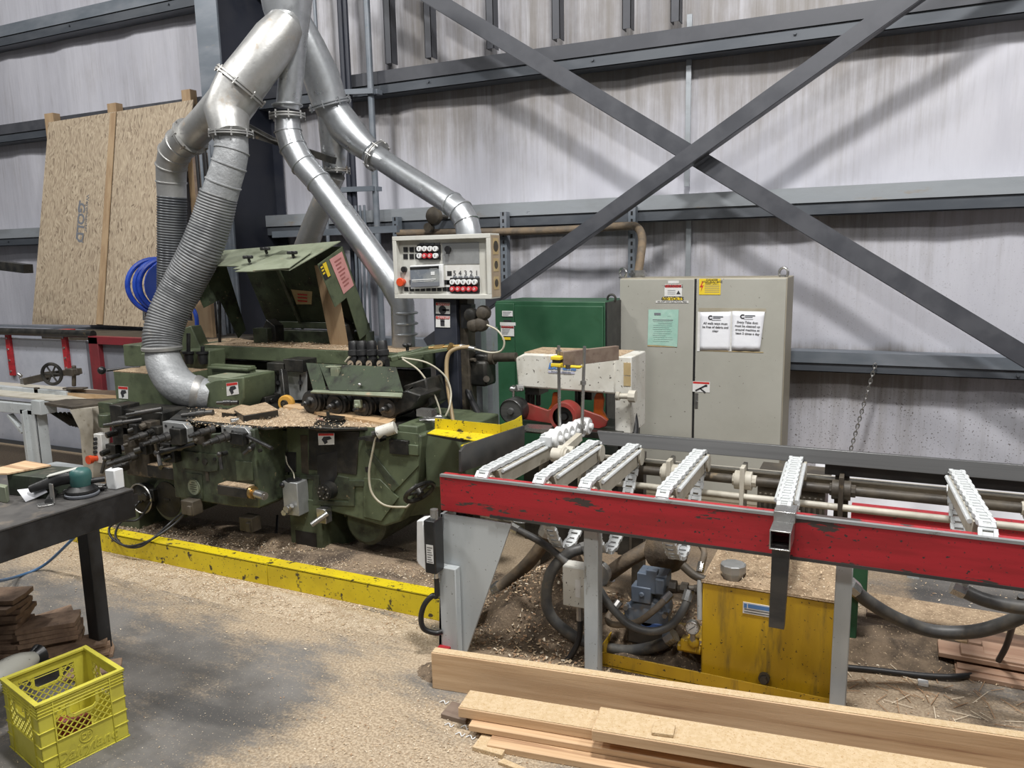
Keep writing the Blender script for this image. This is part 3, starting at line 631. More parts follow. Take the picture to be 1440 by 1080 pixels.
# chain strands
def chain_strand(x, yF, yB, z, xr=None, sag=.2, tilt=0, side=1):
    w = .062; R = .052; LK = .036
    pts = []
    n = 40
    xs = lambda y: x + (0 if xr is None else (xr-x)*(y-yF)/(yB-yF))
    pts += [V((xs(yB+(yF-yB)*i/30), yB+(yF-yB)*i/30, z)) for i in range(31)]
    pts += [V((x, yF-R*math.sin(t), z-R+R*math.cos(t))) for t in [math.pi*i/12 for i in range(1,13)]]
    zb = z-2*R
    pts += [V((xs(yF+(yB-yF)*i/30), yF+(yB-yF)*i/30, zb-sag*4*(i/30)*(1-i/30)*(1.25-.5*i/30))) for i in range(1,31)]
    pts += [V((xs(yB), yB+R*math.sin(t), z-R-R*math.cos(t))) for t in [math.pi*i/12 for i in range(1,12)]]
    # resample
    pts.append(pts[0]); cum = [0]
    for i in range(1, len(pts)): cum.append(cum[-1]+(pts[i]-pts[i-1]).length)
    N = int(cum[-1]/LK); a = MB(); j = 0
    S = []
    for i in range(N+1):
        s_ = cum[-1]*i/N
        while j < len(cum)-2 and cum[j+1] < s_: j += 1
        t = (s_-cum[j])/max(1e-9, cum[j+1]-cum[j]); S.append(pts[j].lerp(pts[j+1], t))
    for i in range(N):
        p, q = S[i], S[i+1]; d = (q-p).normalized(); sx = V((1,0,0)); u = sx.cross(d).normalized()
        rot = Matrix((sx, d, u)).transposed(); c = (p+q)/2
        o = .004 if i % 2 else 0
        for s_ in (-1, 1):
            a.cbox(c+sx*s_*(w/2-.008-o), .013, LK*.96, .016, rot)
        a.cbox(c+d*.006, w-.030, LK*.5, .012, rot)
        a.cyl(c-d*LK*.42-sx*(w/2-.012), c-d*LK*.42+sx*(w/2-.012), .005, n=6)
    a.build('chain', M['chain'], TB, flat=True)
    a = MB(); a.bar(V((xs(yF+.01), yF+.01, z-.009)), V((xs(yB), yB, z-.009)), w*.7, .006); a.build('gap_shade_strip', M['blackpl'], TB)  # dark strip added under the links so their gaps look shaded
    a = MB(); b0, b1 = yF+.06, yB-.02
    a.hexa([(xs(b0)-.03+0,b0+.05,z-.1),(xs(b0)+.03,b0+.05,z-.1),(xs(b1)+.03,b1,z-.1),(xs(b1)-.03,b1,z-.1),(xs(b0)-.03,b0,z-.014),(xs(b0)+.03,b0,z-.014),(xs(b1)+.03,b1,z-.014),(xs(b1)-.03,b1,z-.014)])
    a.build('conveyor_rail', M['offwhite'], TB, bevel=.002)
    a = MB()
    for s_ in (-1, 1):
        a.tube([V((xs(b0+.03)+s_*(w/2+.006), b0+.03, z-.024)), V((xs(b1)+s_*(w/2+.006), b1, z-.024))], .009, n=8)
    a.build('guide_strip', M['chain'], TB)
    a = MB(); a.cyl((x-.018, yF, z-R), (x+.018, yF, z-R), R-.008); a.cyl((x+.02, yF, z-R), (x+.035, yF, z-R), .03); a.cyl((x+.018+.02, yF, z-R), (x+.06, yF, z-R), .012, n=6)
    a.build('sprocket', M['offwhite'], TB); a = MB(); a.cyl((xs(yB)-.018, yB, z-R), (xs(yB)+.018, yB, z-R), R-.008)
    a.cyl((xs(yB)+.034, yB, z-R-.005), (xs(yB)+.046, yB, z-R-.005), .042); a.build('sprocket', M['offwhite'], TB)
    a = MB(); a.prism([(x+.034, yF-.02, z-.10), (x+.034, yF+.2, z-.2), (x+.034, yF+.2, z-.09), (x+.034, yF+.03, z-.04)], (.008,0,0)); a.build('side_bracket', M['offwhite'], TB)
chain_strand(-1.545, 2.97, 3.90, .865, xr=-1.50, sag=.24)
chain_strand(-1.272, 2.97, 3.645, .865, sag=.31)
chain_strand(-1.065, 2.97, 3.645, .865, sag=.30)
chain_strand(-.738, 2.97, 3.645, .865, sag=.28)
chain_strand(-.282, 2.97, 3.655, .868, xr=-.304, sag=.15)
chain_strand(.372, 2.97, 3.665, .868, xr=.334, sag=.16)
# square tube stop at the front of the fifth strand
a = MB(); q = P(1104,745,y=2.80); w = .034
def rtube(mbx, c, y0, y1, w, t):
    mbx.box(c.x-w,c.x+w,y0,y1,c.z-w,c.z-w+t); mbx.box(c.x-w,c.x+w,y0,y1,c.z+w-t,c.z+w); mbx.box(c.x-w,c.x-w+t,y0,y1,c.z-w+t,c.z+w-t); mbx.box(c.x+w-t,c.x+w,y0,y1,c.z-w+t,c.z+w-t)
q = P(1097,773,y=2.78); c = V((q.x, 0, q.z)); 
c.z = .79
rtube(a, c, 2.76, 2.93, .036, .005); a.box(c.x-.035, c.x+.04, 2.86, 2.96, .825, .865)
a.build('stop_tube', M['steel'], TB, bevel=.002)
a = MB(); a.hexa([(c.x-.032,2.80,.44),(c.x+.022,2.80,.44),(c.x+.022,2.835,.44),(c.x-.032,2.835,.44),(c.x-.03,2.80,.76),(c.x+.032,2.80,.76),(c.x+.032,2.835,.76),(c.x-.03,2.835,.76)])
a.build('stop_post', M['dark_steel'], TB, bevel=.002)
# left side plate standing on the beam
a = MB(); pl = [P(645,664,y=2.96), P(645,632,y=2.96), P(651,625,y=2.98)]
q0 = P(645,664,x=-1.66); q1 = P(735,634,x=-1.66); t1 = P(735,598,x=-1.66); t0 = P(652,625,x=-1.66); t2 = P(645,634,x=-1.66)
a.prism([V((-1.66,p.y,p.z)) for p in (q0,q1,t1,t0,t2)], (.012,0,0)); a.build('side_plate', M['dark_steel'], TB, bevel=.002)
# idler wheels on first strand
a = MB(); rm = []
for i in range(6):
    pc = P(780+i*8.6, 617-i*3.6, x=-1.47); b = MB()
    b.lathe(V((pc.x-.03,pc.y,pc.z)), (1,0,0), [(0,.042),(.006,.05),(.05,.05),(.058,.044),(.06,.024),(.058,.02),(.075,.018),(.078,.008)], 22); b.cyl((pc.x-.055,pc.y,pc.z),(pc.x-.03,pc.y,pc.z),.03)
    b.build('idler_wheel', M['white'], TB)
c0 = P(780,617,x=-1.47); c1 = P(823,599,x=-1.47)
a = MB(); a.bar(V((-1.52,c0.y-.05,c0.z)), V((-1.52,c1.y+.05,c1.z)), .014, .06); a.cbox((-1.49,c0.y-.07,c0.z),.06,.02,.05); a.build('wheel_bracket', M['chain'], TB, bevel=.002)
a = MB(); pc = P(785,640,x=-1.40); a.cyl(pc-V((.03,0,0)), pc+V((.05,0,0)), .035); a.cyl(pc+V((0,.06,.01))-V((.02,0,0)), pc+V((.06,.06,.01)), .025); a.ring(pc+V((.03,0,0)), (1,0,0), .035, .01); a.bar(pc, pc+V((.02,.25,.04)), .03,.04); a.build('air_cylinder', M['offwhite'], TB)
# floor plate under table leg foot
a = MB(); q = P(622,970,y=2.83); a.box(q.x-.02, q.x+.035, 2.80, 2.86, 0, .045); a.build('foot', M['red'], TB)
# ------------------------------------------------ threaded rods with clamped stick
for (p0, p1, lb) in [((787,606),(785.5,486),'left threaded steel rod rising from the idler wheels'), ((818,600),(822,487),'right threaded steel rod rising from the idler wheels')]:
    q0 = P(*p0, y=3.80); q1 = P(*p1, y=3.80); a = MB(); a.cyl(V((q0.x,3.80,q0.z-.04)), V((q1.x,3.80,q1.z)), .0085, n=10)
    k = q0.z
    T = thing('threaded_rod', lb, 'rod', V((q0.x,3.8,q0.z))); a.build('rod', M['steel'], T)
    b = MB(); c = V((q0.x,3.8,q0.z)).lerp(V((q1.x,3.8,q1.z)), .55 if 'right' in lb else .93); b.cyl(c-V((0,0,.01)), c+V((0,0,.01)), .016, n=6); b.build('nut', M['steel'], T)
    b = MB(); c = V((q0.x,3.8,q0.z)); b.cyl(c-V((0,0,.01)), c+V((0,0,.012)), .018, n=6); b.build('nut', M['steel'], T)
T = thing('clamped_stick', 'grey wooden stick held level by a yellow clamp on the left threaded rod', 'wooden stick', P(830,505,y=3.80))
a = MB(); q0 = P(790,505,y=3.77); q1 = P(868,496,y=4.1); a.bar(q0, q1, .03, .078); a.build('stick', M['old_wood'], T, bevel=.002)
a = MB(); q = P(784,503,y=3.76); a.cbox(q+V((0,0,.0)), .055, .06, .018); a.cbox(q-V((0,0,.036)), .055, .06, .018); a.cbox(q+V((.06,.02,-.047)), .13, .03, .012); a.build('clamp_jaw', M['label_yellow'], T, bevel=.003)
a = MB(); a.cbox(q-V((0,0,.018)), .04, .05, .02); a.cyl(P(799,513,y=3.77), P(799,513,y=3.77)+V((0,0,-.02)), .014); a.cyl(P(813,513,y=3.8), P(813,513,y=3.8)+V((0,0,-.02)), .014); a.build('clamp_bolt', M['grime_brown'], T)
# ------------------------------------------------ yellow outfeed guard
T = thing('outfeed_guard', 'yellow angled sheet metal guide with chipped paint at the outfeed', 'guide', P(670,605,y=3.75))
def OP(px, py): return P(px, py, z=.875)
b0, b1 = P(610,607,y=3.55), P(705,613,y=3.40)
a = MB(); z0 = .875
g0 = P(612,604,z=z0); g1 = P(704,613,z=z0); t0 = P(612,588,y=g0.y); t1 = P(704,597,y=g1.y)
a.plate([g0, g1, t1, t0], .004); e1 = P(735,606,y=g1.y+.14); e2 = P(734,588,y=g1.y+.14)
a.plate([g1, e1, P(733,584,y=g1.y+.14), P(724,590,y=g1.y+.1), t1], .004)
a.plate([g0, P(601,610,z=z0), P(690,624,z=z0), g1], .004); a.build('guide_plate', M['yellow'], T)
a = MB(); a.plate([P(648,626,z=z0-.004), P(690,613,z=z0-.004), P(706,613,z=z0-.004), P(664,628,z=z0-.004)], .006); a.build('tail_strip', M['yellow'], T)
a = MB(); a.plate([P(600,612,z=z0-.02), P(650,622,z=z0-.02), P(740,608,z=z0-.02), P(640,600,z=z0-.02)], .016)
tag(a.build('outfeed_plate', M['dark_steel']), 'flat dark steel plate bridging machine bed and transfer table', 'plate')
# ------------------------------------------------ switches on the legs
T = thing('isolator_switch', 'white and black switch box on the outside of the left table leg', 'switch box', P(605,765,y=2.88))
p0, p1 = P(587,726,y=2.86), P(606,800,y=2.86)
a = MB(); x0 = P(586,760,y=2.84).x; x1 = P(604,760,y=2.84).x; x2 = P(619,760,y=2.84).x; zt = P(600,727,y=2.84).z; zb = P(600,798,y=2.84).z
a.prism([(x1,2.80,zb),(x1-.005,2.80,zt),(x0+.01,2.83,zt-.02),(x0,2.83,zb+.03),(x0+.01,2.83,zb+.015)], (0,.07,0)); a.build('lid', M['white'], T, bevel=.006)
a = MB(); a.box(x1, x2, 2.795, 2.87, zb-.005, zt); a.build('housing', M['blackpl'], T, bevel=.004)
a = MB(); xc = (x1+x2)/2; a.box(x1+.01, x2-.01, 2.7935, 2.7945, zb+.045, zb+.13); a.build('rating_label', M['label_white'], T)
for i in range(6):
    a = MB()
a = MB()
for i in range(7): a.box(x1+.014, x2-.014-.004*(i%3), 2.793, 2.7934, zb+.05+.011*i, zb+.053+.011*i)
a.build('label_print', M['ink'], T)
a = MB(); a.cyl((x2-.02,2.83,zt), (x2-.02,2.83,zt+.045), .018, n=8); a.cyl((x2-.02,2.83,zb-.035), (x2-.02,2.83,zb), .014); a.build('cable_gland', M['steel'], T)
a = MB(); a.tube([(x2-.02,2.83,zb-.03), (x2-.022,2.83,zb-.12), P(608,838,y=2.82), P(597,850,y=2.8), P(592,868,y=2.8), P(596,884,y=2.81), P(612,890,y=2.84), P(622,888,y=2.86)], .0125, smooth=6); a.build('cord', M['cable'], T)
T = thing('isolator_switch', 'white junction box with a black tail cable behind the middle table leg', 'switch box', P(810,825,y=3.02))
x0 = P(791,825,y=3.02).x; x1 = P(823,825,y=3.02).x; zt = P(800,797,y=3.02).z; zb = P(808,854,y=3.02).z
a = MB(); a.box(x0, x1, 3.02, 3.10, zb, zt); a.build('housing', M['white_dusty'], T, bevel=.005)
a = MB(); a.box(x0+.06, x0+.085, 3.0188, 3.0198, zb+.05, zb+.13); a.build('rating_label', M['label_white'], T)
a = MB(); a.cyl((x1+.03,3.09,zt-.05), (x1+.03,3.13,zt-.05), .055); a.cyl((x1+.04,3.05,zt-.1),(x1+.04,3.09,zt-.1),.014); a.cyl((x0-.006,3.05,zt-.07),(x0,3.05,zt-.07),.02); a.build('knob', M['steel'], T)
a = MB(); q = P(815,866,y=3.06); a.cyl(q+V((0,0,-.02)), q+V((0,0,.07)), .015, n=8); a.build('cable_gland', M['steel'], T)
a = MB(); a.tube([q, P(816,885,y=3.06), P(812,905,y=3.05), P(798,928,y=3.03), P(778,940,y=3.0), P(755,942,y=2.98), P(740,938,y=2.98)], .013, smooth=6); a.build('cord', M['cable'], T)
# ================================================================== HYDRAULIC POWER UNIT UNDER THE TABLE
HT = thing('hydraulic_tank', 'yellow oil tank with dusty top and drip tray under the red beam', 'hydraulic tank', (-.35, 3.25, 0))
xL, xR = -.60, -.085; yA, yB_ = 3.07, 3.47; zT = P(1080,825,y=3.07).z
zT = .455
a = MB(); a.box(xL, xR, yA, yB_, .023, zT); a.build('tank', M['yellow_tank'], HT, bevel=.006)
# tray with upstanding lip
a = MB(); tx0 = P(842,930,y=3.03).x; a.box(tx0, xR+.03, 3.03, 3.036, .0, .075); a.box(tx0, xR+.03, 3.03, 3.55, .015, .022); a.box(tx0, tx0+.006, 3.03, 3.55, .015, .09); a.box(xR+.024, xR+.03, 3.03, 3.55, .015, .09)
a.build('drip_tray', M['yellow_tank'], HT, bevel=.002)
a = MB(); a.box(xL-.004, xR+.004, yA-.004, yB_, zT, zT+.012)
nx, ny = 26, 20
o0 = len(a.v)
for j in range(ny+1):
    for i in range(nx+1):
        x = xL-.004+(xR-xL+.008)*i/nx; y = yA-.006+(yB_-yA+.006)*j/ny; e = min(i, nx-i, j, ny-j)
        a.v.append(V((x, y, zT+.004+(.016+.012*math.sin(i*.7+j*.3)+random.uniform(-.004,.004) if e > 0 else 0))))
for j in range(ny):
    for i in range(nx):
        b = o0+j*(nx+1)+i; a.f.append([b,b+1,b+nx+2,b+nx+1]); a.m.append(0)
o = a.build('dust_cover', M['sawdust'], HT); o['label'] = 'matted sawdust layer on the tank top'
a = MB(); q = P(1031,806,z=zT+.03); a.lathe(q-V((0,0,.02)), (0,0,1), [(0,.045),(.03,.045),(.03,.052),(.06,.052),(.063,.046)], 10); a.build('filler_cap', M['alu'], HT, flat=True)
a = MB(); p0 = P(1045,846,y=yA); p1 = P(1083,868,y=yA); a.box(p0.x, p1.x+.025, yA-.003, yA, p1.z, p0.z); a.build('maker_plate', M['label_white'], HT)
a = MB(); a.box(p0.x+.02, p1.x+.02, yA-.0036, yA-.003, (p0.z+p1.z)/2+.002, p0.z-.005); a.box(p0.x+.004, p0.x+.016, yA-.0036, yA-.003, (p0.z+p1.z)/2, p0.z-.005); a.build('plate_print', M['label_blue'], HT)
a = MB()
for i in range(2): a.box(p0.x+.006, p1.x+.015-.01*i, yA-.0036, yA-.003, p1.z+.006+.011*i, p1.z+.009+.011*i)
a.build('plate_print', M['ink'], HT)
a = MB(); q = P(1075,952,y=yA); a.cyl(q, q-V((0,.02,0)), .022, n=18); a.cyl(q-V((0,.02,0)), q-V((0,.035,0)), .016, n=6); a.build('drain_plug', M['grime_brown'], HT)
# sight pipe & gauge
a = MB(); a.tube([P(984,870,y=3.08), P(984,815,y=3.08)], .011); a.build('sight_pipe', M['frame'], HT); a = MB(); a.tube([P(960,795,y=3.1), P(975,808,y=3.09), P(990,815,y=3.09), P(1000,818,y=3.1)], .018, smooth=4); a.build('elbow_pipe', M['grime_brown'], HT)
T = thing('pressure_gauge', 'round glycerine pressure gauge beside the left edge of the yellow tank', 'gauge', P(973,884,y=3.05))
a = MB(); q = P(973,884,y=3.05); a.lathe(q+V((0,.03,0)), (0,-1,0), [(0,.028),(.005,.03),(.028,.03),(.03,.028),(.03,.025),(.028,.025)], 26); a.cyl(q+V((0,.03,0)), q+V((0,.06,.0)), .01); a.cyl(q+V((0,.02,-.03)), q+V((0,.02,-.08)), .012, n=6); a.build('case', M['steel'], T)
a = MB(); a.cyl(q+V((0,.003,0)), q+V((0,.0015,0)), .0255); a.build('dial', M['label_white'], T)
a = MB(); a.bar(q+V((-.012,.0008,-.01)), q+V((.012,.0008,.012)), .001, .002, up=(0,0,1)); 
for k in range(9):
    t = math.radians(225-k*33.75); a.cbox(q+V((.021*math.cos(t),.001,.021*math.sin(t))), .002,.001,.004)
a.build('needle', M['ink'], T)
a = MB(); q = P(970,905,y=3.1); a.cbox(q, .07,.05,.05); a.cyl(q+V((-.05,0,-.02)), q+V((.05,0,-.02)), .02); a.sphere(q+V((.02,-.02,.02)), .025)
tag(a.build('relief_valve', M['yellow_tank'], bevel=.004), 'oily yellow valve block under the pressure gauge', 'valve')
# pump / valve block / motor
PU = thing('hydraulic_pump', 'dusty blue grey pump and valve block left of the yellow tank', 'pump', P(905,850,y=3.2))
q = P(920,822,y=3.2); a = MB()
a.cbox(q+V((0,0,.02)), .13,.10,.09); a.cbox(q+V((-.045,-.02,-.035)), .09,.07,.075); a.cbox(q+V((.0,-.03,.07)), .05,.04,.03); a.cyl(q+V((-.04,-.055,-.03)), q+V((-.04,-.066,-.03)), .014, n=6)
a.cbox(q+V((.04,-.04,.02)), .04,.05,.07); a.build('valve_block', M['pumpblue'], PU, bevel=.005)
a = MB(); c = P(912,862,y=3.2); a.lathe(c+V((0,.16,0)), (0,-1,0), [(0,.07),(.05,.085),(.1,.09),(.14,.095),(.18,.095),(.19,.08),(.20,.08),(.21,.04)], 12); a.cbox(c+V((0,-.02,0)), .2,.05,.07); a.build('pump_body', M['pumpblue'], PU, bevel=.005)
a = MB(); a.cbox(c+V((.04,-.02,-.045)), .12,.06,.05); a.build('pump_foot', M['pumpblue2'], PU, bevel=.004)
a = MB(); a.cbox(c+V((.02,0,-.09)), .2,.12,.07); a.cyl(c+V((.08,-.06,-.1)), c+V((.08,-.075,-.1)), .022, n=14); a.build('base_casting', M['grime_brown'], PU, bevel=.006)
for dx, dz in ((-.085,.04), (.09,.035), (-.08,-.03)):
    a = MB(); a.cyl(c+V((dx,-.05,dz)), c+V((dx,-.075,dz)), .012, n=6); a.build('bolt', M['steel'], PU)
a = MB(); f = P(958,826,y=3.14); a.cyl(q+V((.07,-.03,.0)), f+V((.03,0,0)), .017); a.cyl(f+V((-.05,0,.0)), f+V((-.02,0,0)), .026, n=6); a.cyl(f+V((.0,0,0)), f+V((.03,0,0)), .025, n=6); a.cyl(f+V((.06,0,.0)), f+V((.10,0,.01)), .022, n=8); a.cyl(f+V((.03,0,0)), f+V((.09,.02,.0)), .014); a.build('pipe_fitting', M['grime_brown'], PU)
a = MB(); m0 = P(930,780,y=3.32); a.lathe(m0+V((-.02,.25,.0)), (.15,-1,0), [(0,.06)]+sum([[(.02+.02*i,.10),(.03+.02*i,.10),(.03+.02*i,.088),(.04+.02*i,.088)] for i in range(9)],[])+[(.22,.1),(.23,.08),(.25,.05)], 20); a.build('motor', M['hose_dusty'], PU)
# big hoses
def hz(l, r, label, m='hose', fit=None, cat='hose'):
    pts = [P(a_, b_, y=c_) for a_, b_, c_ in l]; T = thing('hydraulic_hose', label, cat, pts[len(pts)//2]); a = MB(); a.tube(pts, r, n=14, smooth=7); a.build('hose', M[m], T)
    for e, f in ((pts[0], pts[1]), (pts[-1], pts[-2])):
        d = (f-e).normalized(); b = MB(); b.cyl(e-d*.015, e+d*.03, r*1.25, n=8); b.build('fitting', M['steel'], T)
    return T
hz([(722,742,3.15),(760,762,3.13),(790,785,3.12),(805,800,3.12)], .017, 'grey hose dropping from under the beam behind the gusset leg')
hz([(826,770,3.2),(800,778,3.15),(776,803,3.12),(768,840,3.11),(776,868,3.12),(800,890,3.14),(830,905,3.15),(880,915,3.14),(925,908,3.12),(945,895,3.12)], .026, 'thick grey hose looping left round the white junction box')
hz([(826,818,3.08),(842,828,3.06),(858,852,3.04),(885,878,3.02),(918,888,3.02),(945,878,3.04),(962,855,3.07),(968,835,3.1)], .017, 'grey hose sweeping in a low arc before the blue pump')
hz([(940,838,3.12),(920,858,3.06),(895,875,3.05),(862,878,3.06),(855,868,3.1),(868,850,3.15)], .014, 'thinner dusty hose crossing before the blue pump', 'hose_dusty')
hz([(700,830,3.5),(735,800,3.5),(760,770,3.5),(770,745,3.5)], .035, 'thick brown dusty hose rising behind the gusset leg', 'hose_dusty')
hz([(850,812,3.4),(880,790,3.4),(905,775,3.45),(930,760,3.5)], .036, 'fat sawdust caked hose above the pump motor', 'hose_dusty')
hz([(985,800,3.35),(990,775,3.4),(975,760,3.5),(950,770,3.5)], .014, 'dusty thin hose curling over the pump motor', 'hose_dusty')
# right side hoses
T = hz([(1196,824,3.2),(1220,845,3.25),(1262,870,3.3),(1310,887,3.35),(1360,889,3.35),(1400,881,3.35),(1445,862,3.3),(1500,820,3.3)], .027, 'thick grey hose sagging in an arc below the red beam at right')
T = hz([(1345,826,3.2),(1380,842,3.2),(1420,852,3.2),(1470,858,3.2)], .026, 'thick dark hose leaving under the red beam at far right')
T = thing('floor_cable', 'black cable along the floor turning up at far right', 'cable', P(1300,945,z=.02)); a = MB()
a.tube([P(1188,938,z=.015),P(1230,942,z=.015),P(1300,950,z=.015),P(1350,951,z=.02),P(1390,943,y=3.65),P(1412,915,y=3.6),P(1424,880,y=3.5),P(1432,855,y=3.4),P(1436,838,y=3.35)], .012, smooth=6); a.build('cord', M['cable'], T)
a = MB(); q = P(1198,820,y=3.6); q2 = P(1204,790,y=3.6); a.box(q.x-.03, q2.x+.05, 3.6, 3.8, q.z-.06, q2.z); a.box(q.x-.05,q.x+.03,3.65,3.75,0,q.z)
tag(a.build('motor_stand', M['cab_green'], bevel=.004), 'green painted steel stand behind the right table leg', 'stand')
a = MB(); q0 = P(1190,890,z=.05); a.box(q0.x, P(1219,896,z=.05).x, q0.y, q0.y+.1, 0, .05)
tag(a.build('steel_block', M['cab_green'], bevel=.004), 'small green steel block on the floor right of the tank', 'block')
a = MB(); x0 = P(1065,690,y=3.95).x; a.box(x0, x0+.32, 3.95, 4.25, .05, .66)
k = x0+.01
while k < x0+.31: a.box(k, k+.012, 3.935, 3.95, .1, .6); k += .026
a.box(x0-.015, x0+.335, 3.93, 4.27, .66, .675)
tag(a.build('finned_motor', M['grime_brown'], bevel=.003), 'dark finned motor housing seen behind the transfer table shaft', 'motor')
a = MB(); q0 = P(1198,700,y=4.6); q1 = P(1460,742,y=4.6); a.box(q0.x, q1.x+.6, 4.6, 4.66, .25, .36); a.box(q0.x,q1.x+.6,4.58,4.68,.36,.375)
tag(a.build('rear_beam', M['red'], bevel=.003), 'red steel beam on the far side behind the transfer table', 'beam')
for i,x in enumerate((q0.x+.3, q0.x+1.6)):
    a = MB(); a.box(x, x+.06, 4.6, 4.66, 0, .25); tag(a.build('beam_post', M['frame']), ['left','right'][i]+' post carrying the far red beam', 'post')
# ================================================================== BOARDS ON THE FLOOR, FRONT
def board(name, label, cat, p0, p1, w, h, z0, m='wood', dusty=True, group=None, roll=0, dustm='wood_dusty'):
    """plank from floor point p0 to p1 (near edge), width w away from the camera, height h"""
    p0 = V((p0.x,p0.y,z0)); p1 = V((p1.x,p1.y,z0)); d = (p1-p0).normalized(); s_ = V((-d.y,d.x,0))
    L_ = (p1-p0).length; T = thing(name, label, cat, p0, group); T.rotation_euler = (0,0,math.atan2(d.y,d.x))
    def loc(mbx, nm, mm, bev):
        mbx_off = tuple(T['_b']); T['_b'] = (0,0,0); o = mbx.build(nm, mm, T, bevel=bev); T['_b'] = mbx_off; return o
    a = MB(); a.box(0, L_, 0, w, 0, h); loc(a, 'plank', M[m], .003)
    if dusty:
        a = MB(); a.box(.004, L_-.004, .003, w-.003, h, h+.003); o = loc(a, 'dust_layer', M[dustm], 0); o['label'] = 'fine sawdust covering the top face'
    return T
P0 = P(608,968,z=0); P1 = P(1452,1104,z=0); dz = P(608,918,y=P0.y).z
board('cedar_beam', 'long cedar beam standing on edge in front of the transfer table legs', 'beam', P0+V((0,0,0)), P1+(P1-P0)*.25, .045, dz, .0, dusty=True)
# stack before it
zt = .092
A0 = P(644,995,z=zt); A1 = P(870,1063,z=zt-.0)
d = (P1-P0).normalized(); s_ = V((d.y,-d.x,0))
A1 = A0 + d*2.6
board('cedar_board', 'upper cedar board with a dark knot, left end stepped back behind the cedar offcut', 'board', A0, A1, .125, .04, .052, group=None)
B0 = P(832,1027,z=.135); board('cedar_board', 'topmost cedar board carrying a small square offcut, starting halfway along the stack', 'board', B0, B0+d*2.2, .15, .04, .095)
C0 = A0 + V((.06,-.03,0)); board('cedar_board', 'middle cedar board of the front stack, under the knotted board', 'board', C0, C0+d*2.6, .17, .024, .027, dusty=False)
D0 = A0 + V((.16,-.075,0)); board('cedar_board', 'lowest cedar board of the front stack, lying on the floor', 'board', D0, D0+d*2.6, .2, .026, 0, dusty=False)
def block(name, label, pts, h, m='wood_dusty', side='wood', z0=0):
    a = MB(); pts = [V((p.x,p.y,z0)) for p in pts]; a.prism(pts, (0,0,h)); T = tag(a.build(name, M[m], bevel=.002), label, 'offcut'); return T
block('wood_offcut', 'square cedar offcut with a grooved edge lying on sawdust left of the front stack', [P(664,1056,z=0),P(706,1068,z=0),P(718,1047,z=0),P(678,1038,z=0)], .018)
block('wood_offcut', 'small chip block on the floor against the front board stack', [P(766,1067,z=0),P(790,1075,z=0),P(793,1064,z=0),P(770,1058,z=0)], .02)
block('wood_offcut', 'small square offcut lying on the topmost cedar board', [P(916,1034,z=.139),P(947,1038,z=.139),P(950,1023,z=.139),P(920,1019,z=.139)], .012, z0=.139)
block('wood_offcut', 'short dusty board end on the floor just left of the knotted cedar board', [P(620,1010,z=0),P(655,1020,z=0),P(664,1000,z=0),P(636,992,z=0)], .02, 'old_wood')
block('wood_offcut', 'thin cedar sliver in the sawdust at the bottom edge', [P(700,1075,z=0),P(740,1090,z=0),P(745,1086,z=0),P(708,1070,z=0)], .012)
# --- stack at right under the table
R0 = P(1322,916,z=.03); R1 = P(1480,962,z=.03); dr = (P(1440,945,z=0)-P(1330,915,z=0)).normalized(); dr = V((dr.x, dr.y, 0)).normalized()
specs = [((1344,946),.0,.022,.15,'lowest cedar strip of the right hand stack, nearest the camera'),((1346,938),.0,.03,.2,'second cedar strip of the right hand stack'),((1320,917),.04,.022,.13,'cedar strip poking furthest left from the right hand stack'),((1384,918),.055,.022,.12,'short pinkish strip on top of the right hand stack'),((1362,902),.03,.03,.16,'pale strip at the back of the right hand stack'),((1352,918),.058,.016,.1,'thin strip lying over the right hand stack')]
for (px, py), z0, h, w, lb in specs:
    q = P(px, py, z=z0+h); board('cedar_strip', lb, 'board', q, q+V((1,-.02,0))*1.6, w, h, z0, m='strip', dusty=False)
q = P(1210,858,z=.03); board('plywood_strip', 'wide dusty plywood strip on the floor below the red beam at right', 'board', P(1265,886,z=.02), P(1265,886,z=.02)+V((2.2,.0,0)), .12, .018, 0, m='pine_x', dusty=False)
board('plywood_strip', 'long dust covered plank on the floor further back at right', 'board', P(1218,862,z=.02), P(1218,862,z=.02)+V((2.4,-.05,0)), .26, .02, 0, m='old_wood', dusty=True, dustm='sawdust')
# ================================================================== CURB
T = thing('floor_curb', 'long yellow steel curb with chipped paint in front of the green machine', 'curb', (-3.3, 3.14, 0))
a = MB(); xs0 = P(133,770,y=3.14).x; xj = P(377,823,y=3.14).x
for x0, x1 in ((xs0, xj), (xj+.004, -1.72)):
    b = MB(); b.box(x0, x1, 3.138, 3.146, 0, .125); b.box(x0, x1, 3.138, 3.23, .117, .125); b.build('curb_section', M['yellow'], T, bevel=.002)
T = thing('floor_curb', 'short yellow curb piece behind the black bench leg', 'curb', (-4.7, 3.2, 0))
a = MB(); c0 = P(90,757,z=0); c1 = P(131,771,z=0); a.prism([c0, c1, c1+V((.0,.09,0)), c0+V((0,.09,0))], (0,0,.125)); a.build('curb_section', M['yellow'], T, bevel=.002)
# ================================================================== GREEN MOULDER
MO = thing('moulder', 'large oily green wood moulder with raised hood, spindles and feed rollers', 'machine', (-3.4, 4.0, 0))
YR, YL = 3.60, 3.36      # fronts of the right and left base modules
zB = .29
# --- right base module
xa = P(404,640,y=YR).x; xb = P(545,700,y=YR).x; zt = .845
a = MB()
poly = [(xa,YR,zB+.05),(P(480,715,y=YR).x,YR,zB),(P(540,738,y=YR).x,YR,.255),(xb+.08,YR,.30),(xb+.2,YR,.50),(P(592,605,y=YR).x,YR,zt-.02),(xa,YR,zt-.02)]
a.prism(poly, (0,.75,0)); a.build('base_module', M['green'], MO, bevel=.012)
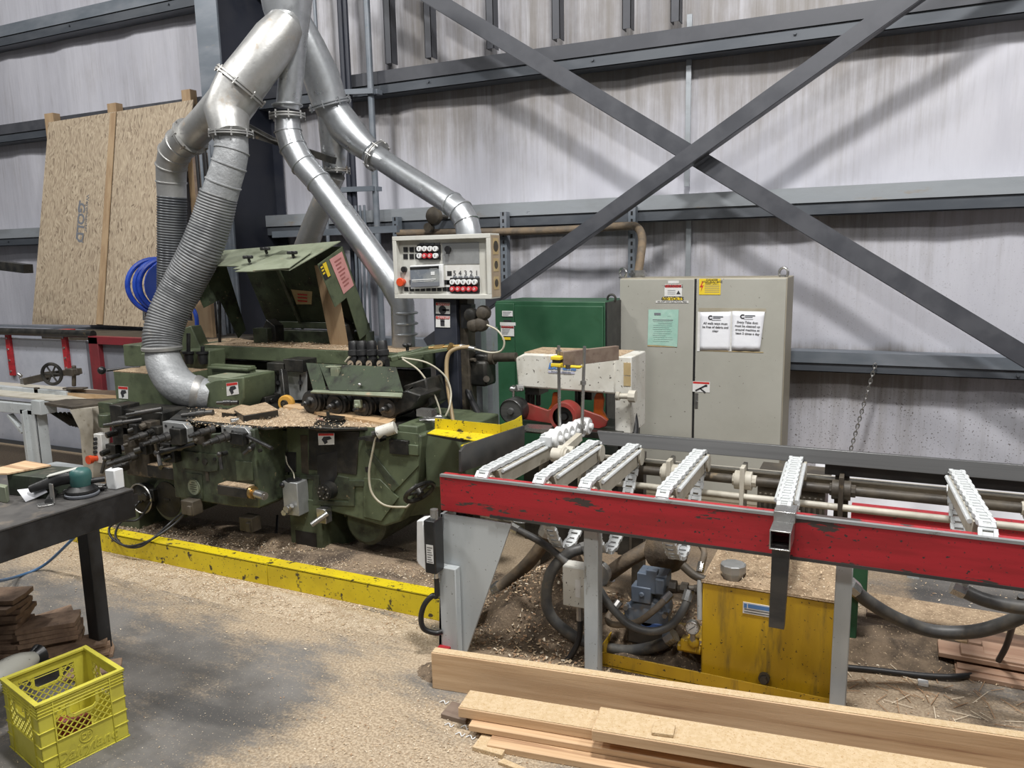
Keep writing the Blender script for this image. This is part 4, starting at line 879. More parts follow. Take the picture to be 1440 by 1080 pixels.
# chamfered right end
xe = P(592,605,y=YR).x
a = MB(); a.prism([(xe-.02,3.66,zt-.02),(xe+.14,3.8,zt-.02),(xe+.14,4.3,zt-.02),(xe-.02,4.3,zt-.02)], (0,0,-.33)); a.prism([(xe-.06,3.68,.5),(xe+.06,3.8,.5),(xe+.06,4.3,.5),(xe-.1,4.3,.5)], (-.12,0,-.2)); a.build('end_casting', M['green'], MO, bevel=.01)
# front panel lines / cover plates
def fp(px, py, o=.004): q = P(px, py, y=YR-o); return q
def plate_px(nm, pts, m, t=.006, y=YR, parent=MO, bev=.002):
    b = MB(); b.prism([P(px,py,y=y-t) for px,py in pts], (0,t,0)); return b.build(nm, m, parent, bevel=bev)
plate_px('cover_plate', [(513,600),(541,605),(588,610),(589,655),(556,690),(513,688)], M['green'], .008)
plate_px('cover_plate', [(511,672),(534,674),(560,700),(536,733),(511,727)], M['green'], .010)
plate_px('diagonal_rib', [(513,634),(520,632),(561,684),(553,692)], M['green_dirty'], .014)
plate_px('oily_panel', [(434,604),(505,607),(501,668),(434,660)], M['grime'], .006)
plate_px('outlet_recess', [(446,640),(474,634),(474,668),(459,700),(446,668)], M['blackpl'], .008)
plate_px('recess_plate', [(449,664),(490,672),(492,703),(449,700)], M['green_dirty'], .005)
plate_px('slot_plate', [(401,636),(416,636),(416,664),(401,664)], M['blackpl'], .005, bev=.006)
plate_px('slot_plate', [(513,657),(521,656),(521,664),(514,664)], M['blackpl'], .010)
plate_px('rust_patch', [(422,612),(432,612),(434,668),(424,665)], M['grime_brown'], .003)
plate_px('lower_flange', [(396,668),(448,668),(448,704),(490,706),(490,676),(512,676),(512,684),(498,684),(498,712),(440,710),(440,674),(396,674)], M['green_dirty'], .012)
a = MB(); c = P(466,688,y=YR); a.cyl(c, c-V((0,.07,0)), .052, n=24); a.cyl(c-V((0,.07,0)), c-V((0,.075,0)), .044, n=24); a.cyl(c-V((0,.075,0)), c-V((0,.085,0)), .014, n=6); a.build('motor_end', M['grime'], MO)
a = MB()
for k in range(8): t = k*.785; e = c+V((.034*math.cos(t),-.075,.034*math.sin(t))); a.cyl(e, e-V((0,.004,0)), .005, n=6)
a.build('bolt', M['steel'], MO)
# rusty tilted visor and warning label
a = MB(); a.plate([P(424,603,y=YR-.05),P(460,606,y=YR-.06),P(473,590,y=YR+.1),P(440,588,y=YR+.1)], .006); a.build('visor', mat('rusty_visor',(.2,.1,.075),.6,0,(.3,.2,.13),14), MO)
a = MB(); a.cyl(P(462,592,y=YR+.05), P(461,579,y=YR+.05), .01); a.cbox(P(470,588,y=YR+.08), .12,.06,.02); a.build('visor_clamp', M['grime'], MO)
def danger(pts, y, o, parent=MO, txt=False):
    """little label: white field, red strip, dark pictogram"""
    q = [P(px,py,y=y-o) for px,py in pts]; b = MB(); b.plate(q, .001); L_ = b.build('warning_label', M['label_white'], parent, flat=True); L_['label'] = 'white warning label with a red strip'
    tl, tr, br, bl = q; n = V((0,-.0012,0)); f = lambda u,v: tl.lerp(tr,u).lerp(bl.lerp(br,u),v)+n
    b = MB(); b.plate([f(.03,.02),f(.97,.02),f(.97,.22),f(.03,.22)], .0005); b.build('label_strip', M['label_red'], parent, flat=True)
    b = MB(); b.plate([f(.35,.3),f(.75,.28),f(.85,.5),f(.55,.62),f(.6,.8),f(.4,.95),f(.3,.7),f(.22,.55)], .0005); b.build('pictogram', M['ink'], parent, flat=True)
danger([(447,609),(470,609),(470,625),(448,626)], YR, .06)
# foot
x0 = P(411,760,y=YR).x; x1 = P(455,760,y=YR).x; xr2 = P(471,760,y=YR+.0).x
a = MB(); a.box(x0, x1, YR-.01, YR+.35, 0, .36); a.build('foot', M['green'], MO, bevel=.006)
a = MB(); a.box(x0+.04, x1-.045, YR-.0125, YR-.008, .055, .15); a.build('foot_slot', M['blackpl'], MO)
a = MB(); c = P(490,740,y=YR+.05); a.lathe(P(512,735,y=YR+.05), (0,1,0), [(0,.12),(.02,.145),(.5,.145)], 26); a.cbox(P(510,715,y=YR+.08)+V((0,.2,0)), .28,.4,.14); a.build('motor_housing', M['green_dirty'], MO)
# clamp block with lever
a = MB(); q = P(456,724,y=YR-.03); a.cbox(q, .07,.06,.09); a.build('lever_block', M['steel'], MO, bevel=.004)
a = MB(); a.cyl(P(461,722,y=YR-.05), P(438,738,y=YR-.12), .016, n=12); a.build('lever', M['steel'], MO)
# oiler box
x0 = P(397,690,y=YR-.1).x; x1 = P(418,690,y=YR-.1).x; x2 = P(430,690,y=YR-.1).x
zt_ = P(405,678,y=YR-.1).z; zb_ = P(405,724,y=YR-.1).z
a = MB(); a.box(x0, x1, YR-.1, YR+.0, zb_, zt_); a.build('oil_pump', M['alu'], MO, bevel=.005)
a = MB(); q = P(413,676,y=YR-.05); a.lathe(q-V((0,0,.005)), (0,0,1), [(0,.05),(.012,.05),(.016,.035),(.02,.035)], 20); a.sphere(P(397,682,y=YR-.1), .018); a.build('filler_cap', M['blackpl'], MO)
a = MB(); q = P(405,715,y=YR-.12); a.cyl(q+V((0,.03,0)), q-V((0,.02,0)), .02); a.cyl(q+V((-.02,0,-.03)), q+V((.03,0,.02)), .014); a.cyl(q+V((-.02,.02,-.025)), q+V((-.02,-.02,-.025)), .018); a.build('drain_valve', M['steel'], MO)
a = MB(); a.tube([P(414,673,y=YR-.05),P(412,664,y=YR-.03),P(404,652,y=YR-.02),P(402,640,y=YR)], .004, smooth=4); a.build('oil_line', M['clear_hose'], MO)
# cylinder with white hose at top right of the front
a = MB(); q0 = P(531,609,y=YR-.06); q1 = P(556,601,y=YR-.02); a.cyl(q0, q1, .036, n=20); a.build('air_cylinder', M['white_dusty'], MO)
a = MB(); a.cyl(q0-(q1-q0).normalized()*.03, q0, .02, n=10); a.bar(P(508,616,y=YR-.03),P(545,613,y=YR-.05),.05,.016); a.cbox(P(528,617,y=YR-.04), .1,.06,.02); a.build('cylinder_bracket', M['grime'], MO)
a = MB(); a.tube([P(529,612,y=YR-.07),P(524,635,y=YR-.06),P(519,665,y=YR-.06),P(523,693,y=YR-.06),P(540,710,y=YR-.05),P(565,713,y=YR-.02),P(577,708,y=YR),P(600,670,y=YR+.1),P(618,640,y=YR+.15),P(622,612,y=YR+.15)], .0065, smooth=6); a.build('air_line', M['clear_hose'], MO)
a = MB(); a.box(P(547,625,y=YR-.03).x, P(573,625,y=YR-.03).x, YR-.03, YR, P(550,636,y=YR).z, P(550,616,y=YR).z); a.build('cover_box', M['grime'], MO, bevel=.003)
a = MB(); q = P(577,632,y=YR-.01); a.cbox(q, .11,.02,.06); a.build('side_cover', M['green'], MO, bevel=.004)
# hand wheel
a = MB(); q = P(590,692,y=YR-.02); ax = V((.62,-.28,-.62)); a.ring(q, ax, .088, .013); a.cyl(q-ax.normalized()*.03, q+ax.normalized()*.02, .022)
_, s_, u_ = basis(ax)
for k in range(3): t = k*2.094; a.cyl(q, q+(s_*math.cos(t)+u_*math.sin(t))*.085, .008, n=8)
a.cyl(q, q-ax.normalized()*.05, .012); a.build('hand_wheel', M['grime'], MO)
# --- left base module
xl = P(246,700,y=YL).x; xr = P(363,690,y=YL).x; zbl = P(330,713,y=YL).z
a = MB(); a.prism([(xl,YL,P(246,700,y=YL).z),(P(330,712,y=YL).x,YL,zbl),(xr,YL,P(363,719,y=YL).z+.02),(xr,YL,.835),(xl,YL,.72),], (0,.85,0)); a.build('base_module', M['green_dirty'], MO, bevel=.01)
plate_px('cover_plate', [(258,634),(306,640),(306,662),(294,664),(256,658)], M['green_dirty'], .008, YL)
plate_px('cover_plate', [(331,648),(354,650),(356,676),(333,676)], M['green'], .006, YL)
plate_px('cover_plate', [(259,664),(283,668),(285,702),(262,698)], M['green_dirty'], .006, YL)
a = MB(); c = P(273,685,y=YL-.007); a.cyl(c, c-V((0,.006,0)), .052, n=28); a.build('maker_badge', M['green_pale'], MO)
a = MB(); a.ring(c-V((0,.006,0)), (0,1,0), .049, .002, n=30, k=5); 
for i, w in enumerate((.03,.06,.05,.06,.03)): a.cbox(c-V((0,.0065,-.03+.014*i)), w, .001, .004)
a.build('badge_relief', M['green_dirty'], MO)
for px, py in ((290,649),(279,645),(304,645),(367,633)):
    a = MB(); q = P(px,py,y=YL); a.cyl(q, q-V((0,.016,0)), .012 if px!=290 else .02, n=8); a.build('bolt', M['grime'], MO)
a = MB(); q = P(291,663,y=YL-.002); a.box(q.x-.012,q.x+.012,YL-.004,YL,q.z-.06,q.z+.05); a.build('rust_patch', M['grime_brown'], MO)
def spindle_box(px0, px1, py0, py1, y, dpth=.09, axis=True, dirx=1):
    q0 = P(px0,py0,y=y-dpth); q1 = P(px1,py1,y=y-dpth); b = MB(); b.box(q0.x,q1.x,y-dpth,y,q1.z,q0.z); b.build('spindle_block', M['grime'], MO, bevel=.004)
    b = MB(); b.box(q0.x+.005,q1.x-.005,y-dpth+.005,y-.005,q0.z,q0.z+.006); b.build('dust_layer', M['sawdust'], MO)
    cc = V((q1.x, y-dpth*.5, (q0.z+q1.z)/2)); b = MB(); b.cyl(cc, cc+V((.02,0,0)), .038, n=20); b.cyl(cc+V((.02,0,0)), cc+V((.05,-.01,0)), .022, n=16); b.build('brass_collar', M['brass'], MO)
    b = MB(); e = cc+V((.05,-.01,0)); b.cyl(e, e+V((.08,-.02,0)), .024, n=14); b.cyl(e+V((.08,-.02,0)), e+V((.084,-.021,0)), .012, n=8); b.build('square_shaft', M['steel'], MO)
spindle_box(305,347,682,702, YL, .08)
spindle_box(206,246,654,676, YL+.14, .09)
# black recess between modules
a = MB(); a.prism([P(363,600,y=YR),P(404,606,y=YR),P(404,700,y=YR),P(363,716,y=YR)], (0,.2,0)); a.build('middle_casting', M['green_dirty'], MO, bevel=.004)
# lower left section with motor and foot
YLL = YL+.14
x0 = P(160,640,y=YLL).x; x1 = P(252,640,y=YLL).x
a = MB(); a.prism([(x0,YLL,P(170,690,y=YLL).z),(x1,YLL,P(250,690,y=YLL).z),(x1,YLL,.52),(x0,YLL,.52)], (0,.7,0)); a.build('base_module', M['green_dirty'], MO, bevel=.01)
a = MB(); a.box(x0+.02, x1+.1, YLL+.1, YLL+.7, .5, .80); a.build('inner_casting', M['grime'], MO, bevel=.01)
plate_px('badge_strip', [(222,678),(240,680),(240,686),(222,684)], M['grime'], .004, YLL)
a = MB(); c = P(243,700,y=YLL+.02); a.lathe(c, (0,1,0), [(-.04,.13),(-.03,.15),(.3,.15)], 30); a.build('motor_housing', M['green'], MO)
a = MB(); a.cyl(c+V((0,-.041,0)), c+V((0,-.046,0)), .12, n=30); a.cbox(c+V((0,-.048,.0)), .05,.004,.012); a.build('motor_cover', M['grime'], MO)
a = MB(); q0 = P(162,736,y=YLL); q1 = P(196,736,y=YLL); a.box(q0.x,q1.x,YLL,YLL+.3,0,.2); a.build('foot', M['green'], MO, bevel=.006)
a = MB(); a.box(q0.x+.02,q0.x+.07,YLL-.003,YLL,.05,.12); a.build('foot_slot', M['blackpl'], MO)
a = MB(); c = P(201,700,y=YLL-.05); a.lathe(c+V((0,.05,0)), (0,-1,0), [(0,.09),(.03,.1),(.06,.1),(.065,.09)], 30); a.cyl(c-V((0,.015,0)), c-V((0,.03,0)), .03); a.build('pulley', M['grime'], MO)
a = MB(); a.ring(c-V((0,.02,0)), (0,1,0), .1, .006, n=36, k=6); a.build('pulley_rim', M['steel'], MO)
a = MB(); q = P(216,694,y=YLL-.02); a.cbox(q, .09,.08,.08); a.cyl(q-V((0,.04,0)), q-V((.0,.08,0)), .03, n=12); a.build('shaft_block', M['grime'], MO, bevel=.005)
# small foot blocks on leads
for (px,py,y_) in ((270,712,YL-.03),(352,735,YL+.05)):
    a = MB(); q = P(px,py,y=y_); a.cbox(q, .1,.08,.09); a.cbox(q+V((.03,-.045,-.01)), .03,.02,.06); a.build('foot_switch', M['grime_brown'], MO, bevel=.004)
# --- upper table deck
zt = .845
a = MB(); pts = [P(238,589,z=zt),P(262,590,z=zt),P(310,597,z=zt),P(349,597,z=zt),P(372,601,z=zt),P(405,598,z=zt),P(470,602,z=zt),P(590,600,z=zt),P(622,585,z=zt),P(600,572,z=zt),P(400,560,z=zt),P(260,572,z=zt)]
a.prism(pts, (0,0,-.018)); a.build('table_plate', M['grime'], MO, bevel=.004)
# sawdust on table with wavy surface
import itertools
def dust_sheet(nm, corners, z, parent, nx=30, ny=10, amp=.012, m='sawdust', edge=.25):
    c = [V((p.x,p.y,0)) for p in corners]; b = MB()
    for j in range(ny+1):
        for i in range(nx+1):
            u, v = i/nx, j/ny; p = c[0].lerp(c[1],u).lerp(c[3].lerp(c[2],u),v); e = min(1, min(u,1-u,v,1-v)/edge)
            h = e*(amp*(1+.6*math.sin(u*9+v*4)+.5*math.sin(u*23-v*11))+random.uniform(0,amp*.35))-.002*(1-e)
            b.v.append(V((p.x,p.y,z+h+.004)))
    for j in range(ny):
        for i in range(nx):
            k = j*(nx+1)+i; b.f.append([k,k+1,k+nx+2,k+nx+1]); b.m.append(0)
    return b.build(nm, M[m], parent, ang=80)
dust_sheet('sawdust_layer', [P(270,591,z=zt),P(370,600,z=zt),P(400,578,z=zt),P(290,575,z=zt)], zt, MO, amp=.012)
dust_sheet('sawdust_layer', [P(372,600,z=zt),P(440,600,z=zt),P(452,574,z=zt),P(395,572,z=zt)], zt, MO, amp=.012)
dust_sheet('sawdust_layer', [P(480,600,z=zt),P(545,602,z=zt),P(552,590,z=zt),P(490,590,z=zt)], zt, MO, amp=.006)
# board being fed
a = MB(); a.prism([P(398,571,z=.87),P(545,596,z=.87),P(556,588,z=.87),P(410,566,z=.87)], (0,0,-.02)); tag(a.build('fed_board', M['pine_x']), 'thin cedar board lying under the feed rollers on the machine bed', 'board')
# --- fence blocks on the deck
for pts, h in (([(330,588),(343,596),(392,588),(374,577)], .05), ([(312,588),(330,590),(358,580),(340,577)], .035)):
    q = [P(px,py,z=zt) for px,py in pts]; a = MB(); a.prism(q, (0,0,h)); a.build('stop_block', M['grime'], MO, bevel=.004)
    a = MB(); a.prism([p+V((0,0,h)) for p in q], (0,0,.004)); a.build('dust_layer', M['sawdust'], MO)
q = P(335,590,z=.87); a = MB(); a.cyl(q, q-V((.02,.04,0)), .012); a.build('stop_screw', M['steel'], MO)
# spindle locks with grey plates on the left module front
for (px0,px1) in ((228,262),(310,349)):
    yy = P(px0,592 if px0 < 300 else 597.5,z=.842).y-.012; q0 = P(px0,592,y=yy); q1 = P(px1,592,y=yy); a = MB(); zt1 = .842; zb1 = P(px0,620,y=yy).z
    a.prism([(q0.x,yy,zt1),(q1.x-.03,yy,zt1),(q1.x,yy,zt1-.03),(q1.x,yy,zb1+.01),(q1.x-.02,yy,zb1),(q0.x,yy,zb1)], (0,.05,0)); a.build('clamp_plate', M['alu'], MO, bevel=.003)
    for dx, dz in ((.03,-.025),(.03,-.075),(.09,-.03)):
        b = MB(); e = V((q0.x+dx,yy,zt1+dz)); b.cyl(e, e-V((0,.004,0)), .009, n=8); b.build('bolt', M['blackpl'], MO)
    b = MB(); b.box(q0.x+.11,q1.x-.005,yy-.05,yy,zb1+.0,zt1-.025); b.build('spindle_block', M['grime'], MO, bevel=.004)
    b = MB(); e = V((q0.x+.10,yy-.05,zb1+.05)); d = V((-.2,-1,-.12)).normalized()
    for k,(r,t0,t1) in enumerate(((.03,0,.03),(.022,.03,.06),(.026,.06,.07),(.018,.07,.12),(.011,.12,.16))): b.cyl(e+d*t0, e+d*t1, r, n=12)
    b.build('adjusting_spindle', M['dark_steel'], MO)
def rod(nm, p, d, L_, rs, m='dark_steel'):
    b = MB(); p = V(p); d = V(d).normalized(); n = len(rs)
    for i, r in enumerate(rs): b.cyl(p+d*(L_*i/n), p+d*(L_*(i+1)/n), r, n=12)
    return b.build(nm, M[m], MO)
dd = (-.2,-1,-.1)
rod('adjusting_spindle', P(300,603,y=YL-.02), dd, .16, (.026,.02,.024,.016,.012))
rod('adjusting_spindle', P(215,608,y=YL+.02), dd, .16, (.026,.02,.024,.016,.012))
rod('adjusting_spindle', P(192,640,y=YL+.05), dd, .2, (.03,.022,.018,.014))
rod('adjusting_spindle', P(178,653,y=YL+.05), dd, .14, (.04,.03,.018))
rod('clamp_rod', P(228,575,y=YL+.1), (-.75,-.5,-.12), .22, (.016,.016,.016,.011))
rod('clamp_rod', P(200,590,y=YL+.1), (-.75,-.5,-.1), .24, (.014,.014,.018,.012))
rod('clamp_rod', P(300,580,z=.88), (-.9,-.4,-.08), .2, (.02,.024,.018,.014))
rod('clamp_rod', P(335,566,z=.9), (-.9,-.4,0), .14, (.016,.02,.012))
# star handle
c = P(222,637,y=YL-.1); a = MB(); a.sphere(c, .025); ax = V((-.6,-.75,-.1)); _, s_, u_ = basis(ax)
for k in range(4):
    t = k*1.571+.5; e = c+(s_*math.cos(t)+u_*math.sin(t))*.13; a.cyl(c, e, .011, .014, n=10)
a.cyl(c, c-ax.normalized()*.15, .02); a.build('star_handle', M['dark_steel'], MO)
# crank handles
for pts in ([(275,625),(250,634)],):
    a = MB(); a.cyl(P(275,624,y=YL-.05), P(226,636,y=YL-.1), .013); a.build('lever', M['blackpl'], MO)
def crank(p0, p1, p2, y, m='dark_steel'):
    a = MB(); a.cyl(P(*p0,y=y+.1), P(*p1,y=y), .014, n=10); a.cyl(P(*p1,y=y), P(*p2,y=y-.01), .011, n=10); a.sphere(P(*p1,y=y), .018); a.build('crank_handle', M[m], MO)
crank((328,634),(309,639),(312,660), YL-.05); crank((362,620),(352,631),(343,638), YL-.04); crank((168,640),(148,645),(143,665), YL+.02)
rod('lever', P(345,612,y=YL-.02), (.9,-.3,-.1), .3, (.011,.011,.011), 'blackpl')
for (a0,a1,h,y_) in (((155,178),(190,600),.2,YL+.12),):
    pass
# dark castings at far left
a = MB(); a.box(P(172,610,y=YL+.08).x, P(206,610,y=YL+.08).x, YL+.08, YL+.2, P(180,668,y=YL+.08).z, P(180,612,y=YL+.08).z); a.build('slide_casting', M['grime_brown'], MO, bevel=.006)
a = MB(); a.box(P(158,580,y=YL+.12).x, P(174,580,y=YL+.12).x, YL+.1, YL+.25, P(160,625,y=YL+.1).z, P(160,570,y=YL+.1).z); a.build('slide_casting', M['grime'], MO, bevel=.005)
a = MB(); a.box(P(174,575,y=YL+.15).x, P(232,575,y=YL+.15).x, YL+.12, YL+.35, P(180,610,y=YL+.15).z, P(180,574,y=YL+.15).z); a.build('slide_casting', M['grime'], MO, bevel=.01)
a = MB(); a.box(P(138,575,y=YL+.3).x, P(158,575,y=YL+.3).x, YL+.3, YL+.5, P(145,592,y=YL+.3).z, P(145,566,y=YL+.3).z); a.cyl(P(148,582,y=YL+.25), P(150,600,y=YL+.25), .05); a.build('slide_casting', M['green_dirty'], MO, bevel=.006)
rk = random.Random(5)
for (px,py,y_) in ((180,592,YL+.1),(196,602,YL+.08),(212,596,YL+.06),(188,622,YL+.06),(206,630,YL+.04),(172,606,YL+.12),(222,604,YL+.05),(238,628,YL+.02),(160,632,YL+.14),(285,616,YL-.02),(240,573,z_) if False else (248,640,YL-.01)):
    q = P(px,py,y=y_); b = MB(); b.cbox(q, rk.uniform(.05,.11), rk.uniform(.05,.1), rk.uniform(.04,.08)); b.cyl(q-V((0,.04,0)), q-V((rk.uniform(.0,.03),rk.uniform(.06,.11),.01)), rk.uniform(.01,.022), n=10); b.build('slide_block', M['grime'] if rk.random() < .7 else M['grime_brown'], MO, bevel=.004)
# push-button strip
a = MB(); q0 = P(131,610,y=YL+.2); q1 = P(146,652,y=YL+.2); a.box(q0.x,q1.x,YL+.2,YL+.26,q1.z,q0.z); a.build('button_strip', M['label_white'], MO, bevel=.004)
for k in range(5):
    a = MB(); q = P(135.5,617+6.2*k,y=YL+.2); a.cyl(q, q-V((0,.018,0)), .012, n=10); a.build('button', M['blackpl'], MO)
a = MB(); q = P(132,645,y=YL+.18); a.cyl(q+V((0,.03,0)), q-V((0,.02,0)), .022, n=18); a.cyl(q-V((0,.02,0)), q-V((0,.045,0)), .03, n=20); a.build('stop_button', M['estop'], MO)
# --- outlet hood at the front left (hose elbow plugs into it)
yh = 3.80; a = MB()
x0 = P(163,560,y=yh).x; x1 = P(212,560,y=yh).x; z0 = P(165,572,y=yh).z; z1 = P(165,523,y=yh).z
a.box(x0, x1+.25, yh, yh+.3, z0, z1); a.build('side_hood', M['green'], MO, bevel=.006)
a = MB(); a.box(x0, x1+.25, yh, yh+.3, z1, z1+.006); a.build('dust_layer', M['sawdust'], MO)
danger([(166,543),(180,544),(180,561),(167,560)], yh, .002)
a = MB(); a.prism([P(276,582,y=3.76),P(288,540,y=3.76),P(302,534,y=3.76),P(342,530,y=3.76),P(343,560,y=3.76),P(330,586,y=3.76),P(282,588,y=3.76)], (0,.3,0)); a.build('outlet_hood', M['green'], MO, bevel=.01)
danger([(318,539),(334,537),(336,554),(319,557)], 3.76, .002)
a = MB(); a.box(P(300,530,y=3.85).x, P(350,530,y=3.85).x, 3.8, 4.15, P(310,536,y=3.85).z, P(310,528,y=3.85).z); a.build('table_ledge', M['green_pale'], MO, bevel=.004)
a = MB(); a.box(P(296,515,y=4.0).x, P(352,515,y=4.0).x, 4.0, 4.05, P(310,532,y=4.0).z, P(310,513,y=4.0).z); a.box(P(296,515,y=3.99).x, P(352,515,y=3.99).x, 3.96, 4.05, P(310,518,y=4.0).z, P(310,515,y=4.0).z); a.build('press_beam', M['green'], MO, bevel=.004)
# lever with black ball
a = MB(); a.cyl(P(197,516,y=4.0), P(150,521,y=3.85), .009); a.sphere(P(143,521,y=3.83), .03); a.build('lever', M['blackpl'], MO)
a = MB(); a.box(P(181,495,y=4.2).x, P(215,495,y=4.2).x, 4.15, 4.35, P(190,514,y=4.2).z, P(190,495,y=4.2).z); a.box(P(181,490,y=4.2).x, P(206,490,y=4.2).x, 4.15, 4.35, P(190,497,y=4.2).z, P(190,484,y=4.2).z); a.build('gear_housing', M['green'], MO, bevel=.006)
# adjusting towers at left
yt = 4.1
a = MB(); a.prism([P(245,525,y=yt),P(250,493,y=yt),P(294,493,y=yt),P(294,530,y=yt),P(262,530,y=yt)], (0,.16,0)); a.build('tower_block', M['green'], MO, bevel=.008)
a = MB(); a.prism([P(248,500,y=yt+.16),P(256,462,y=yt+.16),P(268,458,y=yt+.16),P(282,490,y=yt+.16),P(282,500,y=yt+.16)], (0,.1,0)); a.build('tower_gusset', M['green'], MO, bevel=.008)
for px, t0, t1 in ((265,469,498),(285,487,497)):
    a = MB(); p0 = P(px,t1,y=yt-.02); p1 = P(px,t0,y=yt-.02); a.cyl(p0, p1, .014); a.lathe(P(px,500,y=yt-.02)-V((0,0,.06)), (0,0,1), [(0,.03),(.02,.035),(.07,.035),(.075,.045),(.09,.045)], 14); a.build('adjusting_screw', M['blackpl'], MO)
# --- long green cross beam
yb = 4.3
a = MB(); p0 = P(284,490,y=yb); p1 = P(520,505,y=yb); zt2 = 1.185; a.box(p0.x-.1, p1.x+.42, yb, yb+.34, zt2-.1, zt2); a.build('cross_beam', M['green'], MO, bevel=.006)
dust_sheet('dust_layer', [V((p0.x,yb,0)),V((p1.x+.3,yb,0)),V((p1.x+.3,yb+.32,0)),V((p0.x,yb+.32,0))], zt2, MO, amp=.004)
a = MB(); a.box(P(278,484,y=4.6).x, P(355,484,y=4.6).x, 4.5, 4.75, 1.12, 1.17); a.build('rear_deck', M['green'], MO)
dust_sheet('dust_layer', [V((P(278,484,y=4.6).x,4.5,0)),V((P(352,484,y=4.6).x,4.5,0)),V((P(352,484,y=4.6).x,4.75,0)),V((P(278,484,y=4.6).x,4.75,0))], 1.17, MO, amp=.012)
a = MB(); q = P(309,488,y=4.45); q1 = P(309,420,y=4.45); a.cyl(q, q1, .012); a.build('guide_rod', M['blackpl'], MO)
# dark interior below beam
a = MB(); a.box(p0.x, p1.x+.3, 4.45, 4.6, .85, 1.05); a.build('inner_casting', M['grime'], MO, bevel=.01)
a = MB(); a.box(p0.x+.05, P(560,560,y=4.4).x, 4.2, 4.45, .82, .86); a.build('inner_bed', M['grime_brown'], MO)
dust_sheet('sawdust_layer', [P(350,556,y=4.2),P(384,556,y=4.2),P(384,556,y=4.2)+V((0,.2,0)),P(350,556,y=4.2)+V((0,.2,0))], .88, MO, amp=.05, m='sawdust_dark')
a = MB(); q = P(368,560,y=4.0); a.box(q.x-.06,q.x+.08,3.95,4.1,q.z-.05,q.z+.02); a.cyl(q+V((-.1,0,-.01)), q+V((.1,0,-.01)), .02); a.cyl(P(375,560,y=4.05), P(375,560,y=4.05)+V((0,.1,0)), .06); a.build('spindle_block', M['grime'], MO, bevel=.005)
# grey guard plates
for pts in ([(382,521),(398,522),(398,563),(383,562)], [(398,522),(431,522),(431,562),(399,564)]):
    b = MB(); b.prism([P(px,py,y=4.1) for px,py in pts], (0,.01,0)); b.build('guard_plate', M['alu'], MO, bevel=.002)
for px in (391,422):
    b = MB(); q0 = P(px,527,y=4.095); q1 = P(px,549,y=4.095); b.bar(q0,q1,.008,.004,up=(0,1,0)); b.cyl(P(px,538,y=4.095), P(px,538,y=4.08), .016, n=6); b.build('slot_bolt', M['blackpl'], MO)
a = MB(); a.box(P(382,510,y=4.1).x,P(408,510,y=4.1).x,4.05,4.15,P(390,520,y=4.1).z,P(390,509,y=4.1).z); a.box(P(405,505,y=4.1).x,P(432,505,y=4.1).x,4.05,4.2,P(390,520,y=4.1).z,P(390,503,y=4.1).z); a.build('guard_mount', M['grime'], MO, bevel=.004)
# press wheel
a = MB(); a.bar(P(398,520,y=4.02), P(402,560,y=3.95), .03, .05, up=(0,1,0)); a.build('press_arm', M['grime'], MO, bevel=.005)
a = MB(); q = P(403,567,y=3.92); a.lathe(q-V((0,0,0)), (.25,-1,0), [(-.02,.026),(-.02,.05),(-.012,.055),(.012,.055),(.02,.05),(.02,.026)], 24); a.build('press_wheel', M['caster'], MO)
a = MB(); a.cyl(q-V((0,-.025,0)), q-V((0,.03,0)), .026); a.cyl(q-V((0,.03,0)), q-V((0,.04,0)), .012, n=6); a.build('wheel_hub', M['grime'], MO)
# --- feed rollers
for i, (px,py) in enumerate(((436,566),(471,570),(508,573),(545,574))):
    q = P(px,py,y=3.76); r = pr(16.5, q); a = MB()
    a.lathe(q, (0,1,0), [(0,r*.78),(.01,r*.78),(.012,r),(.03,r),(.035,r*.93),(.05,r*.93),(.055,r),(.08,r),(.085,r*.93),(.1,r*.93),(.105,r),(.2,r)], 28); a.build('feed_roller', M['dark_steel'], MO)
    a = MB(); a.lathe(q, (0,-1,0), [(0,r*.5),(.01,r*.3),(.02,r*.26),(.05,r*.22),(.055,r*.15),(.075,r*.13)], 18); a.build('roller_hub', M['dark_steel'], MO)
a = MB(); q = P(504,570,y=3.73); a.cbox(q+V((0,0,.01)), .045,.03,.05); a.cyl(q, q-V((0,.03,0)), .015, n=8); a.build('roller_bracket', M['green_pale'], MO, bevel=.006)
# roller covers
a = MB(); a.plate([P(448,511,y=3.86),P(557,516,y=3.86),P(567,551,y=3.74),P(463,549,y=3.74)], .006); a.build('roller_cover', M['green_dark'], MO, bevel=.002)
a = MB(); a.plate([P(430,510,y=3.865),P(449,511,y=3.865),P(459,549,y=3.76),P(440,549,y=3.76)], .006); a.build('roller_cover', M['green_dark'], MO, bevel=.002)
a = MB(); a.plate([P(440,548,y=3.76),P(566,552,y=3.74),P(564,558,y=3.70),P(436,551,y=3.71)], .012); a.build('cover_lip', M['green_pale'], MO, bevel=.002)
a = MB(); q = P(506,541,y=3.75); a.sphere(q, .012); a.build('bolt', M['steel'], MO)
a = MB(); a.cbox(P(469,516,y=3.83), .09,.05,.012); a.cbox(P(472,524,y=3.82), .06,.03,.06); a.build('cover_latch', M['green_pale'], MO, bevel=.005)
a = MB(); a.hexa([P(556,566,y=3.74),P(577,548,y=4.0),P(577,548,y=4.05),P(556,566,y=3.8),P(565,552,y=3.74),P(592,536,y=4.0),P(592,536,y=4.05),P(565,552,y=3.8)])
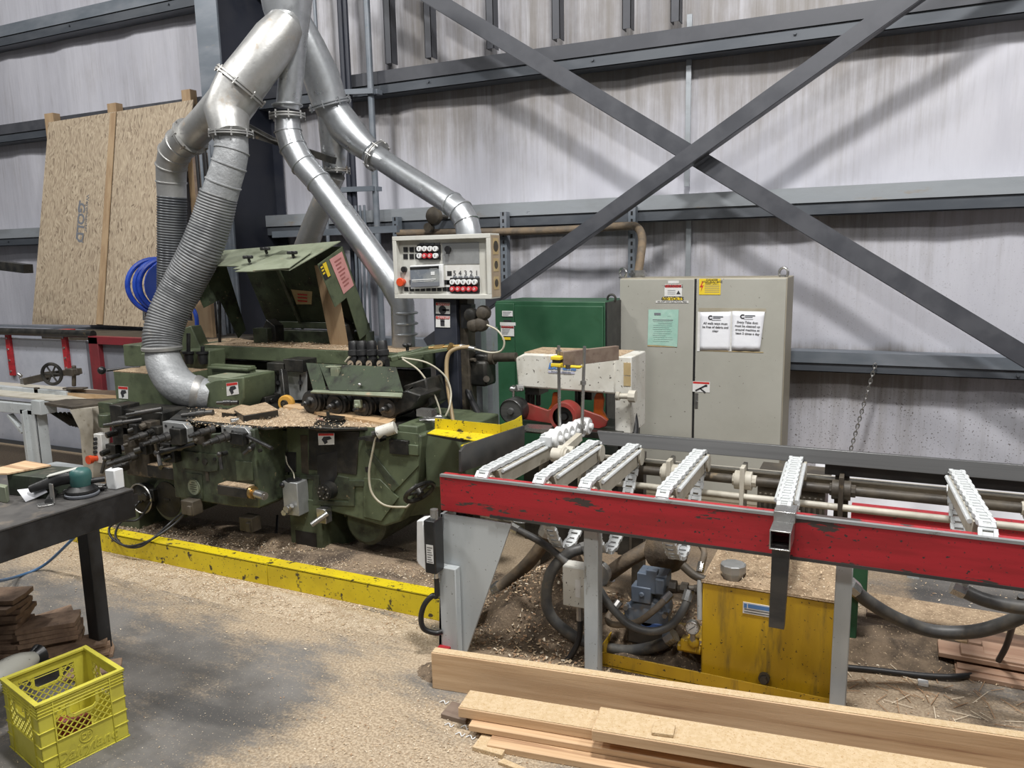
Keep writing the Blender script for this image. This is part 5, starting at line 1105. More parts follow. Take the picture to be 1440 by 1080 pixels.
a.prism([P(552,587,y=3.76),P(552,555,y=3.76),P(572,549,y=3.76),P(592,556,y=3.76),P(580,575,y=3.76)], (0,.25,0)); a.prism([P(566,543,y=3.9),P(598,532,y=3.9),P(606,570,y=3.9),P(585,585,y=3.9)], (0,.2,0)); a.build('end_cover', M['grime'], MO, bevel=.01)
a = MB(); a.box(P(565,602,y=3.66).x, P(592,600,y=3.66).x, 3.62, 3.95, .80, .87); a.build('bed_end', M['green'], MO, bevel=.008)
a = MB(); a.cyl(P(590,593,z=.86), P(625,592,z=.86), .02); a.cyl(P(596,586,z=.88), P(622,587,z=.88), .016); a.cbox(P(600,580,z=.93), .1,.06,.04); a.build('outfeed_roller', M['steel'], MO)
# regulators on top
for i, px in enumerate((499,511,525,540)):
    q = P(px,510,y=3.92); r = .024; top = P(px+(2 if i else 0)-1, 489-[-3,0,0,0][i], y=3.92); a = MB()
    u = (V((0,0,1))+V((-.12,.1,0))).normalized(); a.lathe(q+u*.02, u, [(0,.028),(.02,.028),(.025,.037),(.055,.037),(.06,.032),(.10,.032),(.115,.027)], 16); a.cbox(q, .05,.05,.05); a.build('regulator', M['blackpl'], MO)
    a = MB(); g = q+V((0,-.035,-.002)); a.lathe(g+V((0,.02,0)), (0,-1,0), [(0,.02),(.012,.026),(.03,.026)], 18); a.build('regulator_gauge', M['grime'], MO)
    a = MB(); a.cyl(g-V((0,.0105,0)), g-V((0,.012,0)), .022, n=18); a.build('gauge_dial', M['ctrl_side'], MO)
    a = MB(); a.bar(g-V((.01,.013,.006)), g+V((.012,-.013,.006)), .002,.004); a.build('gauge_needle', M['ink'], MO)
a = MB(); a.tube([P(486,509,y=3.9),P(492,502,y=3.9),P(500,499,y=3.92)], .008, smooth=5); a.build('air_line', M['clear_hose'], MO)
# bracket arm to the post
a = MB(); a.bar(P(548,505,y=4.0), P(612,488,y=4.25), .05, .03); a.bar(P(560,500,y=4.1), P(640,487,y=4.3), .2, .02); a.build('support_arm', M['green'], MO, bevel=.003)
a = MB(); q = P(573,493,y=4.1); a.cyl(q, q+V((0,0,.03)), .01); 
for k in range(4): t = k*1.57; a.sphere(q+V((.02*math.cos(t),.02*math.sin(t),.035)), .014)
a.build('star_knob', M['blackpl'], MO)
a = MB(); a.tube([P(566,505,y=3.95),P(590,522,y=3.95),P(608,550,y=3.95),P(618,575,y=3.95),P(620,592,y=3.95)], .0058, smooth=6); a.build('air_line', M['clear_hose'], MO)
a = MB(); a.tube([P(565,503,y=3.97),P(600,510,y=4.0),P(625,528,y=4.05),P(634,550,y=4.05),P(632,572,y=4.0),P(625,588,y=3.97)], .0058, smooth=6); a.build('air_line', M['clear_hose'], MO)
a = MB(); a.tube([P(660,488,y=4.2),P(642,490,y=4.15),P(630,500,y=4.13),P(628,525,y=4.1),P(632,560,y=4.05),P(637,592,y=4.0)], .013, smooth=6); a.build('air_line', mat('tan_air_line',(.3,.22,.12),.4), MO)
a = MB(); a.cyl(P(604,490,y=4.2), P(650,487,y=4.2), .014); a.cyl(P(612,490,y=4.2), P(625,489,y=4.2), .022, n=8); a.cyl(P(632,492,y=4.2), P(636,484,y=4.2), .02, n=8); a.build('air_fitting', M['brass'], MO)
a = MB(); a.cyl(P(648,487,y=4.2), P(668,491,y=4.2), .016); a.build('hose_coupling', M['steel'], MO)
a = MB(); a.tube([P(668,491,y=4.2),P(690,496,y=4.2),P(705,493,y=4.2),P(709,480,y=4.2),P(700,465,y=4.2),P(685,457,y=4.22)], .0058, smooth=6); a.build('air_line', M['clear_hose'], MO)
# --- raised hood (opened like a lid)
xr_, xl_ = -3.40, -4.37
HC = lambda a_, b_, x: P(260+a_/5.14, 330+b_/5.14, x=x)
def rot_shape(pts, x, t, m, nm):
    b = MB(); b.prism([HC(a_,b_,x) for a_,b_ in pts], (t,0,0)); return b.build(nm, m, MO, bevel=.001)
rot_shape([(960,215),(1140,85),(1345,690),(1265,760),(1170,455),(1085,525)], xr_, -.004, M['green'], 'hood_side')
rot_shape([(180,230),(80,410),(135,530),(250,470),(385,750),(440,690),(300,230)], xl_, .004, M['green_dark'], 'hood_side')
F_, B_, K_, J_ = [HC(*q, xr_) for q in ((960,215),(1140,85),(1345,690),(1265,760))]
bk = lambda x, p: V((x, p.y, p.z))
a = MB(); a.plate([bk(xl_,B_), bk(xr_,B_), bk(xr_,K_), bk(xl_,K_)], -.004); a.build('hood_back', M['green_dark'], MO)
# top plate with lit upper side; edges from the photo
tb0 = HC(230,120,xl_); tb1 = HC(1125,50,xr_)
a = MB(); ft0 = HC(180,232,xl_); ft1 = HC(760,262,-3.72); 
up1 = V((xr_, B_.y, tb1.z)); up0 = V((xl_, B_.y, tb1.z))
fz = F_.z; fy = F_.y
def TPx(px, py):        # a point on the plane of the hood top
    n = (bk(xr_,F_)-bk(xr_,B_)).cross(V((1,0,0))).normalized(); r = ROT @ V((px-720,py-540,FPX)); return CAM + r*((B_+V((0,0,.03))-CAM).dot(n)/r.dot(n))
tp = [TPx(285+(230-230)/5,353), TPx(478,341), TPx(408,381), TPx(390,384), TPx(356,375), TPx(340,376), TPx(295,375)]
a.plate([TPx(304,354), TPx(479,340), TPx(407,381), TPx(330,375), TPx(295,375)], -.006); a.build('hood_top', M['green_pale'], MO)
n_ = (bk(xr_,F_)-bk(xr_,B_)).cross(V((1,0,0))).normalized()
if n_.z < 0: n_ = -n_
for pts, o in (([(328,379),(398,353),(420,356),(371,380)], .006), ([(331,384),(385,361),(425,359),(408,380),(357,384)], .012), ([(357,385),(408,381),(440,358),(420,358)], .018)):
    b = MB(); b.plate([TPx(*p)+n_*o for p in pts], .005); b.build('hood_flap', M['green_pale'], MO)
for px, py in ((353,373),(377,361),(415,367)):
    q = TPx(px,py)+n_*.02; b = MB(); b.cyl(q, q+n_*.03, .01)
    b.cbox(q+n_*.04, .075,.03,.022); b.cbox(q+n_*.04, .03,.06,.022); b.build('clamp_knob', M['blackpl'], MO, bevel=.006)
a = MB(); e0 = bk(xl_+.02,K_); a.bar(bk(xl_,K_)+V((0,-.03,.03)), bk(xr_,K_)+V((0,-.03,.03)), .04,.05); a.bar(bk(-4.05,B_)+V((0,0,-.03)), bk(-4.02,K_)+V((0,-.02,0)), .03,.02); a.build('hood_rib', M['green_dirty'], MO, bevel=.003)
for px in (372,470):
    a = MB(); q = P(px-4,480,y=4.55); a.prism([q, q+V((.14,0,0)), q+V((.14,0,.12)), q+V((.06,0,.17)), q+V((0,0,.08))], (0,.1,0)); a.build('hinge_block', M['grime'], MO, bevel=.006)
a = MB(); q = P(360,490,y=4.5); a.box(q.x-.02,q.x+.12,4.5,4.6,1.16,1.30); a.build('hinge_base', M['green_dirty'], MO, bevel=.004)
def hood_back_pt(px, py, o=.004):
    n = (K_-B_).cross(V((1,0,0))).normalized(); r = ROT @ V((px-720,py-540,FPX)); 
    if n.y > 0: n = -n
    return CAM + r*((B_+n*o-CAM).dot(n)/r.dot(n))
b = MB(); b.plate([hood_back_pt(*p, .008) for p in ((409,407),(439,410),(438,428),(417,428))], .002); o = b.build('instruction_label', M['paper_tan'], MO); o['label'] = 'torn yellowed label inside the hood'
b = MB()
for k in range(3): b.plate([hood_back_pt(418, 413+4.5*k, .012), hood_back_pt(432,414+4.5*k,.012), hood_back_pt(432,416+4.5*k,.012), hood_back_pt(419,415+4.5*k,.012)], .0005)
b.build('label_print', M['label_red'], MO)
a = MB(); a.box(xl_, xr_, 4.70, 4.80, 1.0, 1.27); a.build('hood_base', M['green_dirty'], MO, bevel=.004)
# labels on the right side plate
def on_side(a_, b_): return HC(a_, b_, xr_+.004)
b = MB(); b.plate([on_side(1045,180),on_side(1135,122),on_side(1222,365),on_side(1148,430)], .001); o = b.build('instruction_label', M['paper_pink'], MO); o['label'] = 'faded pink instruction sheet'
b = MB()
for k in range(8):
    t = .12+.1*k; l0 = V((1045,180,0)).lerp(V((1148,430,0)),t); r0 = V((1135,122,0)).lerp(V((1222,365,0)),t); A_ = l0.lerp(r0,.25); B2 = l0.lerp(r0,.8-.1*(k%3)); C2 = B2+V((4,11,0)); D2 = A_+V((4,11,0))
    b.plate([HC(p.x,p.y,xr_+.0055) for p in (A_,B2,C2,D2)], .0004)
b.build('label_print', mat('faded_print',(.33,.12,.11),.6), MO)
b = MB(); b.plate([on_side(970,225),on_side(1020,190),on_side(1058,300),on_side(1015,330)], .001); b.build('instruction_label', M['blackpl'], MO)
b = MB(); b.plate([HC(p[0],p[1],xr_+.0055) for p in ((995,212),(1020,196),(1053,295),(1035,308))], .0004)
for k in range(3): b.plate([HC(980+8*k+j,235+22*k+s,xr_+.0055) for j,s in ((0,0),(16,-11),(20,0),(4,12))], .0004)
b.build('label_print', M['label_yellow'], MO)
# wooden prop
a = MB(); a.hexa([P(466,494,y=4.50),P(492,496,y=4.48),P(492,496,y=4.52),P(466,494,y=4.54),P(442,373,y=4.46),P(470,373,y=4.44),P(470,373,y=4.48),P(442,373,y=4.50)])
tag(a.build('prop_board', M['pine'], bevel=.003), 'knotted wooden board propping the raised green hood open', 'board')
# --- cable of the machine on the floor
T = thing('trailing_cable', 'black cable looping from under the machine over the yellow curb', 'cord', P(200,765,y=3.3)); a = MB()
a.tube([P(263,716,y=YL-.03),P(240,735,y=3.28),P(215,757,y=3.14),P(196,769,y=3.10),P(176,768,y=3.10),P(163,756,y=3.12),P(166,740,y=3.2),P(183,720,y=3.35),P(196,705,y=3.42)], .007, smooth=7)
a.tube([P(265,718,y=YL-.03),P(244,738,y=3.26),P(210,760,y=3.13),P(180,768,y=3.09),P(158,757,y=3.1),P(154,742,y=3.15),P(170,733,y=3.25),P(195,730,y=3.35),P(212,706,y=3.4)], .007, smooth=7); a.build('sheath', M['cable'], T)
a = MB(); a.tube([P(390,725,y=3.75),P(388,750,y=3.65),P(380,772,y=3.6),P(372,782,z=.03)], .008, smooth=6); a.build('ground_lead', M['cable'], MO)
# ================================================================== CONTROL BOX ON POST
yc = 4.30
CB = thing('control_box', 'pale grey control box with push buttons and dim screen on a dark post', 'control box', (-2.5, 4.4, 1.7))
x0, x1 = P(553,375,y=yc).x, P(690,375,y=yc).x; z0, z1 = P(600,420,y=yc).z, P(600,331,y=yc).z
t = .028; dp = .13
a = MB(); a.box(x0,x1,yc,yc+dp,z0,z0+t); a.box(x0,x1,yc,yc+dp,z1-t,z1); a.box(x0,x0+t,yc,yc+dp,z0+t,z1-t); a.box(x1-t,x1,yc,yc+dp,z0+t,z1-t); a.box(x0+.002,x1-.002,yc+dp-.005,yc+dp,z0+.002,z1-.002)
a.build('housing', M['ctrl'], CB, bevel=.004)
a = MB(); a.box(x1, x1+.002, yc+.01, yc+dp, z0+.01, z1-.01); o = a.build('dusty_side', M['ctrl_side'], CB)
for k, (za, zb) in enumerate(((.68,.93),(.42,.62),(.14,.34))):
    b = MB(); zz0 = z0+(z1-z0)*za; zz1 = z0+(z1-z0)*zb; b.box(x1+.002,x1+.0035,yc+.035,yc+.105,zz0,zz1); b.build('side_label', M['paper_tan'], CB)
    b = MB(); c = V((x1+.0036,yc+.07,(zz0+zz1)/2)); b.lathe(c, (1,0,0), [(0,.025 if k else .034),(.0006,.025 if k else .034)], 16); b.build('label_print', M['grime_brown'], CB)
yp = yc+.045
a = MB(); a.box(x0+t, x1-t, yp, yp+.01, z0+t, z1-t); a.build('face_panel', M['ctrl'], CB)
def CP(px, py): return P(px, py, y=yp-.001)
def crop(a_, b_): return CP(540+a_/8, 320+b_/8)
def rect(nm, a0, b0, a1, b1, m, th=.004, par=None):
    q0, q1 = crop(a0,b0), crop(a1,b1); b = MB(); b.box(q0.x,q1.x,yp-th,yp,q1.z,q0.z); return b.build(nm, M[m], par or CB)
rect('shiny_plate', 655,175,1075,408,'alu',.003)
rect('lower_panel', 690,425,1085,760,'label_white',.002)
for (ax, by) in [(219,220),(288,220),(350,220),(219,297),(288,297),(350,297)]: rect('blank_cover', ax,by,ax+50,by+55,'blackpl')
for k in range(8): rect('blank_cover', 228+62*k,668,276+62*k,716,'blackpl')
for (ax,by) in ((712,490),(712,590),(712,668),(680,590),(290,592)): rect('blank_cover', ax,by,ax+52,by+52,'blackpl')
def button(a_, b_, m, cap=None):
    q = crop(a_, b_); w = .026; b = MB(); b.box(q.x-w*.95,q.x+w*.95,yp-.016,yp,q.z-w,q.z+w); o = b.build('push_button', M['blackpl'], CB, bevel=.003)
    b = MB(); e = V((q.x,yp-.016,q.z)); b.cyl(e, e-V((0,.02,0)), .0165, n=16); c = b.build('button_cap', M[m], o)
    b = MB()
    if m == 'red_btn': b.ring(e-V((0,.0205,0)), (0,1,0), .006, .002, n=14, k=5)
    else: b.cbox(e-V((0,.0207,0)), .004,.001,.016)
    b.build('button_mark', M['label_white'] if m == 'red_btn' else M['ink'], o)
for k in range(4):
    button(422+60*k, 238, 'white'); button(422+60*k, 316, 'red_btn' if k in (1,2) else 'white')
    rect('button_label', 402+60*k,175,450+60*k,200,'ink_grey',.006)
for k in range(5):
    button(793+62*k, 610, 'white'); button(793+62*k, 688, 'red_btn'); rect('button_label', 778+62*k,548,824+62*k,578,'ink_grey',.006)
for k, s_ in enumerate('54321'):
    lettering(s_, crop(797+62*k, 515)-V((0,.004,0)), (1,0,0), (0,0,1), .046, M['ink'], CB, name='handwritten_number')
q = crop(235,470); a = MB(); a.cyl(q, q-V((0,.02,0)), .019, n=16); a.build('selector_knob', M['blackpl'], CB)
q = crop(727,243); a = MB(); a.cyl(q-V((0,.002,0)), q-V((0,.02,0)), .02, n=16); a.box(q.x-.004,q.x+.02,yp-.03,yp-.02,q.z-.03,q.z+.005); a.build('selector_knob', M['blackpl'], CB)
q = crop(222,612); a = MB(); a.cyl(q, q-V((0,.03,0)), .02, n=18); a.cyl(q-V((0,.03,0)), q-V((0,.048,0)), .028, n=22); a.build('stop_button', M['estop'], CB, bevel=.003)
# screen unit, tilted slightly
q = [crop(*p)-V((0,.02,0)) for p in ((310,428),(672,410),(682,672),(318,690))]
a = MB(); a.plate(q, .02); a.build('screen_frame', M['white'], CB, bevel=.003)
f = lambda u,v: q[0].lerp(q[1],u).lerp(q[3].lerp(q[2],u),v)+V((0,-.0215,0))
fr = -1 if True else 1
a = MB(); a.plate([f(.06,.06),f(.95,.06),f(.95,.93),f(.06,.93)], .001); a.build('screen', M['screen'], CB)
f2 = lambda u,v: f(u,v)+V((0,-.002,0))
for (u0,v0,u1,v1,mm) in ((.06,.07,.95,.17,'blackpl'),(.66,.13,.9,.18,'white'),(.1,.6,.85,.64,'white'),(.1,.68,.78,.7,'label_white'),(.7,.3,.82,.45,'white'),(.06,.75,.95,.92,'ink_grey')):
    b = MB(); b.plate([f2(u0,v0),f2(u1,v0),f2(u1,v1),f2(u0,v1)], .0006); b.build('screen_graphic', M[mm], CB)
# post
PO = thing('control_post', 'dark navy steel post with two warning labels carrying the control box', 'post', (-2.5, 4.38, 0))
px0, px1 = P(612,500,y=4.36).x, P(655,500,y=4.36).x
a = MB(); a.box(px0, px1-.06, 4.36, 4.52, 0, 1.545); a.build('pillar', M['navy'], PO, bevel=.004)
a = MB(); a.box(px1-.06, px1, 4.40, 4.50, 0, 1.545); a.build('channel', M['grime_brown'], PO, bevel=.004)
for (b0,b1) in ((425,440),(444,459)):
    q = [P(613,b0,y=4.358),P(633,b0+.5,y=4.358),P(633,b1+1.5,y=4.358),P(613,b1+1,y=4.358)]
    b = MB(); b.plate(q, -.002); b.build('warning_label', M['label_white'], PO)
    g = lambda u,v: q[0].lerp(q[1],u).lerp(q[3].lerp(q[2],u),v)+V((0,-.003,0))
    b = MB(); b.plate([g(.03,.03),g(.97,.03),g(.97,.26),g(.03,.26)], -.001); b.build('label_strip', M['label_red'], PO)
    lettering('DANGER', g(.55,.145)-V((0,.0015,0)), (1,0,0), (0,0,1), .021, M['label_white'], PO)
    b = MB(); c = g(.48,.65); 
    if b0 == 425: b.lathe(c, (0,-1,0), [(0,.028),(.001,.028)], 16); b.box(c.x+.0,c.x+.05,c.y-.001,c.y,c.z-.006,c.z+.004)
    else:
        b.cbox(c, .03,.001,.035)
        for k in range(4): b.cbox(c+V((-.012+.008*k,0,.025)), .006,.001,.03)
    b.build('pictogram', M['ink'], PO)
a = MB(); c = P(648,440,y=4.37); a.box(px1-.03, px1+.05, 4.36, 4.42, P(650,462,y=4.36).z, P(650,428,y=4.36).z)
a.build('valve_plate', M['blackpl'], PO, bevel=.003)
for (px,py,m_) in ((662,443,'grime'),(679,440,'grime_brown'),(666,457,'grime_brown'),(676,456,'grime_brown')):
    b = MB(); q = P(px,py,y=4.34); b.lathe(q+V((0,.05,0)), (0,-1,0), [(0,.02),(.02,.045),(.05,.048),(.07,.038),(.08,.015)], 20); b.build('air_filter', M[m_], PO)
T = thing('gear_motor', 'dark greasy gear motor fixed behind the post beside the green cabinet', 'motor', P(672,520,y=4.5)); a = MB()
q = P(672,523,y=4.5); a.cbox(q, .2,.16,.17); a.cbox(q+V((.05,0,.1)), .1,.12,.06); a.build('casing', M['grime'], T, bevel=.02)
a = MB(); a.cyl(P(680,503,y=4.5), P(726,502,y=4.5), .03); a.cyl(P(690,503,y=4.5), P(696,503,y=4.5), .045); a.cyl(P(684,533,y=4.42), P(684,533,y=4.40), .022, n=8); a.cyl(P(650,506,y=4.45), P(668,506,y=4.4), .012); a.build('shaft', M['grime_brown'], T)
a = MB(); a.tube([P(655,535,y=4.45),P(660,555,y=4.4),P(672,580,y=4.3),P(680,595,y=4.25)], .022, smooth=5); a.build('hose', M['cable'], T)
# galvanised channel post behind
a = MB(); a.box(P(660,500,y=4.75).x, P(680,500,y=4.75).x, 4.72, 4.80, 0, 1.55); a.box(P(682,500,y=4.95).x, P(696,500,y=4.95).x, 4.9, 5.0, 0, 1.3); tag(a.build('steel_channel', M['girt_light']), 'pale steel channel standing behind the gear motor', 'channel')
# ================================================================== GREEN CABINET
GC = thing('green_cabinet', 'dark green steel electrical cabinet behind the white feeder', 'cabinet', (-2.25, 5.2, 0))
yg = 5.2; gx0 = P(697,500,y=yg).x; gx1 = P(850,500,y=yg).x; gz = P(760,424,y=yg).z
a = MB(); a.box(gx0, gx1, yg+.02, yg+.5, 0, gz); a.build('body', M['cab_green'], GC, bevel=.006)
a = MB(); xs_ = P(724,500,y=yg).x; a.box(gx0+.004, xs_, yg, yg+.02, .05, gz-.015); a.build('side_panel', M['cab_green'], GC, bevel=.003)
a = MB(); a.box(xs_+.004, gx1-.01, yg-.005, yg+.02, .05, gz-.03); a.build('door', M['cab_green'], GC, bevel=.004)
a = MB(); a.box(gx1, gx1+.012, yg+.02, yg+.5, 0, gz-.005); a.build('side', M['blackpl'], GC)
a = MB(); q = P(860,424,y=5.4); a.ring(q+V((0,0,.02)), (0,1,0), .03, .008); a.build('lifting_eye', M['grime'], GC)
def label_on(par, px0, py0, px1, py1, y, m, nm='notice_label', o=.006):
    q0 = P(px0,py0,y=y-o); q1 = P(px1,py1,y=y-o); b = MB(); b.box(q0.x,q1.x,y-o,y-o+.002,q1.z,q0.z); return b.build(nm, M[m], par)
label_on(GC, 706,437,721,445, yg, 'label_white'); label_on(GC, 703,453,725,458, yg, 'label_white'); label_on(GC, 704,458,723,473, yg, 'label_white')
label_on(GC, 705,458.5,722,461.5, yg, 'label_red', 'label_strip', .008); label_on(GC, 706,474,718,478, yg, 'label_yellow'); label_on(GC, 708,450,719,452, yg, 'ink')
lettering('WARNING', P(713.5,460.2,y=yg-.0085), (1,0,0), (0,0,1), .022, M['ink'], GC)
for k in range(4): label_on(GC, 706,463+2*k,717-k,464+2*k, yg, 'ink_grey', 'label_print', .0075)
for k in range(3): label_on(GC, 707,438.5+2*k,719-2*k,439.3+2*k, yg, 'ink_grey', 'label_print', .0075)
# ================================================================== GREY CABINET
yk = 5.55; KC = thing('electrical_cabinet', 'tall beige grey two door electrical cabinet plastered with notices', 'cabinet', (-1.15, 5.6, 0))
kx0 = P(871,420,y=yk).x; kx1 = P(1106,420,y=yk).x; kxm = P(977.5,420,y=yk).x; kz = P(990,391,y=yk).z
a = MB(); a.box(kx0, kx1, yk+.02, yk+.45, .0, kz); a.build('body', M['cab_side'], KC, bevel=.006)
a = MB(); a.box(kx0+.003, kxm-.008, yk, yk+.022, .06, kz-.006); D1 = a.build('door', M['cab'], KC, bevel=.004)
a = MB(); a.box(kxm+.008, kx1-.006, yk, yk+.022, .06, kz-.006); D2 = a.build('door', M['cab'], KC, bevel=.004)
a = MB(); a.box(kxm-.008, kxm+.008, yk+.012, yk+.021, .06, kz-.006); a.build('door_gap', M['blackpl'], KC)
a = MB(); q = P(979,563,y=yk); a.box(kxm+.012,kxm+.035,yk-.006,yk,q.z-.055,q.z+.055); a.cyl((kxm+.024,yk-.006,q.z-.01),(kxm+.024,yk-.012,q.z-.01),.008); a.build('lock_plate', M['steel'], D2)
for px in (876,1102):
    a = MB(); q = P(px,386,y=yk+.1); a.ring(q+V((0,0,.012)), (.6,1,0), .035, .009, n=20); a.cyl(V((q.x,q.y,kz)), V((q.x,q.y,kz+.015)), .03); a.build('lifting_eye', M['steel'], KC)
def kl(par, px0, py0, px1, py1, m, nm='notice_label', o=.003): return label_on(par, px0,py0,px1,py1, yk, m, nm, o)
def kt(txt, px, py, size, m, par, o=.0042, **k): return lettering(txt, P(px,py,y=yk-o), (1,0,0), (0,0,1), size, M[m], par, **k)
# crop scale: 895 + a/7.2, 385 + b/7.2
kk = lambda a_, b_: (895+a_/7.2, 385+b_/7.2)
def klc(par, a0,b0,a1,b1,m,nm='notice_label',o=.003): return kl(par,*kk(a0,b0),*kk(a1,b1),m,nm,o)
def ktc(txt,a_,b_,size,m,par,**k): return kt(txt,*kk(a_,b_),size,m,par,**k)
klc(D1,320,70,430,98,'label_white')
klc(D1,285,108,460,228,'label_white'); klc(D1,290,112,455,140,'label_red','label_strip',.0035); ktc('WARNING',375,126,.028,'ink',D1)
for k in range(3): klc(D1,315,165+18*k,395,171+18*k,'ink_grey','label_print',.0035)
a = MB(); q = [P(*kk(*p),y=yk-.0036) for p in ((425,168),(447,208),(403,208))]; a.plate(q, .0006); a.build('pictogram', M['ink'], D1)
klc(D1,262,238,468,268,'label_yellow'); ktc('600 VOLTS',365,253,.034,'ink',D1, bold=.0006)
klc(D1,196,272,527,296,'label_white'); ktc('600 AMP MAIN ELECTRICAL FEED',361,284,.0145,'ink',D1)
# green permit sheet
a = MB(); q = [P(*kk(*p),y=yk-.004) for p in ((122,362),(428,362),(412,742),(360,735),(280,728),(200,722),(112,720))]; a.plate(q, .001); a.build('permit_sheet', M['paper_green'], D1)
klc(D1,112,720,412,744,'paper_tan','tape',.003)
for k,(u0,u1) in enumerate(((165,370),(170,365),(220,360),(170,360),(170,330),(165,350),(180,360),(170,345),(165,300),(170,365),(175,370),(165,330))):
    yy = 462+20*k; klc(D1,u0,yy,u1,yy+(10 if k==0 else 5),'ink_grey','sheet_print',.0056)
klc(D1,180,395,245,420,'ink_grey','sheet_print',.0056); klc(D1,315,400,350,430,'paper_green','sheet_print',.0056)
# yellow high voltage label
klc(D2,636,50,850,212,'label_yellow'); a = MB()
q = [P(*kk(*p),y=yk-.0036) for p in ((668,80),(640,138),(660,135),(652,180),(680,115),(660,120),(676,82))]; a.plate(q, .0006); a.build('pictogram', M['label_red'], D2)
for txt,b_ in (('DANGER',62),('HIGH VOLTAGE',80),('KEEP OUT',97)): ktc(txt,765,b_,.02,'ink',D2)
for k in range(8): klc(D2,690,112+11*k,840,115+11*k,'ink_grey','label_print',.0036)
# two white notices
def sheet(pts, tape, txt, head, o, crease=0):
    b = MB(); q = [P(*kk(*p),y=yk-o) for p in pts]; n = 8
    for j in range(n+1):
        for i in range(n+1):
            u,v = i/n,j/n; p = q[0].lerp(q[1],u).lerp(q[3].lerp(q[2],u),v); p = p+V((0,-crease*abs(math.sin(u*7+v*9))*v,0)); b.v.append(p)
    for j in range(n):
        for i in range(n): k=j*(n+1)+i; b.f.append([k,k+1,k+n+2,k+n+1]); b.m.append(0)
    ob = b.build('notice_sheet', M['paper'], D2, ang=60); s_ = ob.modifiers.new('t','SOLIDIFY'); s_.thickness = .001
    ca, cb = sum(p[0] for p in pts)/4, pts[0][1]
    oo = o+.003
    lettering('C', P(*kk(ca-50,cb+57),y=yk-oo), (1,0,0), (0,0,1), .04, M['ink'], D2, name='logo', bold=.002)
    klc(D2, ca-22,cb+40,ca+80,cb+52,'ink_grey','logo',oo); klc(D2,ca-22,cb+58,ca+55,cb+66,'ink_grey','logo',oo); klc(D2,ca-35,cb+80,ca+60,cb+84,'ink_grey','logo',oo)
    for k,(l_) in enumerate(txt): lettering(l_, P(*kk(ca+2,cb+115+38*k),y=yk-oo-crease*.3), (1,0,-.01 if not crease else -.03), (0,0,1), .0215, M['ink'], D2, bold=.0003)
klc(D2,630,345,1310,392,'cab_side','tape',.0025); klc(D2,625,770,1285,800,'paper_tan','tape',.0028)
klc(D2,620,385,640,785,'label_white','tape',.0032); klc(D2,940,380,965,785,'label_white','tape',.0032)
sheet([(645,388),(955,385),(945,778),(640,776)], 0, ('All walk ways must','be free of debris and','clear'), '', .004)
sheet([(972,378),(1300,385),(1250,775),(962,770)], 0, ('Every Take dust','must be cleaned up','around machine at','least 2 times a day'), '', .006, .006)
kl(D2,974,536,998,552,'label_white'); kl(D2,974.5,536.5,997.5,540.5,'label_red','label_strip',.0035)
a = MB(); c = P(986,546,y=yk-.004); a.bar(c+V((-.04,0,-.02)), c+V((.03,0,.02)), .001,.012, up=(0,0,1)); a.bar(c+V((-.01,0,.0)), c+V((.03,0,-.03)), .001,.01, up=(0,0,1)); a.cbox(c+V((.035,0,.02)), .016,.001,.016); a.build('pictogram', M['ink'], D2)
# ================================================================== WHITE FEEDER
yw = 4.28; FD = thing('power_feeder', 'white feed unit with red swing arms and black and red wheels behind the chain table', 'feeder', (-1.65, 4.45, 0))
wx0 = P(725,520,y=yw).x; wx1 = P(866,520,y=yw).x; wz1 = P(790,499,y=yw).z; wz0 = P(790,548,y=yw).z
a = MB(); a.prism([(wx0+.01,yw,wz0),(wx1,yw,wz0-.01),(wx1,yw,wz1),(wx0+.06,yw,wz1),(wx0,yw,wz1-.03)], (0,.32,0)); a.build('housing', M['white_dusty'], FD, bevel=.012)
a = MB(); a.box(wx0+.05, wx1+.02, yw+.02, yw+.31, wz1, wz1+.004); a.build('dust_layer', M['sawdust'], FD)
a = MB(); sx1 = P(888,520,y=yw).x; a.box(wx1-.005, sx1, yw+.0, yw+.30, P(875,605,y=yw).z-.02, wz1+.002); a.build('side_post', M['white_dusty'], FD, bevel=.006)
for (b0,b1) in ((510,528),(529,543)):
    b = MB(); q0 = P(877,b0,y=yw-.002); q1 = P(887,b1,y=yw-.002); b.box(q0.x,q1.x,yw-.003,yw,q1.z,q0.z); b.build('rating_label', M['paper_tan'], FD)
lettering('Extrema', P(790,516,y=yw-.003), (1,0,-.02), (0,0,1), .052, M['label_blue'], FD, name='maker_lettering', shear=.25, bold=.002)
a = MB(); q0 = P(771,521.5,y=yw-.002); q1 = P(808,526,y=yw-.002); a.box(q0.x,q1.x,yw-.003,yw,q1.z,q0.z); a.build('name_strip', mat('lilac_strip',(.42,.42,.52),.5), FD)
lettering('POWER FEEDER', P(789,523.8,y=yw-.004), (1,0,-.02), (0,0,1), .018, M['ink_grey'], FD)
yr = 4.22
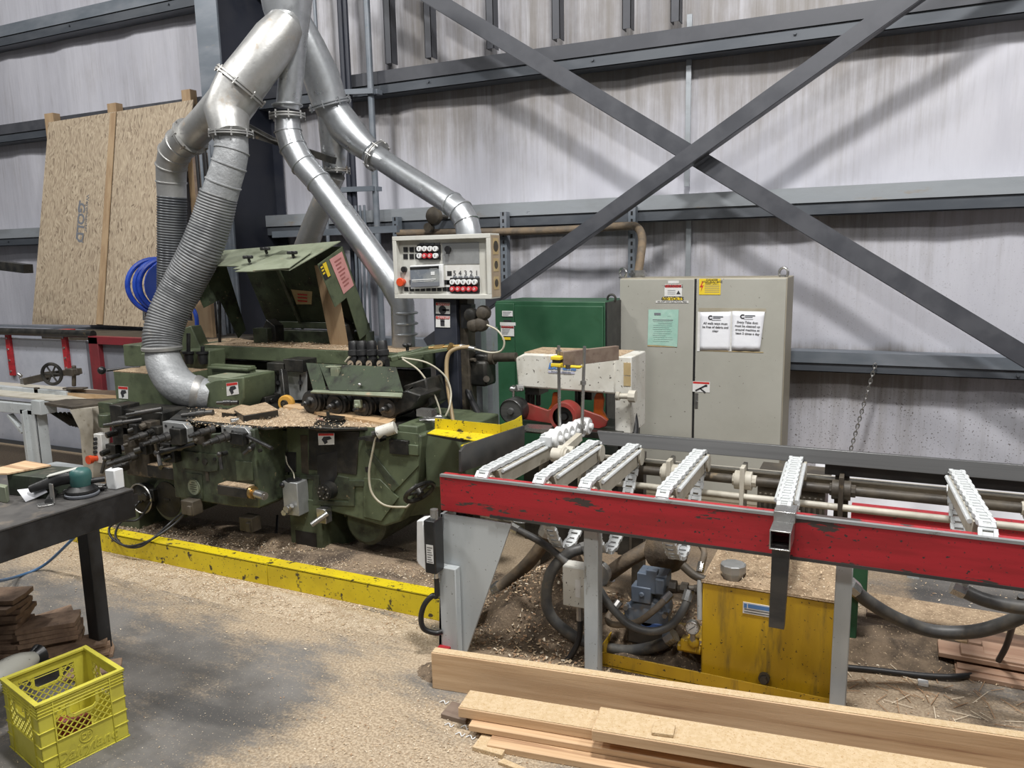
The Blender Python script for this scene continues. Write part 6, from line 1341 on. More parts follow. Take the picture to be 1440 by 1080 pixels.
def wheel(px, py, rp, m, tire, nm, hub=.07, hr=.75):
    q = P(px,py,y=yr-.02); r = pr(rp,q); b = MB(); b.lathe(q+V((0,.09,0)), (0,-1,0), [(0,r*.96),(.01,r),(.10,r),(.11,r*.96),(.112,r*hr)], 34, caps=False); b.build(nm, M[tire], FD)
    b = MB(); b.lathe(q+V((0,hub,0)), (0,-1,0), [(0,r*hr),(.035,r*hr*.98),(.036,r*.3),(.05,r*.22),(.051,.01)], 28); o = b.build('wheel_hub', M[m], FD)
    b = MB(); b.cyl(q+V((0,.02,0)), q-V((0,.0,0)), .018, n=8); 
    for k in range(5): t = k*1.257; e = q+V((r*.5*math.cos(t),.034,r*.5*math.sin(t))); b.cyl(e, e-V((0,.004,0)), .012 if tire=='red_arm' else .005, n=10)
    b.build('hub_bolt', M['blackpl'] if tire == 'red_arm' else M['steel'], o)
wheel(720,578,18,'rail_steel','dark_steel','drive_wheel',.02,.93); wheel(793,586,21,'blackpl','red_arm','feed_wheel',.045,.72)
a = MB(); P4 = lambda px,py: P(px,py,y=yr+.06)
a.prism([P4(717,562),P4(735,565),P4(770,577),P4(790,570),P4(800,590),P4(775,596),P4(738,590),P4(722,585)], (0,.02,0)); a.build('swing_arm', M['red_arm'], FD, bevel=.004)
a = MB(); a.prism([P4(787,568),P4(808,572),P4(845,585),P4(854,592),P4(852,600),P4(842,603),P4(815,600),P4(800,594)], (0,.02,0)); a.build('swing_arm', M['red_arm'], FD, bevel=.004)
a = MB(); P5 = lambda px,py: P(px,py,y=yr+.13)
a.prism([P5(777,552),P5(785,552),P5(785,568),P5(778,580),P5(768,580),P5(775,568)], (0,.03,0)); a.build('arm_bracket', M['orange'], FD, bevel=.006)
a = MB(); a.prism([P5(835,560),P5(838,553),P5(846,553),P5(849,562),P5(847,578),P5(855,592),P5(845,594),P5(834,582)], (0,.03,0)); a.build('arm_bracket', M['orange'], FD, bevel=.006)
a = MB(); q = P(735,548,y=yr+.05); a.cyl(P(722,547,y=yr+.04), P(736,546,y=yr+.06), .012); a.cyl(P(722,542,y=yr+.04), P(722,558,y=yr+.04), .008); a.sphere(P(720,547,y=yr+.04), .018); a.cyl(P(726,546,y=yr),P(735,545,y=yr+.03),.022,n=10); a.build('wing_handle', M['steel'], FD)
a = MB()
for px in (742,749,757): a.cyl(P(px,547,y=yr+.15), P(px,570,y=yr+.15), .016, n=10)
a.build('spring_gear', M['grime'], FD); a = MB()
for px in (812,818): a.cyl(P(px,547,y=yr+.15), P(px,570,y=yr+.15), .016, n=10)
a.build('spring_gear', M['grime'], FD); a = MB()
a.box(P(738,548,y=yr+.1).x, P(758,548,y=yr+.1).x, yr+.1, yr+.25, P(745,555,y=yr+.1).z, P(745,545,y=yr+.1).z); a.build('spring_gear', M['grime'], FD); a = MB(); a.box(P(812,548,y=yr+.2).x, P(832,548,y=yr+.2).x, yr+.2, yr+.3, P(820,562,y=yr+.2).z, P(820,545,y=yr+.2).z)
a.build('spring_gear', M['grime'], FD)
a = MB(); q0 = P(869,557,y=yw-.06); a.cyl(q0, q0+V((.07,.02,0)), .016); a.cyl(q0+V((.06,.02,0)), q0+V((.10,.02,0)), .035, n=10); a.cyl(q0-V((.01,0,0)), q0+V((.01,0,0)), .025); a.build('clamp_handle', M['offwhite'], FD)
a = MB(); a.tube([P(889,575,y=4.4),P(892,590,y=4.38),P(893,605,y=4.35),P(890,625,y=4.3)], .022, smooth=5); a.build('power_cable', M['cable'], FD)
a = MB(); a.box(P(740,620,y=4.4).x, P(880,620,y=4.4).x, 4.35, 4.6, 0, .60); a.box(wx0-.05, wx1+.05, 4.2, 4.6, .74, .78); a.box(wx1-.0, sx1-.02, yw+.04, yw+.26, 0, .80); a.build('stand', M['grime'], FD, bevel=.004)
a = MB(); a.prism([P(735,601,z=.80),P(772,605,z=.80),P(778,598,z=.80),P(742,596,z=.80)], (0,0,-.02)); a.build('table_edge', M['steel'], FD)
# ================================================================== BENCH AT LEFT FRONT
BZ = .85
BN = thing('workbench', 'heavy black steel bench with a dark dusty top at the left edge', 'bench', (-3.2, 2.0, 0))
c0 = P(188,688,z=BZ); c1 = P(0,746,z=BZ); d1 = V((c1.x-c0.x, c1.y-c0.y, 0)).normalized(); nrm = V((d1.y,-d1.x,0)); 
if nrm.x > 0: nrm = -nrm
NB = c0 + d1*1.3; FB = c0 - nrm*0
back = .8; th = pr(42, c0)
th = c0.z - P(186,726,y=c0.y).z
a = MB(); poly = [c0, c0+d1*1.4, c0+d1*1.4+nrm*back, c0+nrm*back]
# steel frame tube around a recessed top
a.bar(c0+V((0,0,-th/2))+d1*0+nrm*.04, c0+d1*1.4+V((0,0,-th/2))+nrm*.04, .08, th); a.build('front_rail', M['bench'], BN, bevel=.004)
a = MB(); e = c0+nrm*.04+V((0,0,-th/2)); a.box(0,0,0,0,0,0) if False else None
a.bar(c0+V((0,0,-th/2))+d1*.04+nrm*.08, c0+d1*.04+nrm*back+V((0,0,-th/2)), .08, th); a.build('end_rail', M['bench'], BN, bevel=.004)
a = MB(); a.prism([p+V((0,0,.002)) for p in poly], (0,0,-.012)); a.build('bench_top', M['bench_top'], BN, bevel=.001)
hc = c0+d1*.04; a = MB(); q = P(176,700,y=c0.y); 
a.prism([P(181,697,y=c0.y-.002)+nrm*-.001, P(181,712,y=c0.y-.002), P(194,708,y=c0.y+.03), P(194,694,y=c0.y+.03)], nrm*.004); a.build('tube_end', M['blackpl'], BN)
l0 = P(143,930,z=0); a = MB(); lx = P(143,915,z=0)
a.bar(V((lx.x,lx.y,0)), V((lx.x,lx.y,BZ-th)), .065, .075, up=nrm); a.build('leg', M['bench'], BN, bevel=.004)
a = MB(); p = V((lx.x,lx.y,0))+d1*1.25; a.bar(p, p+V((0,0,BZ-th)), .09,.09, up=nrm); a.build('leg', M['bench'], BN, bevel=.004)
BT = BZ+.002
def bp(px, py, h=0): return P(px, py, z=BT+h)
# folded paper
a = MB(); a.plate([bp(24,690,.015),bp(58,679,.05),bp(68,694,.012),bp(34,706,.0)], .001) 
q = [bp(24,690,.012), bp(42,687,.0), bp(52,703,.0), bp(36,706,.0)]
a = MB(); v = [P(24,689,z=BT+.05), P(41,687,z=BT+.04), P(57,677,z=BT+.065), P(67,692,z=BT+.03), P(51,700,z=BT+.008), P(36,706,z=BT+.002)]
a.add(v, [(0,1,4,5),(1,2,3,4)]); o = a.build('folded_sheet', M['paper'], ang=20); o.modifiers.new('t','SOLIDIFY').thickness = .0012
tag(o, 'folded white sheet of paper on the dark bench top', 'paper')
a = MB()
# steel angle piece
T = thing('angle_bracket', 'thin bent steel angle standing on the bench edge beside the folded paper', 'bracket', bp(70,712)); a = MB()
q0 = bp(53,713); q1 = bp(75,709); a.bar(q0+V((0,0,.004)), q1+V((0,0,.004)), .05, .007); a.bar(q1+V((0,0,.004)), q1+V((0,0,.085)), .022, .006, up=d1); a.build('plate', M['steel'], T, bevel=.001)
# white block corner
T = thing('corner_block', 'white moulded corner block standing at the end of the bench', 'block', bp(163,688)); a = MB()
b0, b1, b2 = bp(150,688), bp(163,689), bp(176,685); h = .085
up = V((0,0,h)); vx = (b1-b0); vz = (b2-b1)
a.prism([b0, b1, b2, b2+nrm*.03, b1+nrm*.04+V((0,.02,0)), b0+nrm*.02+V((0,.05,0))], up); a.build('block', M['white'], T, bevel=.004)
# sander
SA = thing('random_orbital_sander', 'teal and black random orbital sander lying on the bench', 'sander', bp(117,696)); a = MB()
q = bp(116,697); tl = V((.12,.0,1)).normalized()
a.lathe(q+V((0,0,.002)), (0,0,1), [(0,.062),(.006,.066),(.012,.066),(.014,.06)], 28); a.build('sanding_pad', M['ink_grey'], SA)
a = MB(); a.lathe(q+V((0,0,.016)), (0,0,1), [(0,.05),(.004,.062),(.014,.062),(.024,.05),(.03,.042)], 28); a.build('skirt', M['blackpl'], SA)
a = MB(); a.lathe(q+V((0,0,.046)), (0,0,1), [(0,.038),(.02,.042),(.045,.043),(.06,.04),(.07,.03),(.074,.012)], 26); a.build('motor_cap', M['teal'], SA)
a = MB(); hd = (bp(80,700)-bp(116,697)).normalized(); hd.z = 0
a.tube([q+V((0,0,.085))+hd*.02, q+V((0,0,.08))+hd*.07, q+V((0,0,.062))+hd*.13, q+V((0,0,.045))+hd*.19], 0, n=14, rad=[.03,.028,.022,.016], smooth=4); a.build('handle', M['blackpl'], SA)
a = MB(); a.bar(q+V((0,0,.118))+hd*.01, q+V((0,0,.095))+hd*.12, .035, .006); a.build('lever', M['ctrl'], SA, bevel=.002)
a = MB(); a.cyl(q+V((0,0,.06))+hd*-.03, q+V((0,0,.06))+hd*-.075+V((0,.02,0)), .012); a.build('dust_port', M['blackpl'], SA)
a = MB(); p = bp(134,695); a.plate([p+V((.02,0,.02)),p+V((.05,.02,.02)),p+V((.05,.02,.0)),p+V((.02,0,.0))], .001)
# green tool box with board on top
TO = thing('tool_box', 'old dark green metal box on the bench with a thin board lying on it', 'box', bp(20,708)); a = MB()
b0 = bp(13,696); b1 = bp(60,681); dd_ = (b1-b0).normalized(); nn = V((-dd_.y,dd_.x,0)); 
if nn.y < 0: nn = -nn
bz = pr(30, b0); a.prism([b0, b1, b1+nn*.2, b0+nn*.2], (0,0,bz)); a.build('box_body', mat('old_green_box',(.05,.065,.045),.5,0,(.03,.035,.026),8,dirt=(.14,.12,.09),dscale=9,dmix=(.6,.75)), TO, bevel=.003)
a = MB(); a.prism([bp(-20,702), bp(10,708), bp(14,704)+nn*.0, bp(-20,698)], (0,0,bz*.75)); a.build('box_end', M['green_pale'], TO, bevel=.003)
a = MB(); zt = BT+bz+.004; a.prism([P(-10,668,z=zt), P(10,668,z=zt), P(72,656,z=zt), P(36,650,z=zt), P(-10,662,z=zt)], (0,0,.008)); tag(a.build('thin_board', M['wood'], bevel=.001), 'thin reddish cedar board lying across the old green box', 'board')
T = thing('air_gun', 'grey and black air nozzle behind the sander handle', 'tool', bp(72,690)); a = MB()
a.cyl(bp(58,676,.04), bp(72,684,.02), .022, .016); a.build('barrel', M['ctrl'], T)
a = MB(); a.tube([bp(70,682,.02), bp(78,686,.015), bp(70,702,.012), bp(68,706,.012)], .014, smooth=4); a.sphere(bp(76,680,.03), .024); a.build('grip', M['blackpl'], T)
for i,(px,py,r_) in enumerate(((136,690,.012),(140,686,.01),(92,698,.016))):
    a = MB(); q = bp(px,py); a.cyl(q+V((0,0,r_)), q+V((.03,.01,r_)), r_, n=10); a.cyl(q+V((.03,.01,r_)), q+V((.045,.015,r_)), r_*.6, n=8)
    tag(a.build('hose_coupler', M['dark_steel']), ['small dark air coupler on the bench right of the sander','smallest air coupler at the far side of the bench by the white block','dark fitting on the bench under the sander handle'][i], 'fitting')
# blue air line
a = MB(); a.tube([P(-30,822,y=2.1),P(20,812,z=.03),P(60,796,z=.03),P(95,765,y=2.75),P(118,740,y=2.75),P(130,725,y=2.7)], .0085, smooth=7)
tag(a.build('air_line', M['blue_line']), 'blue air hose hanging from the bench to the floor behind its leg', 'hose')
# ================================================================== CRATE
cz = .28; r0, r1, r2, r3 = [P(px,py,z=cz) for px,py in ((50,992),(172,940),(108,914),(0,957))]
r0 = V((-2.63,1.533,0)); r1 = V((-2.515,1.83,0)) if False else V((P(172,940,z=cz).x, P(172,940,z=cz).y, 0))
ux = (r1-V((P(50,992,z=cz).x,P(50,992,z=cz).y,0))); r0 = V((P(50,992,z=cz).x,P(50,992,z=cz).y,0)); 
ux.normalize(); uy = V((-ux.y,ux.x,0)); W_ = .302; 
CR = thing('milk_crate', 'yellow plastic milk crate with lattice sides on the floor by the bench leg', 'crate', r0)
def cp(u, v, z): return r0+ux*u+uy*v+V((0,0,z))
fm = Matrix((ux, uy, V((0,0,1)))).transposed()
def cbx(mbx, u0,u1,v0,v1,z0,z1): mbx.hexa([cp(u0,v0,z0),cp(u1,v0,z0),cp(u1,v1,z0),cp(u0,v1,z0),cp(u0,v0,z1),cp(u1,v0,z1),cp(u1,v1,z1),cp(u0,v1,z1)])
def side_frame(k):    # local 2d (s,o,z) for the four sides
    if k == 0: return lambda s,o,z: cp(s, o, z)
    if k == 1: return lambda s,o,z: cp(W_-o, s, z)
    if k == 2: return lambda s,o,z: cp(W_-s, W_-o, z)
    return lambda s,o,z: cp(o, W_-s, z)
def sbx(mbx, F_, s0,s1,o0,o1,z0,z1): mbx.hexa([F_(s0,o0,z0),F_(s1,o0,z0),F_(s1,o1,z0),F_(s0,o1,z0),F_(s0,o0,z1),F_(s1,o0,z1),F_(s1,o1,z1),F_(s0,o1,z1)])
for k in range(4):
    F_ = side_frame(k); a = MB(); t = .004
    sbx(a,F_,0,.05,0,t,0,cz-.004); sbx(a,F_,W_-.05,W_,0,t,0,cz-.004)        # corner posts
    sbx(a,F_,.05,W_-.05,0,t,0,.115)                                          # solid lower wall
    sbx(a,F_,.05,W_-.05,0,t,.235,cz-.004)
    for z in (.225,.237,.249,.261): sbx(a,F_,-.004,W_+.004,-.004,.002,z,z+.003)
    sbx(a,F_,-.006,W_+.006,-.006,.012,cz-.010,cz+(k%2)*.0008)                          # rim
    for z in (.11,.06,.165): sbx(a,F_,-.003,.05,-.004,.001,z,z+.004); sbx(a,F_,W_-.05,W_+.003,-.004,.001,z,z+.004)
    for s in (.05,W_-.053): sbx(a,F_,s,s+.003,-.005,.002,0,cz-.01)
    sbx(a,F_,-.003,W_+.003,-.004,.002,0,.004); sbx(a,F_,.05,W_-.05,-.004,.002,.112,.116)
    a.build('crate_side', M['crate'], CR, bevel=.001, seg=1)
    a = MB(); hs0, hs1 = .10, W_-.10
    zlo, zhi = .115, .235; L_ = zhi-zlo; st = .028
    s = .05-L_
    while s < W_-.05:
        for sg in (1,-1):
            # clip the diagonal to the window and stop it at the handle hole
            pts = []
            N = 24
            for i in range(N+1):
                z = zlo+L_*i/N; ss = s+(z-zlo) if sg > 0 else s+L_-(z-zlo)
                hole = hs0+max(0,(.19-z))*.6 < ss < hs1-max(0,(.19-z))*.6 and .185 < z < .235
                ok = .05 <= ss <= W_-.05 and not hole
                if ok: pts.append((ss,z))
                if (not ok or i == N) and len(pts) > 1:
                    a.bar(F_(pts[0][0],.002,pts[0][1]), F_(pts[-1][0],.002,pts[-1][1]), .0036, .003, up=(F_(0,1,0)-F_(0,0,0))); pts = []
                elif not ok: pts = []
        s += st
    for (q0_,q1_) in (((hs0,.235),(hs0,.195)),((hs0,.195),(hs0+.015,.182)),((hs0+.015,.182),(hs1-.015,.182)),((hs1-.015,.182),(hs1,.195)),((hs1,.195),(hs1,.235))):
        a.bar(F_(q0_[0],.0,q0_[1]), F_(q1_[0],.0,q1_[1]), .012, .005, up=(F_(0,1,0)-F_(0,0,0)))
    a.build('crate_lattice', M['crate'], CR)
a = MB(); cbx(a, .0,W_,.0,W_,.004,.008); 
a.build('crate_base', M['crate'], CR)
F_ = side_frame(0); yd = V((0,0,1))
lettering('Dairyland', F_(W_/2,-.0006,.04), ux, yd, .058, M['crate'], CR, name='embossed_lettering', depth_=.0015, shear=.3, bold=.001)
lettering('DP', F_(W_/2,-.0006,.084), ux, yd, .03, M['crate'], CR, name='embossed_lettering', depth_=.0015)
a = MB(); a.ring(F_(W_/2,-.001,.084), uy, .024, .0015, n=30, k=5); a.build('embossed_ring', M['crate'], CR)
a = MB(); a.hexa([cp(.09,.05,.01),cp(.20,.05,.01),cp(.20,.11,.01),cp(.09,.11,.01),cp(.09,.05,.15),cp(.20,.05,.13),cp(.20,.11,.13),cp(.09,.11,.15)]); tag(a.build('rag_bundle', M['red_arm'], bevel=.015), 'dark red bundle lying inside the yellow crate', 'bundle')
a = MB(); a.tube([cp(.06,.34,.17), cp(.04,.31,.21), cp(.02,.27,.20), cp(.03,.22,.15)], 0, rad=[.05,.045,.04,.01], smooth=5); 
# grey plastic container behind crate
T = thing('plastic_jug', 'grey white plastic jug lying behind the yellow crate', 'jug', P(20,960,z=.1)); a = MB()
a.tube([P(-25,975,z=.2),P(0,955,z=.21),P(25,938,z=.21),P(48,925,z=.2)], 0, n=18, rad=[.045,.06,.055,.028], smooth=4); a.build('jug_body', M['cab'], T)
a = MB(); a.cyl(P(46,926,z=.2), P(56,920,z=.2), .03, .045); a.build('jug_cap', M['blackpl'], T)
# ================================================================== SHINGLES
rnd = random.Random(3)
def shingle(c, yaw, L_, w, t, z, label, tilt=0, group='cedar shingles under the bench'):
    a = MB(); R_ = Matrix.Rotation(yaw,3,'Z') @ Matrix.Rotation(tilt,3,'Y'); pts = []
    prof = [(-L_/2,-w/2),(L_/2,-w/2),(L_/2+.008,0),(L_/2,w/2),(-L_/2,w/2),(-L_/2-.008,.0)]
    base = V((c.x,c.y,z)); n0 = [base+R_ @ V((x,y,0)) for x,y in prof]; a.prism(n0, R_ @ V((0,0,t))); o = a.build('wood_shingle', M['shingle'], bevel=.0015, loc=base, seg=1)
    return tag(o, label, 'shingle', group)
names = ['bottom','second','third','fourth','fifth','sixth','seventh','eighth','ninth','tenth','eleventh','twelfth','thirteenth','fourteenth']
def pile(nm, px, py, n, yaw, L_, w, t, spread, zh0=0, jit=.12, z0=0):
    for i in range(n):
        z = z0+t*1.05*i; c = P(px,py,z=z0); c = V((c.x+rnd.uniform(-spread,spread), c.y+rnd.uniform(-spread,spread), 0))
        lab = '%s brown wood shingle of the %s' % (names[i] if i < n-1 else 'topmost', nm)
        shingle(c, yaw+rnd.uniform(-jit,jit), L_, w, t, z, lab)
pile('tall pile at the left edge', 2, 930, 14, .5, .26, .16, .022, .014, jit=.2)
pile('support layer under the front stack', 70, 918, 4, .7, .26, .17, .022, .012, jit=.2)
pile('front stack beside the crate', 72, 896, 4, .82, .24, .15, .021, .006, jit=.05, z0=.094)
pile('low fanned heap by the bench leg', 112, 925, 4, 1.0, .24, .14, .017, .015, jit=.1)
shingle(P(45,880,z=.1), .95, .34, .13, .012, .11, 'long dark shingle lying tilted between the two brown stacks', tilt=-.12)
shingle(P(38,892,z=.1), .9, .34, .13, .012, .085, 'dark shingle just under the long tilted one', tilt=-.1)
pile('flat scatter under the crate side', 128, 945, 2, .3, .2, .12, .014, .03, jit=.4)
# ================================================================== INFEED TABLE
yi = 3.98; IT = thing('infeed_table', 'pale grey steel infeed table leading to the green machine', 'table', (-6, 4.0, 0))
tz = P(50,535,y=yi).z
xL_ = -8.2
def ibox(nm, px0, py0, px1, py1, y0, d, m='frame', bev=.004, extend=False):
    q0 = P(px0,py0,y=y0); q1 = P(px1,py1,y=y0); b = MB(); b.box(-8.2 if extend else q0.x, q1.x, y0, y0+d, q1.z, q0.z); return b.build(nm, M[m], IT, bevel=bev)
q = P(92,548,y=yi+.15); qz = P(92,560,y=yi+.15).z
ibox('fence', 0,543,93,559, yi+.2, .05, extend=True)
ibox('table_beam', 0,565,45,584, yi, .08, extend=True)
ibox('end_block', 43,563,58,584, yi-.02, .14)
a = MB(); z_ = P(60,562,y=yi).z; a.box(-8.2, P(120,563,y=yi).x, yi+.02, yi+.5, z_-.01, z_+.0); a.build('table_top', M['offwhite'], IT)
ibox('side_beam', 60,564,110,573, yi+.02, .05)
a = MB(); zz = .80; a.prism([P(62,566,z=zz),P(100,572,z=zz),P(168,564,z=zz),P(162,560,z=zz),P(92,561,z=zz)], (0,0,-.02)); a.build('slide_plate', M['grime_brown'], IT, bevel=.002)
a = MB(); q0 = P(33,620,y=yi); q1 = P(54,620,y=yi); a.box(q0.x,q1.x,yi,yi+.012,0,z_-.1); a.box(q0.x+.09,q0.x+.1,yi-.04,yi+.1,0,z_-.1); a.box(q1.x-.01,q1.x,yi,yi+.1,0,z_-.1); a.build('leg', M['frame'], IT, bevel=.003)
a = MB(); a.bar(P(14,583,y=yi+.03), P(34,608,y=yi+.03), .05,.02); a.build('brace', M['frame'], IT)
a = MB(); yj = 3.95; a.prism([P(97,575,y=yj),P(128,573,y=yj),P(131,585,y=yj),P(131,672,y=yj),P(118,672,y=yj),P(112,605,y=yj)], (0,.15,0)); a.build('gusset_leg', M['offwhite'], IT, bevel=.004)
a = MB()
for k in range(5): a.bar(P(72+6*k,580,y=4.1+.02*k), P(100+4*k,598+k,y=4.1+.02*k), .02,.01)
a.build('cross_straps', M['grime'], IT)
ibox('floor_beam', 60,655,130,664, 3.95, .12)
# workpiece
a = MB(); a.hexa([P(93,560,y=4.2),P(166,568,y=4.05),P(166,568,y=4.10),P(93,560,y=4.25),P(93,552,y=4.2),P(166,556,y=4.05),P(166,556,y=4.10),P(93,552,y=4.25)])
tag(a.build('workpiece', M['pine_x']), 'pale board on edge on the infeed table entering the machine', 'board')
a = MB(); a.hexa([P(93,551,y=4.28),P(164,556,y=4.14),P(164,556,y=4.18),P(93,551,y=4.32),P(93,547,y=4.28),P(164,549,y=4.14),P(164,549,y=4.18),P(93,547,y=4.32)])
tag(a.build('guide_board', M['old_wood']), 'thin brown board behind the pale workpiece on the infeed table', 'board')
# jig with hand wheel
JG = thing('infeed_jig', 'greasy clamping jig with a small spoked hand wheel on the infeed fence', 'jig', P(70,540,y=4.25)); yj = 4.22; a = MB()
a.bar(P(38,536,y=yj), P(64,530,y=yj), .07,.06); a.bar(P(64,527,y=yj), P(112,522,y=yj), .05,.05); a.cyl(P(104,543,y=yj), P(104,514,y=yj), .018, n=8); a.bar(P(92,546,y=yj), P(120,546,y=yj), .06,.015); a.cbox(P(102,523,y=yj), .09,.07,.06); a.build('clamp_arm', M['grime_brown'], JG, bevel=.006)
a = MB(); q = P(73,526,y=yj-.06); ax = V((.35,-1,0)); a.ring(q, ax, .085, .014, n=30); _, s_, u_ = basis(ax)
for k in range(6): t = k*1.047; a.cyl(q, q+(s_*math.cos(t)+u_*math.sin(t))*.08, .007, n=6)
a.cyl(q, q+V((0,.1,0)), .02); a.build('hand_wheel', M['grime'], JG)
a = MB(); a.cyl(P(30,529,y=yj), P(26,526,y=yj), .014); a.cyl(P(32,538,y=yj), P(28,530,y=yj), .01); a.cbox(P(34,536,y=yj), .05,.04,.05); a.build('clamp_screw', M['steel'], JG)
a = MB(); a.cbox(P(52,549,y=4.19), .05,.02,.05); a.build('bracket_plate', M['grime_brown'], JG)
# ================================================================== PAINTED PLYWOOD BIN + RED FRAME
yp_ = 4.85; PB = thing('plywood_bin', 'long bin of blue white painted plywood with red straps behind the infeed table', 'bin', (-7.5, 5.0, 0))
bx1 = P(129,560,y=yp_).x; bz1 = P(60,477,y=yp_).z; bz0 = P(60,624,y=yp_).z
a = MB(); a.box(-11, bx1, yp_, yp_+.03, bz0, bz1); a.box(bx1-.04, bx1, yp_+.03, yp_+.9, bz0, bz1); a.box(-11,bx1,yp_+.87,yp_+.9,bz0,bz1); a.build('panel', M['bluewhite'], PB)
a = MB(); a.box(-11, bx1+.02, yp_-.01, yp_+.03, bz0-.11, bz0); a.build('plinth', M['girt_dark'], PB)
a = MB(); a.box(-11, bx1+.02, yp_-.04, yp_+.03, bz0-.17, bz0-.11); a.build('skid', M['offwhite'], PB)
for px in (12,91):
    q0 = P(px-5,466,y=yp_-.02); q1 = P(px+4,528 if px < 50 else 523,y=yp_-.02); b = MB(); b.box(q0.x,q0.x+.065,yp_-.03,yp_,q1.z,q0.z); q1.x = q0.x+.06; b.box(q0.x-.02,q1.x+.05,yp_-.05,yp_+.05,q0.z-.02,q0.z+.02); b.build('red_strap', M['red'], PB, bevel=.003)
    b = MB()
    for k in range(4): c = q0.lerp(q1,.15+.25*k); b.cyl((( q0.x+q1.x)/2,yp_-.03,c.z), ((q0.x+q1.x)/2,yp_-.036,c.z), .012, n=8)
    b.build('bolt', M['steel'], PB)
a = MB(); q0 = P(0,467,y=yp_-.06); q1 = P(131,470,y=yp_-.06); a.cyl(V((-11,yp_-.06,q0.z)), V((q1.x,yp_-.06,q1.z)), .035, n=18); tag(a.build('steel_pipe', M['grime']), 'black pipe lying along the top edge of the plywood bin', 'pipe')
a = MB(); zc = P(160,467,y=5.1).z; rx0 = P(129,500,y=4.75).x
M['red_frame'] = mat('dark_red_paint', (.2,.022,.03), .45, 0, (.15,.02,.025), 6)
RF = thing('red_frame', 'red steel frame around grey panels between the bin and the green machine', 'frame', (-6.2, 4.8, 0))
q0 = P(127,483,y=4.75); a.box(P(126,500,y=4.75).x, P(139,500,y=4.75).x, 4.75, 4.85, 0, P(130,474,y=4.75).z); a.box(P(126,500,y=4.75).x, -4.9, 4.75, 4.82, P(130,484,y=4.75).z, P(130,473,y=4.75).z); a.build('red_tube', M['red_frame'], RF, bevel=.004)
a = MB(); a.box(P(138,500,y=4.8).x, -4.9, 4.80, 4.82, .1, P(140,482,y=4.8).z); a.build('grey_panel', mat('dull_grey_panel',(.2,.21,.24),.6,0,(.16,.17,.2),3,dirt=(.05,.05,.05),dscale=18,dmix=(.68,.72)), RF)
a = MB(); zt = P(100,460,y=5.5).z
a.box(P(95,458,y=5.5).x, -5.2, 5.2, 5.75, 1.0, 1.10); tag(a.build('support_shelf', M['grime_brown']), 'dark ledge under the chipboard sheets', 'shelf')
a = MB(); a.bar(P(-10,372,y=5.2), P(40,378,y=5.2), .1, .09); tag(a.build('steel_bar', M['grime']), 'dark steel bar end entering at the left edge', 'bar')
# ================================================================== OSB SHEETS
OS = thing('chipboard_screen', 'two tall chipboard sheets on wooden studs leaning on the wall girts at left', 'screen', (-7.5, 5.8, 1.1))
TL, TR = P(68,172,y=6.19), P(272,140,y=6.19); BL, BR = P(45,456,y=5.75), P(226,461,y=5.75)
mT, mB_ = P(163,157,y=6.19), P(144,457,y=5.75)
def osb_mat():
    m, nt, L, b = nodes_of('oriented_strand_board', .65); tc = _n(nt,'ShaderNodeTexCoord'); o = tc.outputs['Object']
    mp = _n(nt,'ShaderNodeMapping'); mp.inputs['Scale'].default_value = (62,30,13); mp.inputs['Rotation'].default_value = (0,.35,0)
    w = _n(nt,'ShaderNodeTexNoise'); w.inputs['Scale'].default_value = 3; L.new(o, w.inputs['Vector'])
    mx = _n(nt,'ShaderNodeVectorMath', operation='MULTIPLY_ADD'); L.new(w.outputs['Color'], mx.inputs[0]); mx.inputs[1].default_value = (.25,.25,.25); L.new(o, mx.inputs[2])
    L.new(mx.outputs[0], mp.inputs['Vector'])
    vo = _n(nt,'ShaderNodeTexVoronoi'); vo.inputs['Scale'].default_value = 1.6; L.new(mp.outputs['Vector'], vo.inputs['Vector'])
    sp = _n(nt,'ShaderNodeSeparateColor'); L.new(vo.outputs['Color'], sp.inputs[0])
    col = N_mix(nt, L, sp.outputs[0], (.33,.255,.18), (.47,.385,.275))
    col = N_mix(nt, L, N_range(nt, L, sp.outputs[1], .8, .95, 0, .9), col, (.53,.44,.32))
    col = N_mix(nt, L, N_range(nt, L, sp.outputs[2], .86, .97, 0, .9), col, (.17,.125,.085))
    L.new(col, b.inputs['Base Color']); bp = _n(nt,'ShaderNodeBump'); bp.inputs['Strength'].default_value = .25; bp.inputs['Distance'].default_value = .01; L.new(sp.outputs[0], bp.inputs['Height']); L.new(bp.outputs['Normal'], b.inputs['Normal']); return m
M['osb'] = osb_mat()
pn = (TR-TL).cross(BL-TL).normalized()
if pn.y > 0: pn = -pn
g = .012
for A_,B2,C2,D2 in ((TL,mT,mB_,BL),(mT+V((.02,0,0)),TR,BR,mB_+V((.02,0,0)))):
    b = MB(); b.prism([A_,B2,C2,D2], pn*-.014); b.build('chipboard_sheet', M['osb'], OS)
b = MB(); b.prism([P(156,160,y=6.19),P(164,158,y=6.19),P(145,456.5,y=5.75),P(136,456,y=5.75)], pn*.012); b.build('wooden_strip', M['pine'], OS, bevel=.002)
for px, py in ((75,160),(163,146),(267,127)):
    t0 = P(px-6,py+13,y=6.25); t1 = P(px+6,py+11,y=6.25); up_ = P(px,py,y=6.25).z; b = MB(); b.box(t0.x,t1.x,6.20,6.29,1.2,up_)
    b.build('stud', M['pine'], OS, bevel=.002)
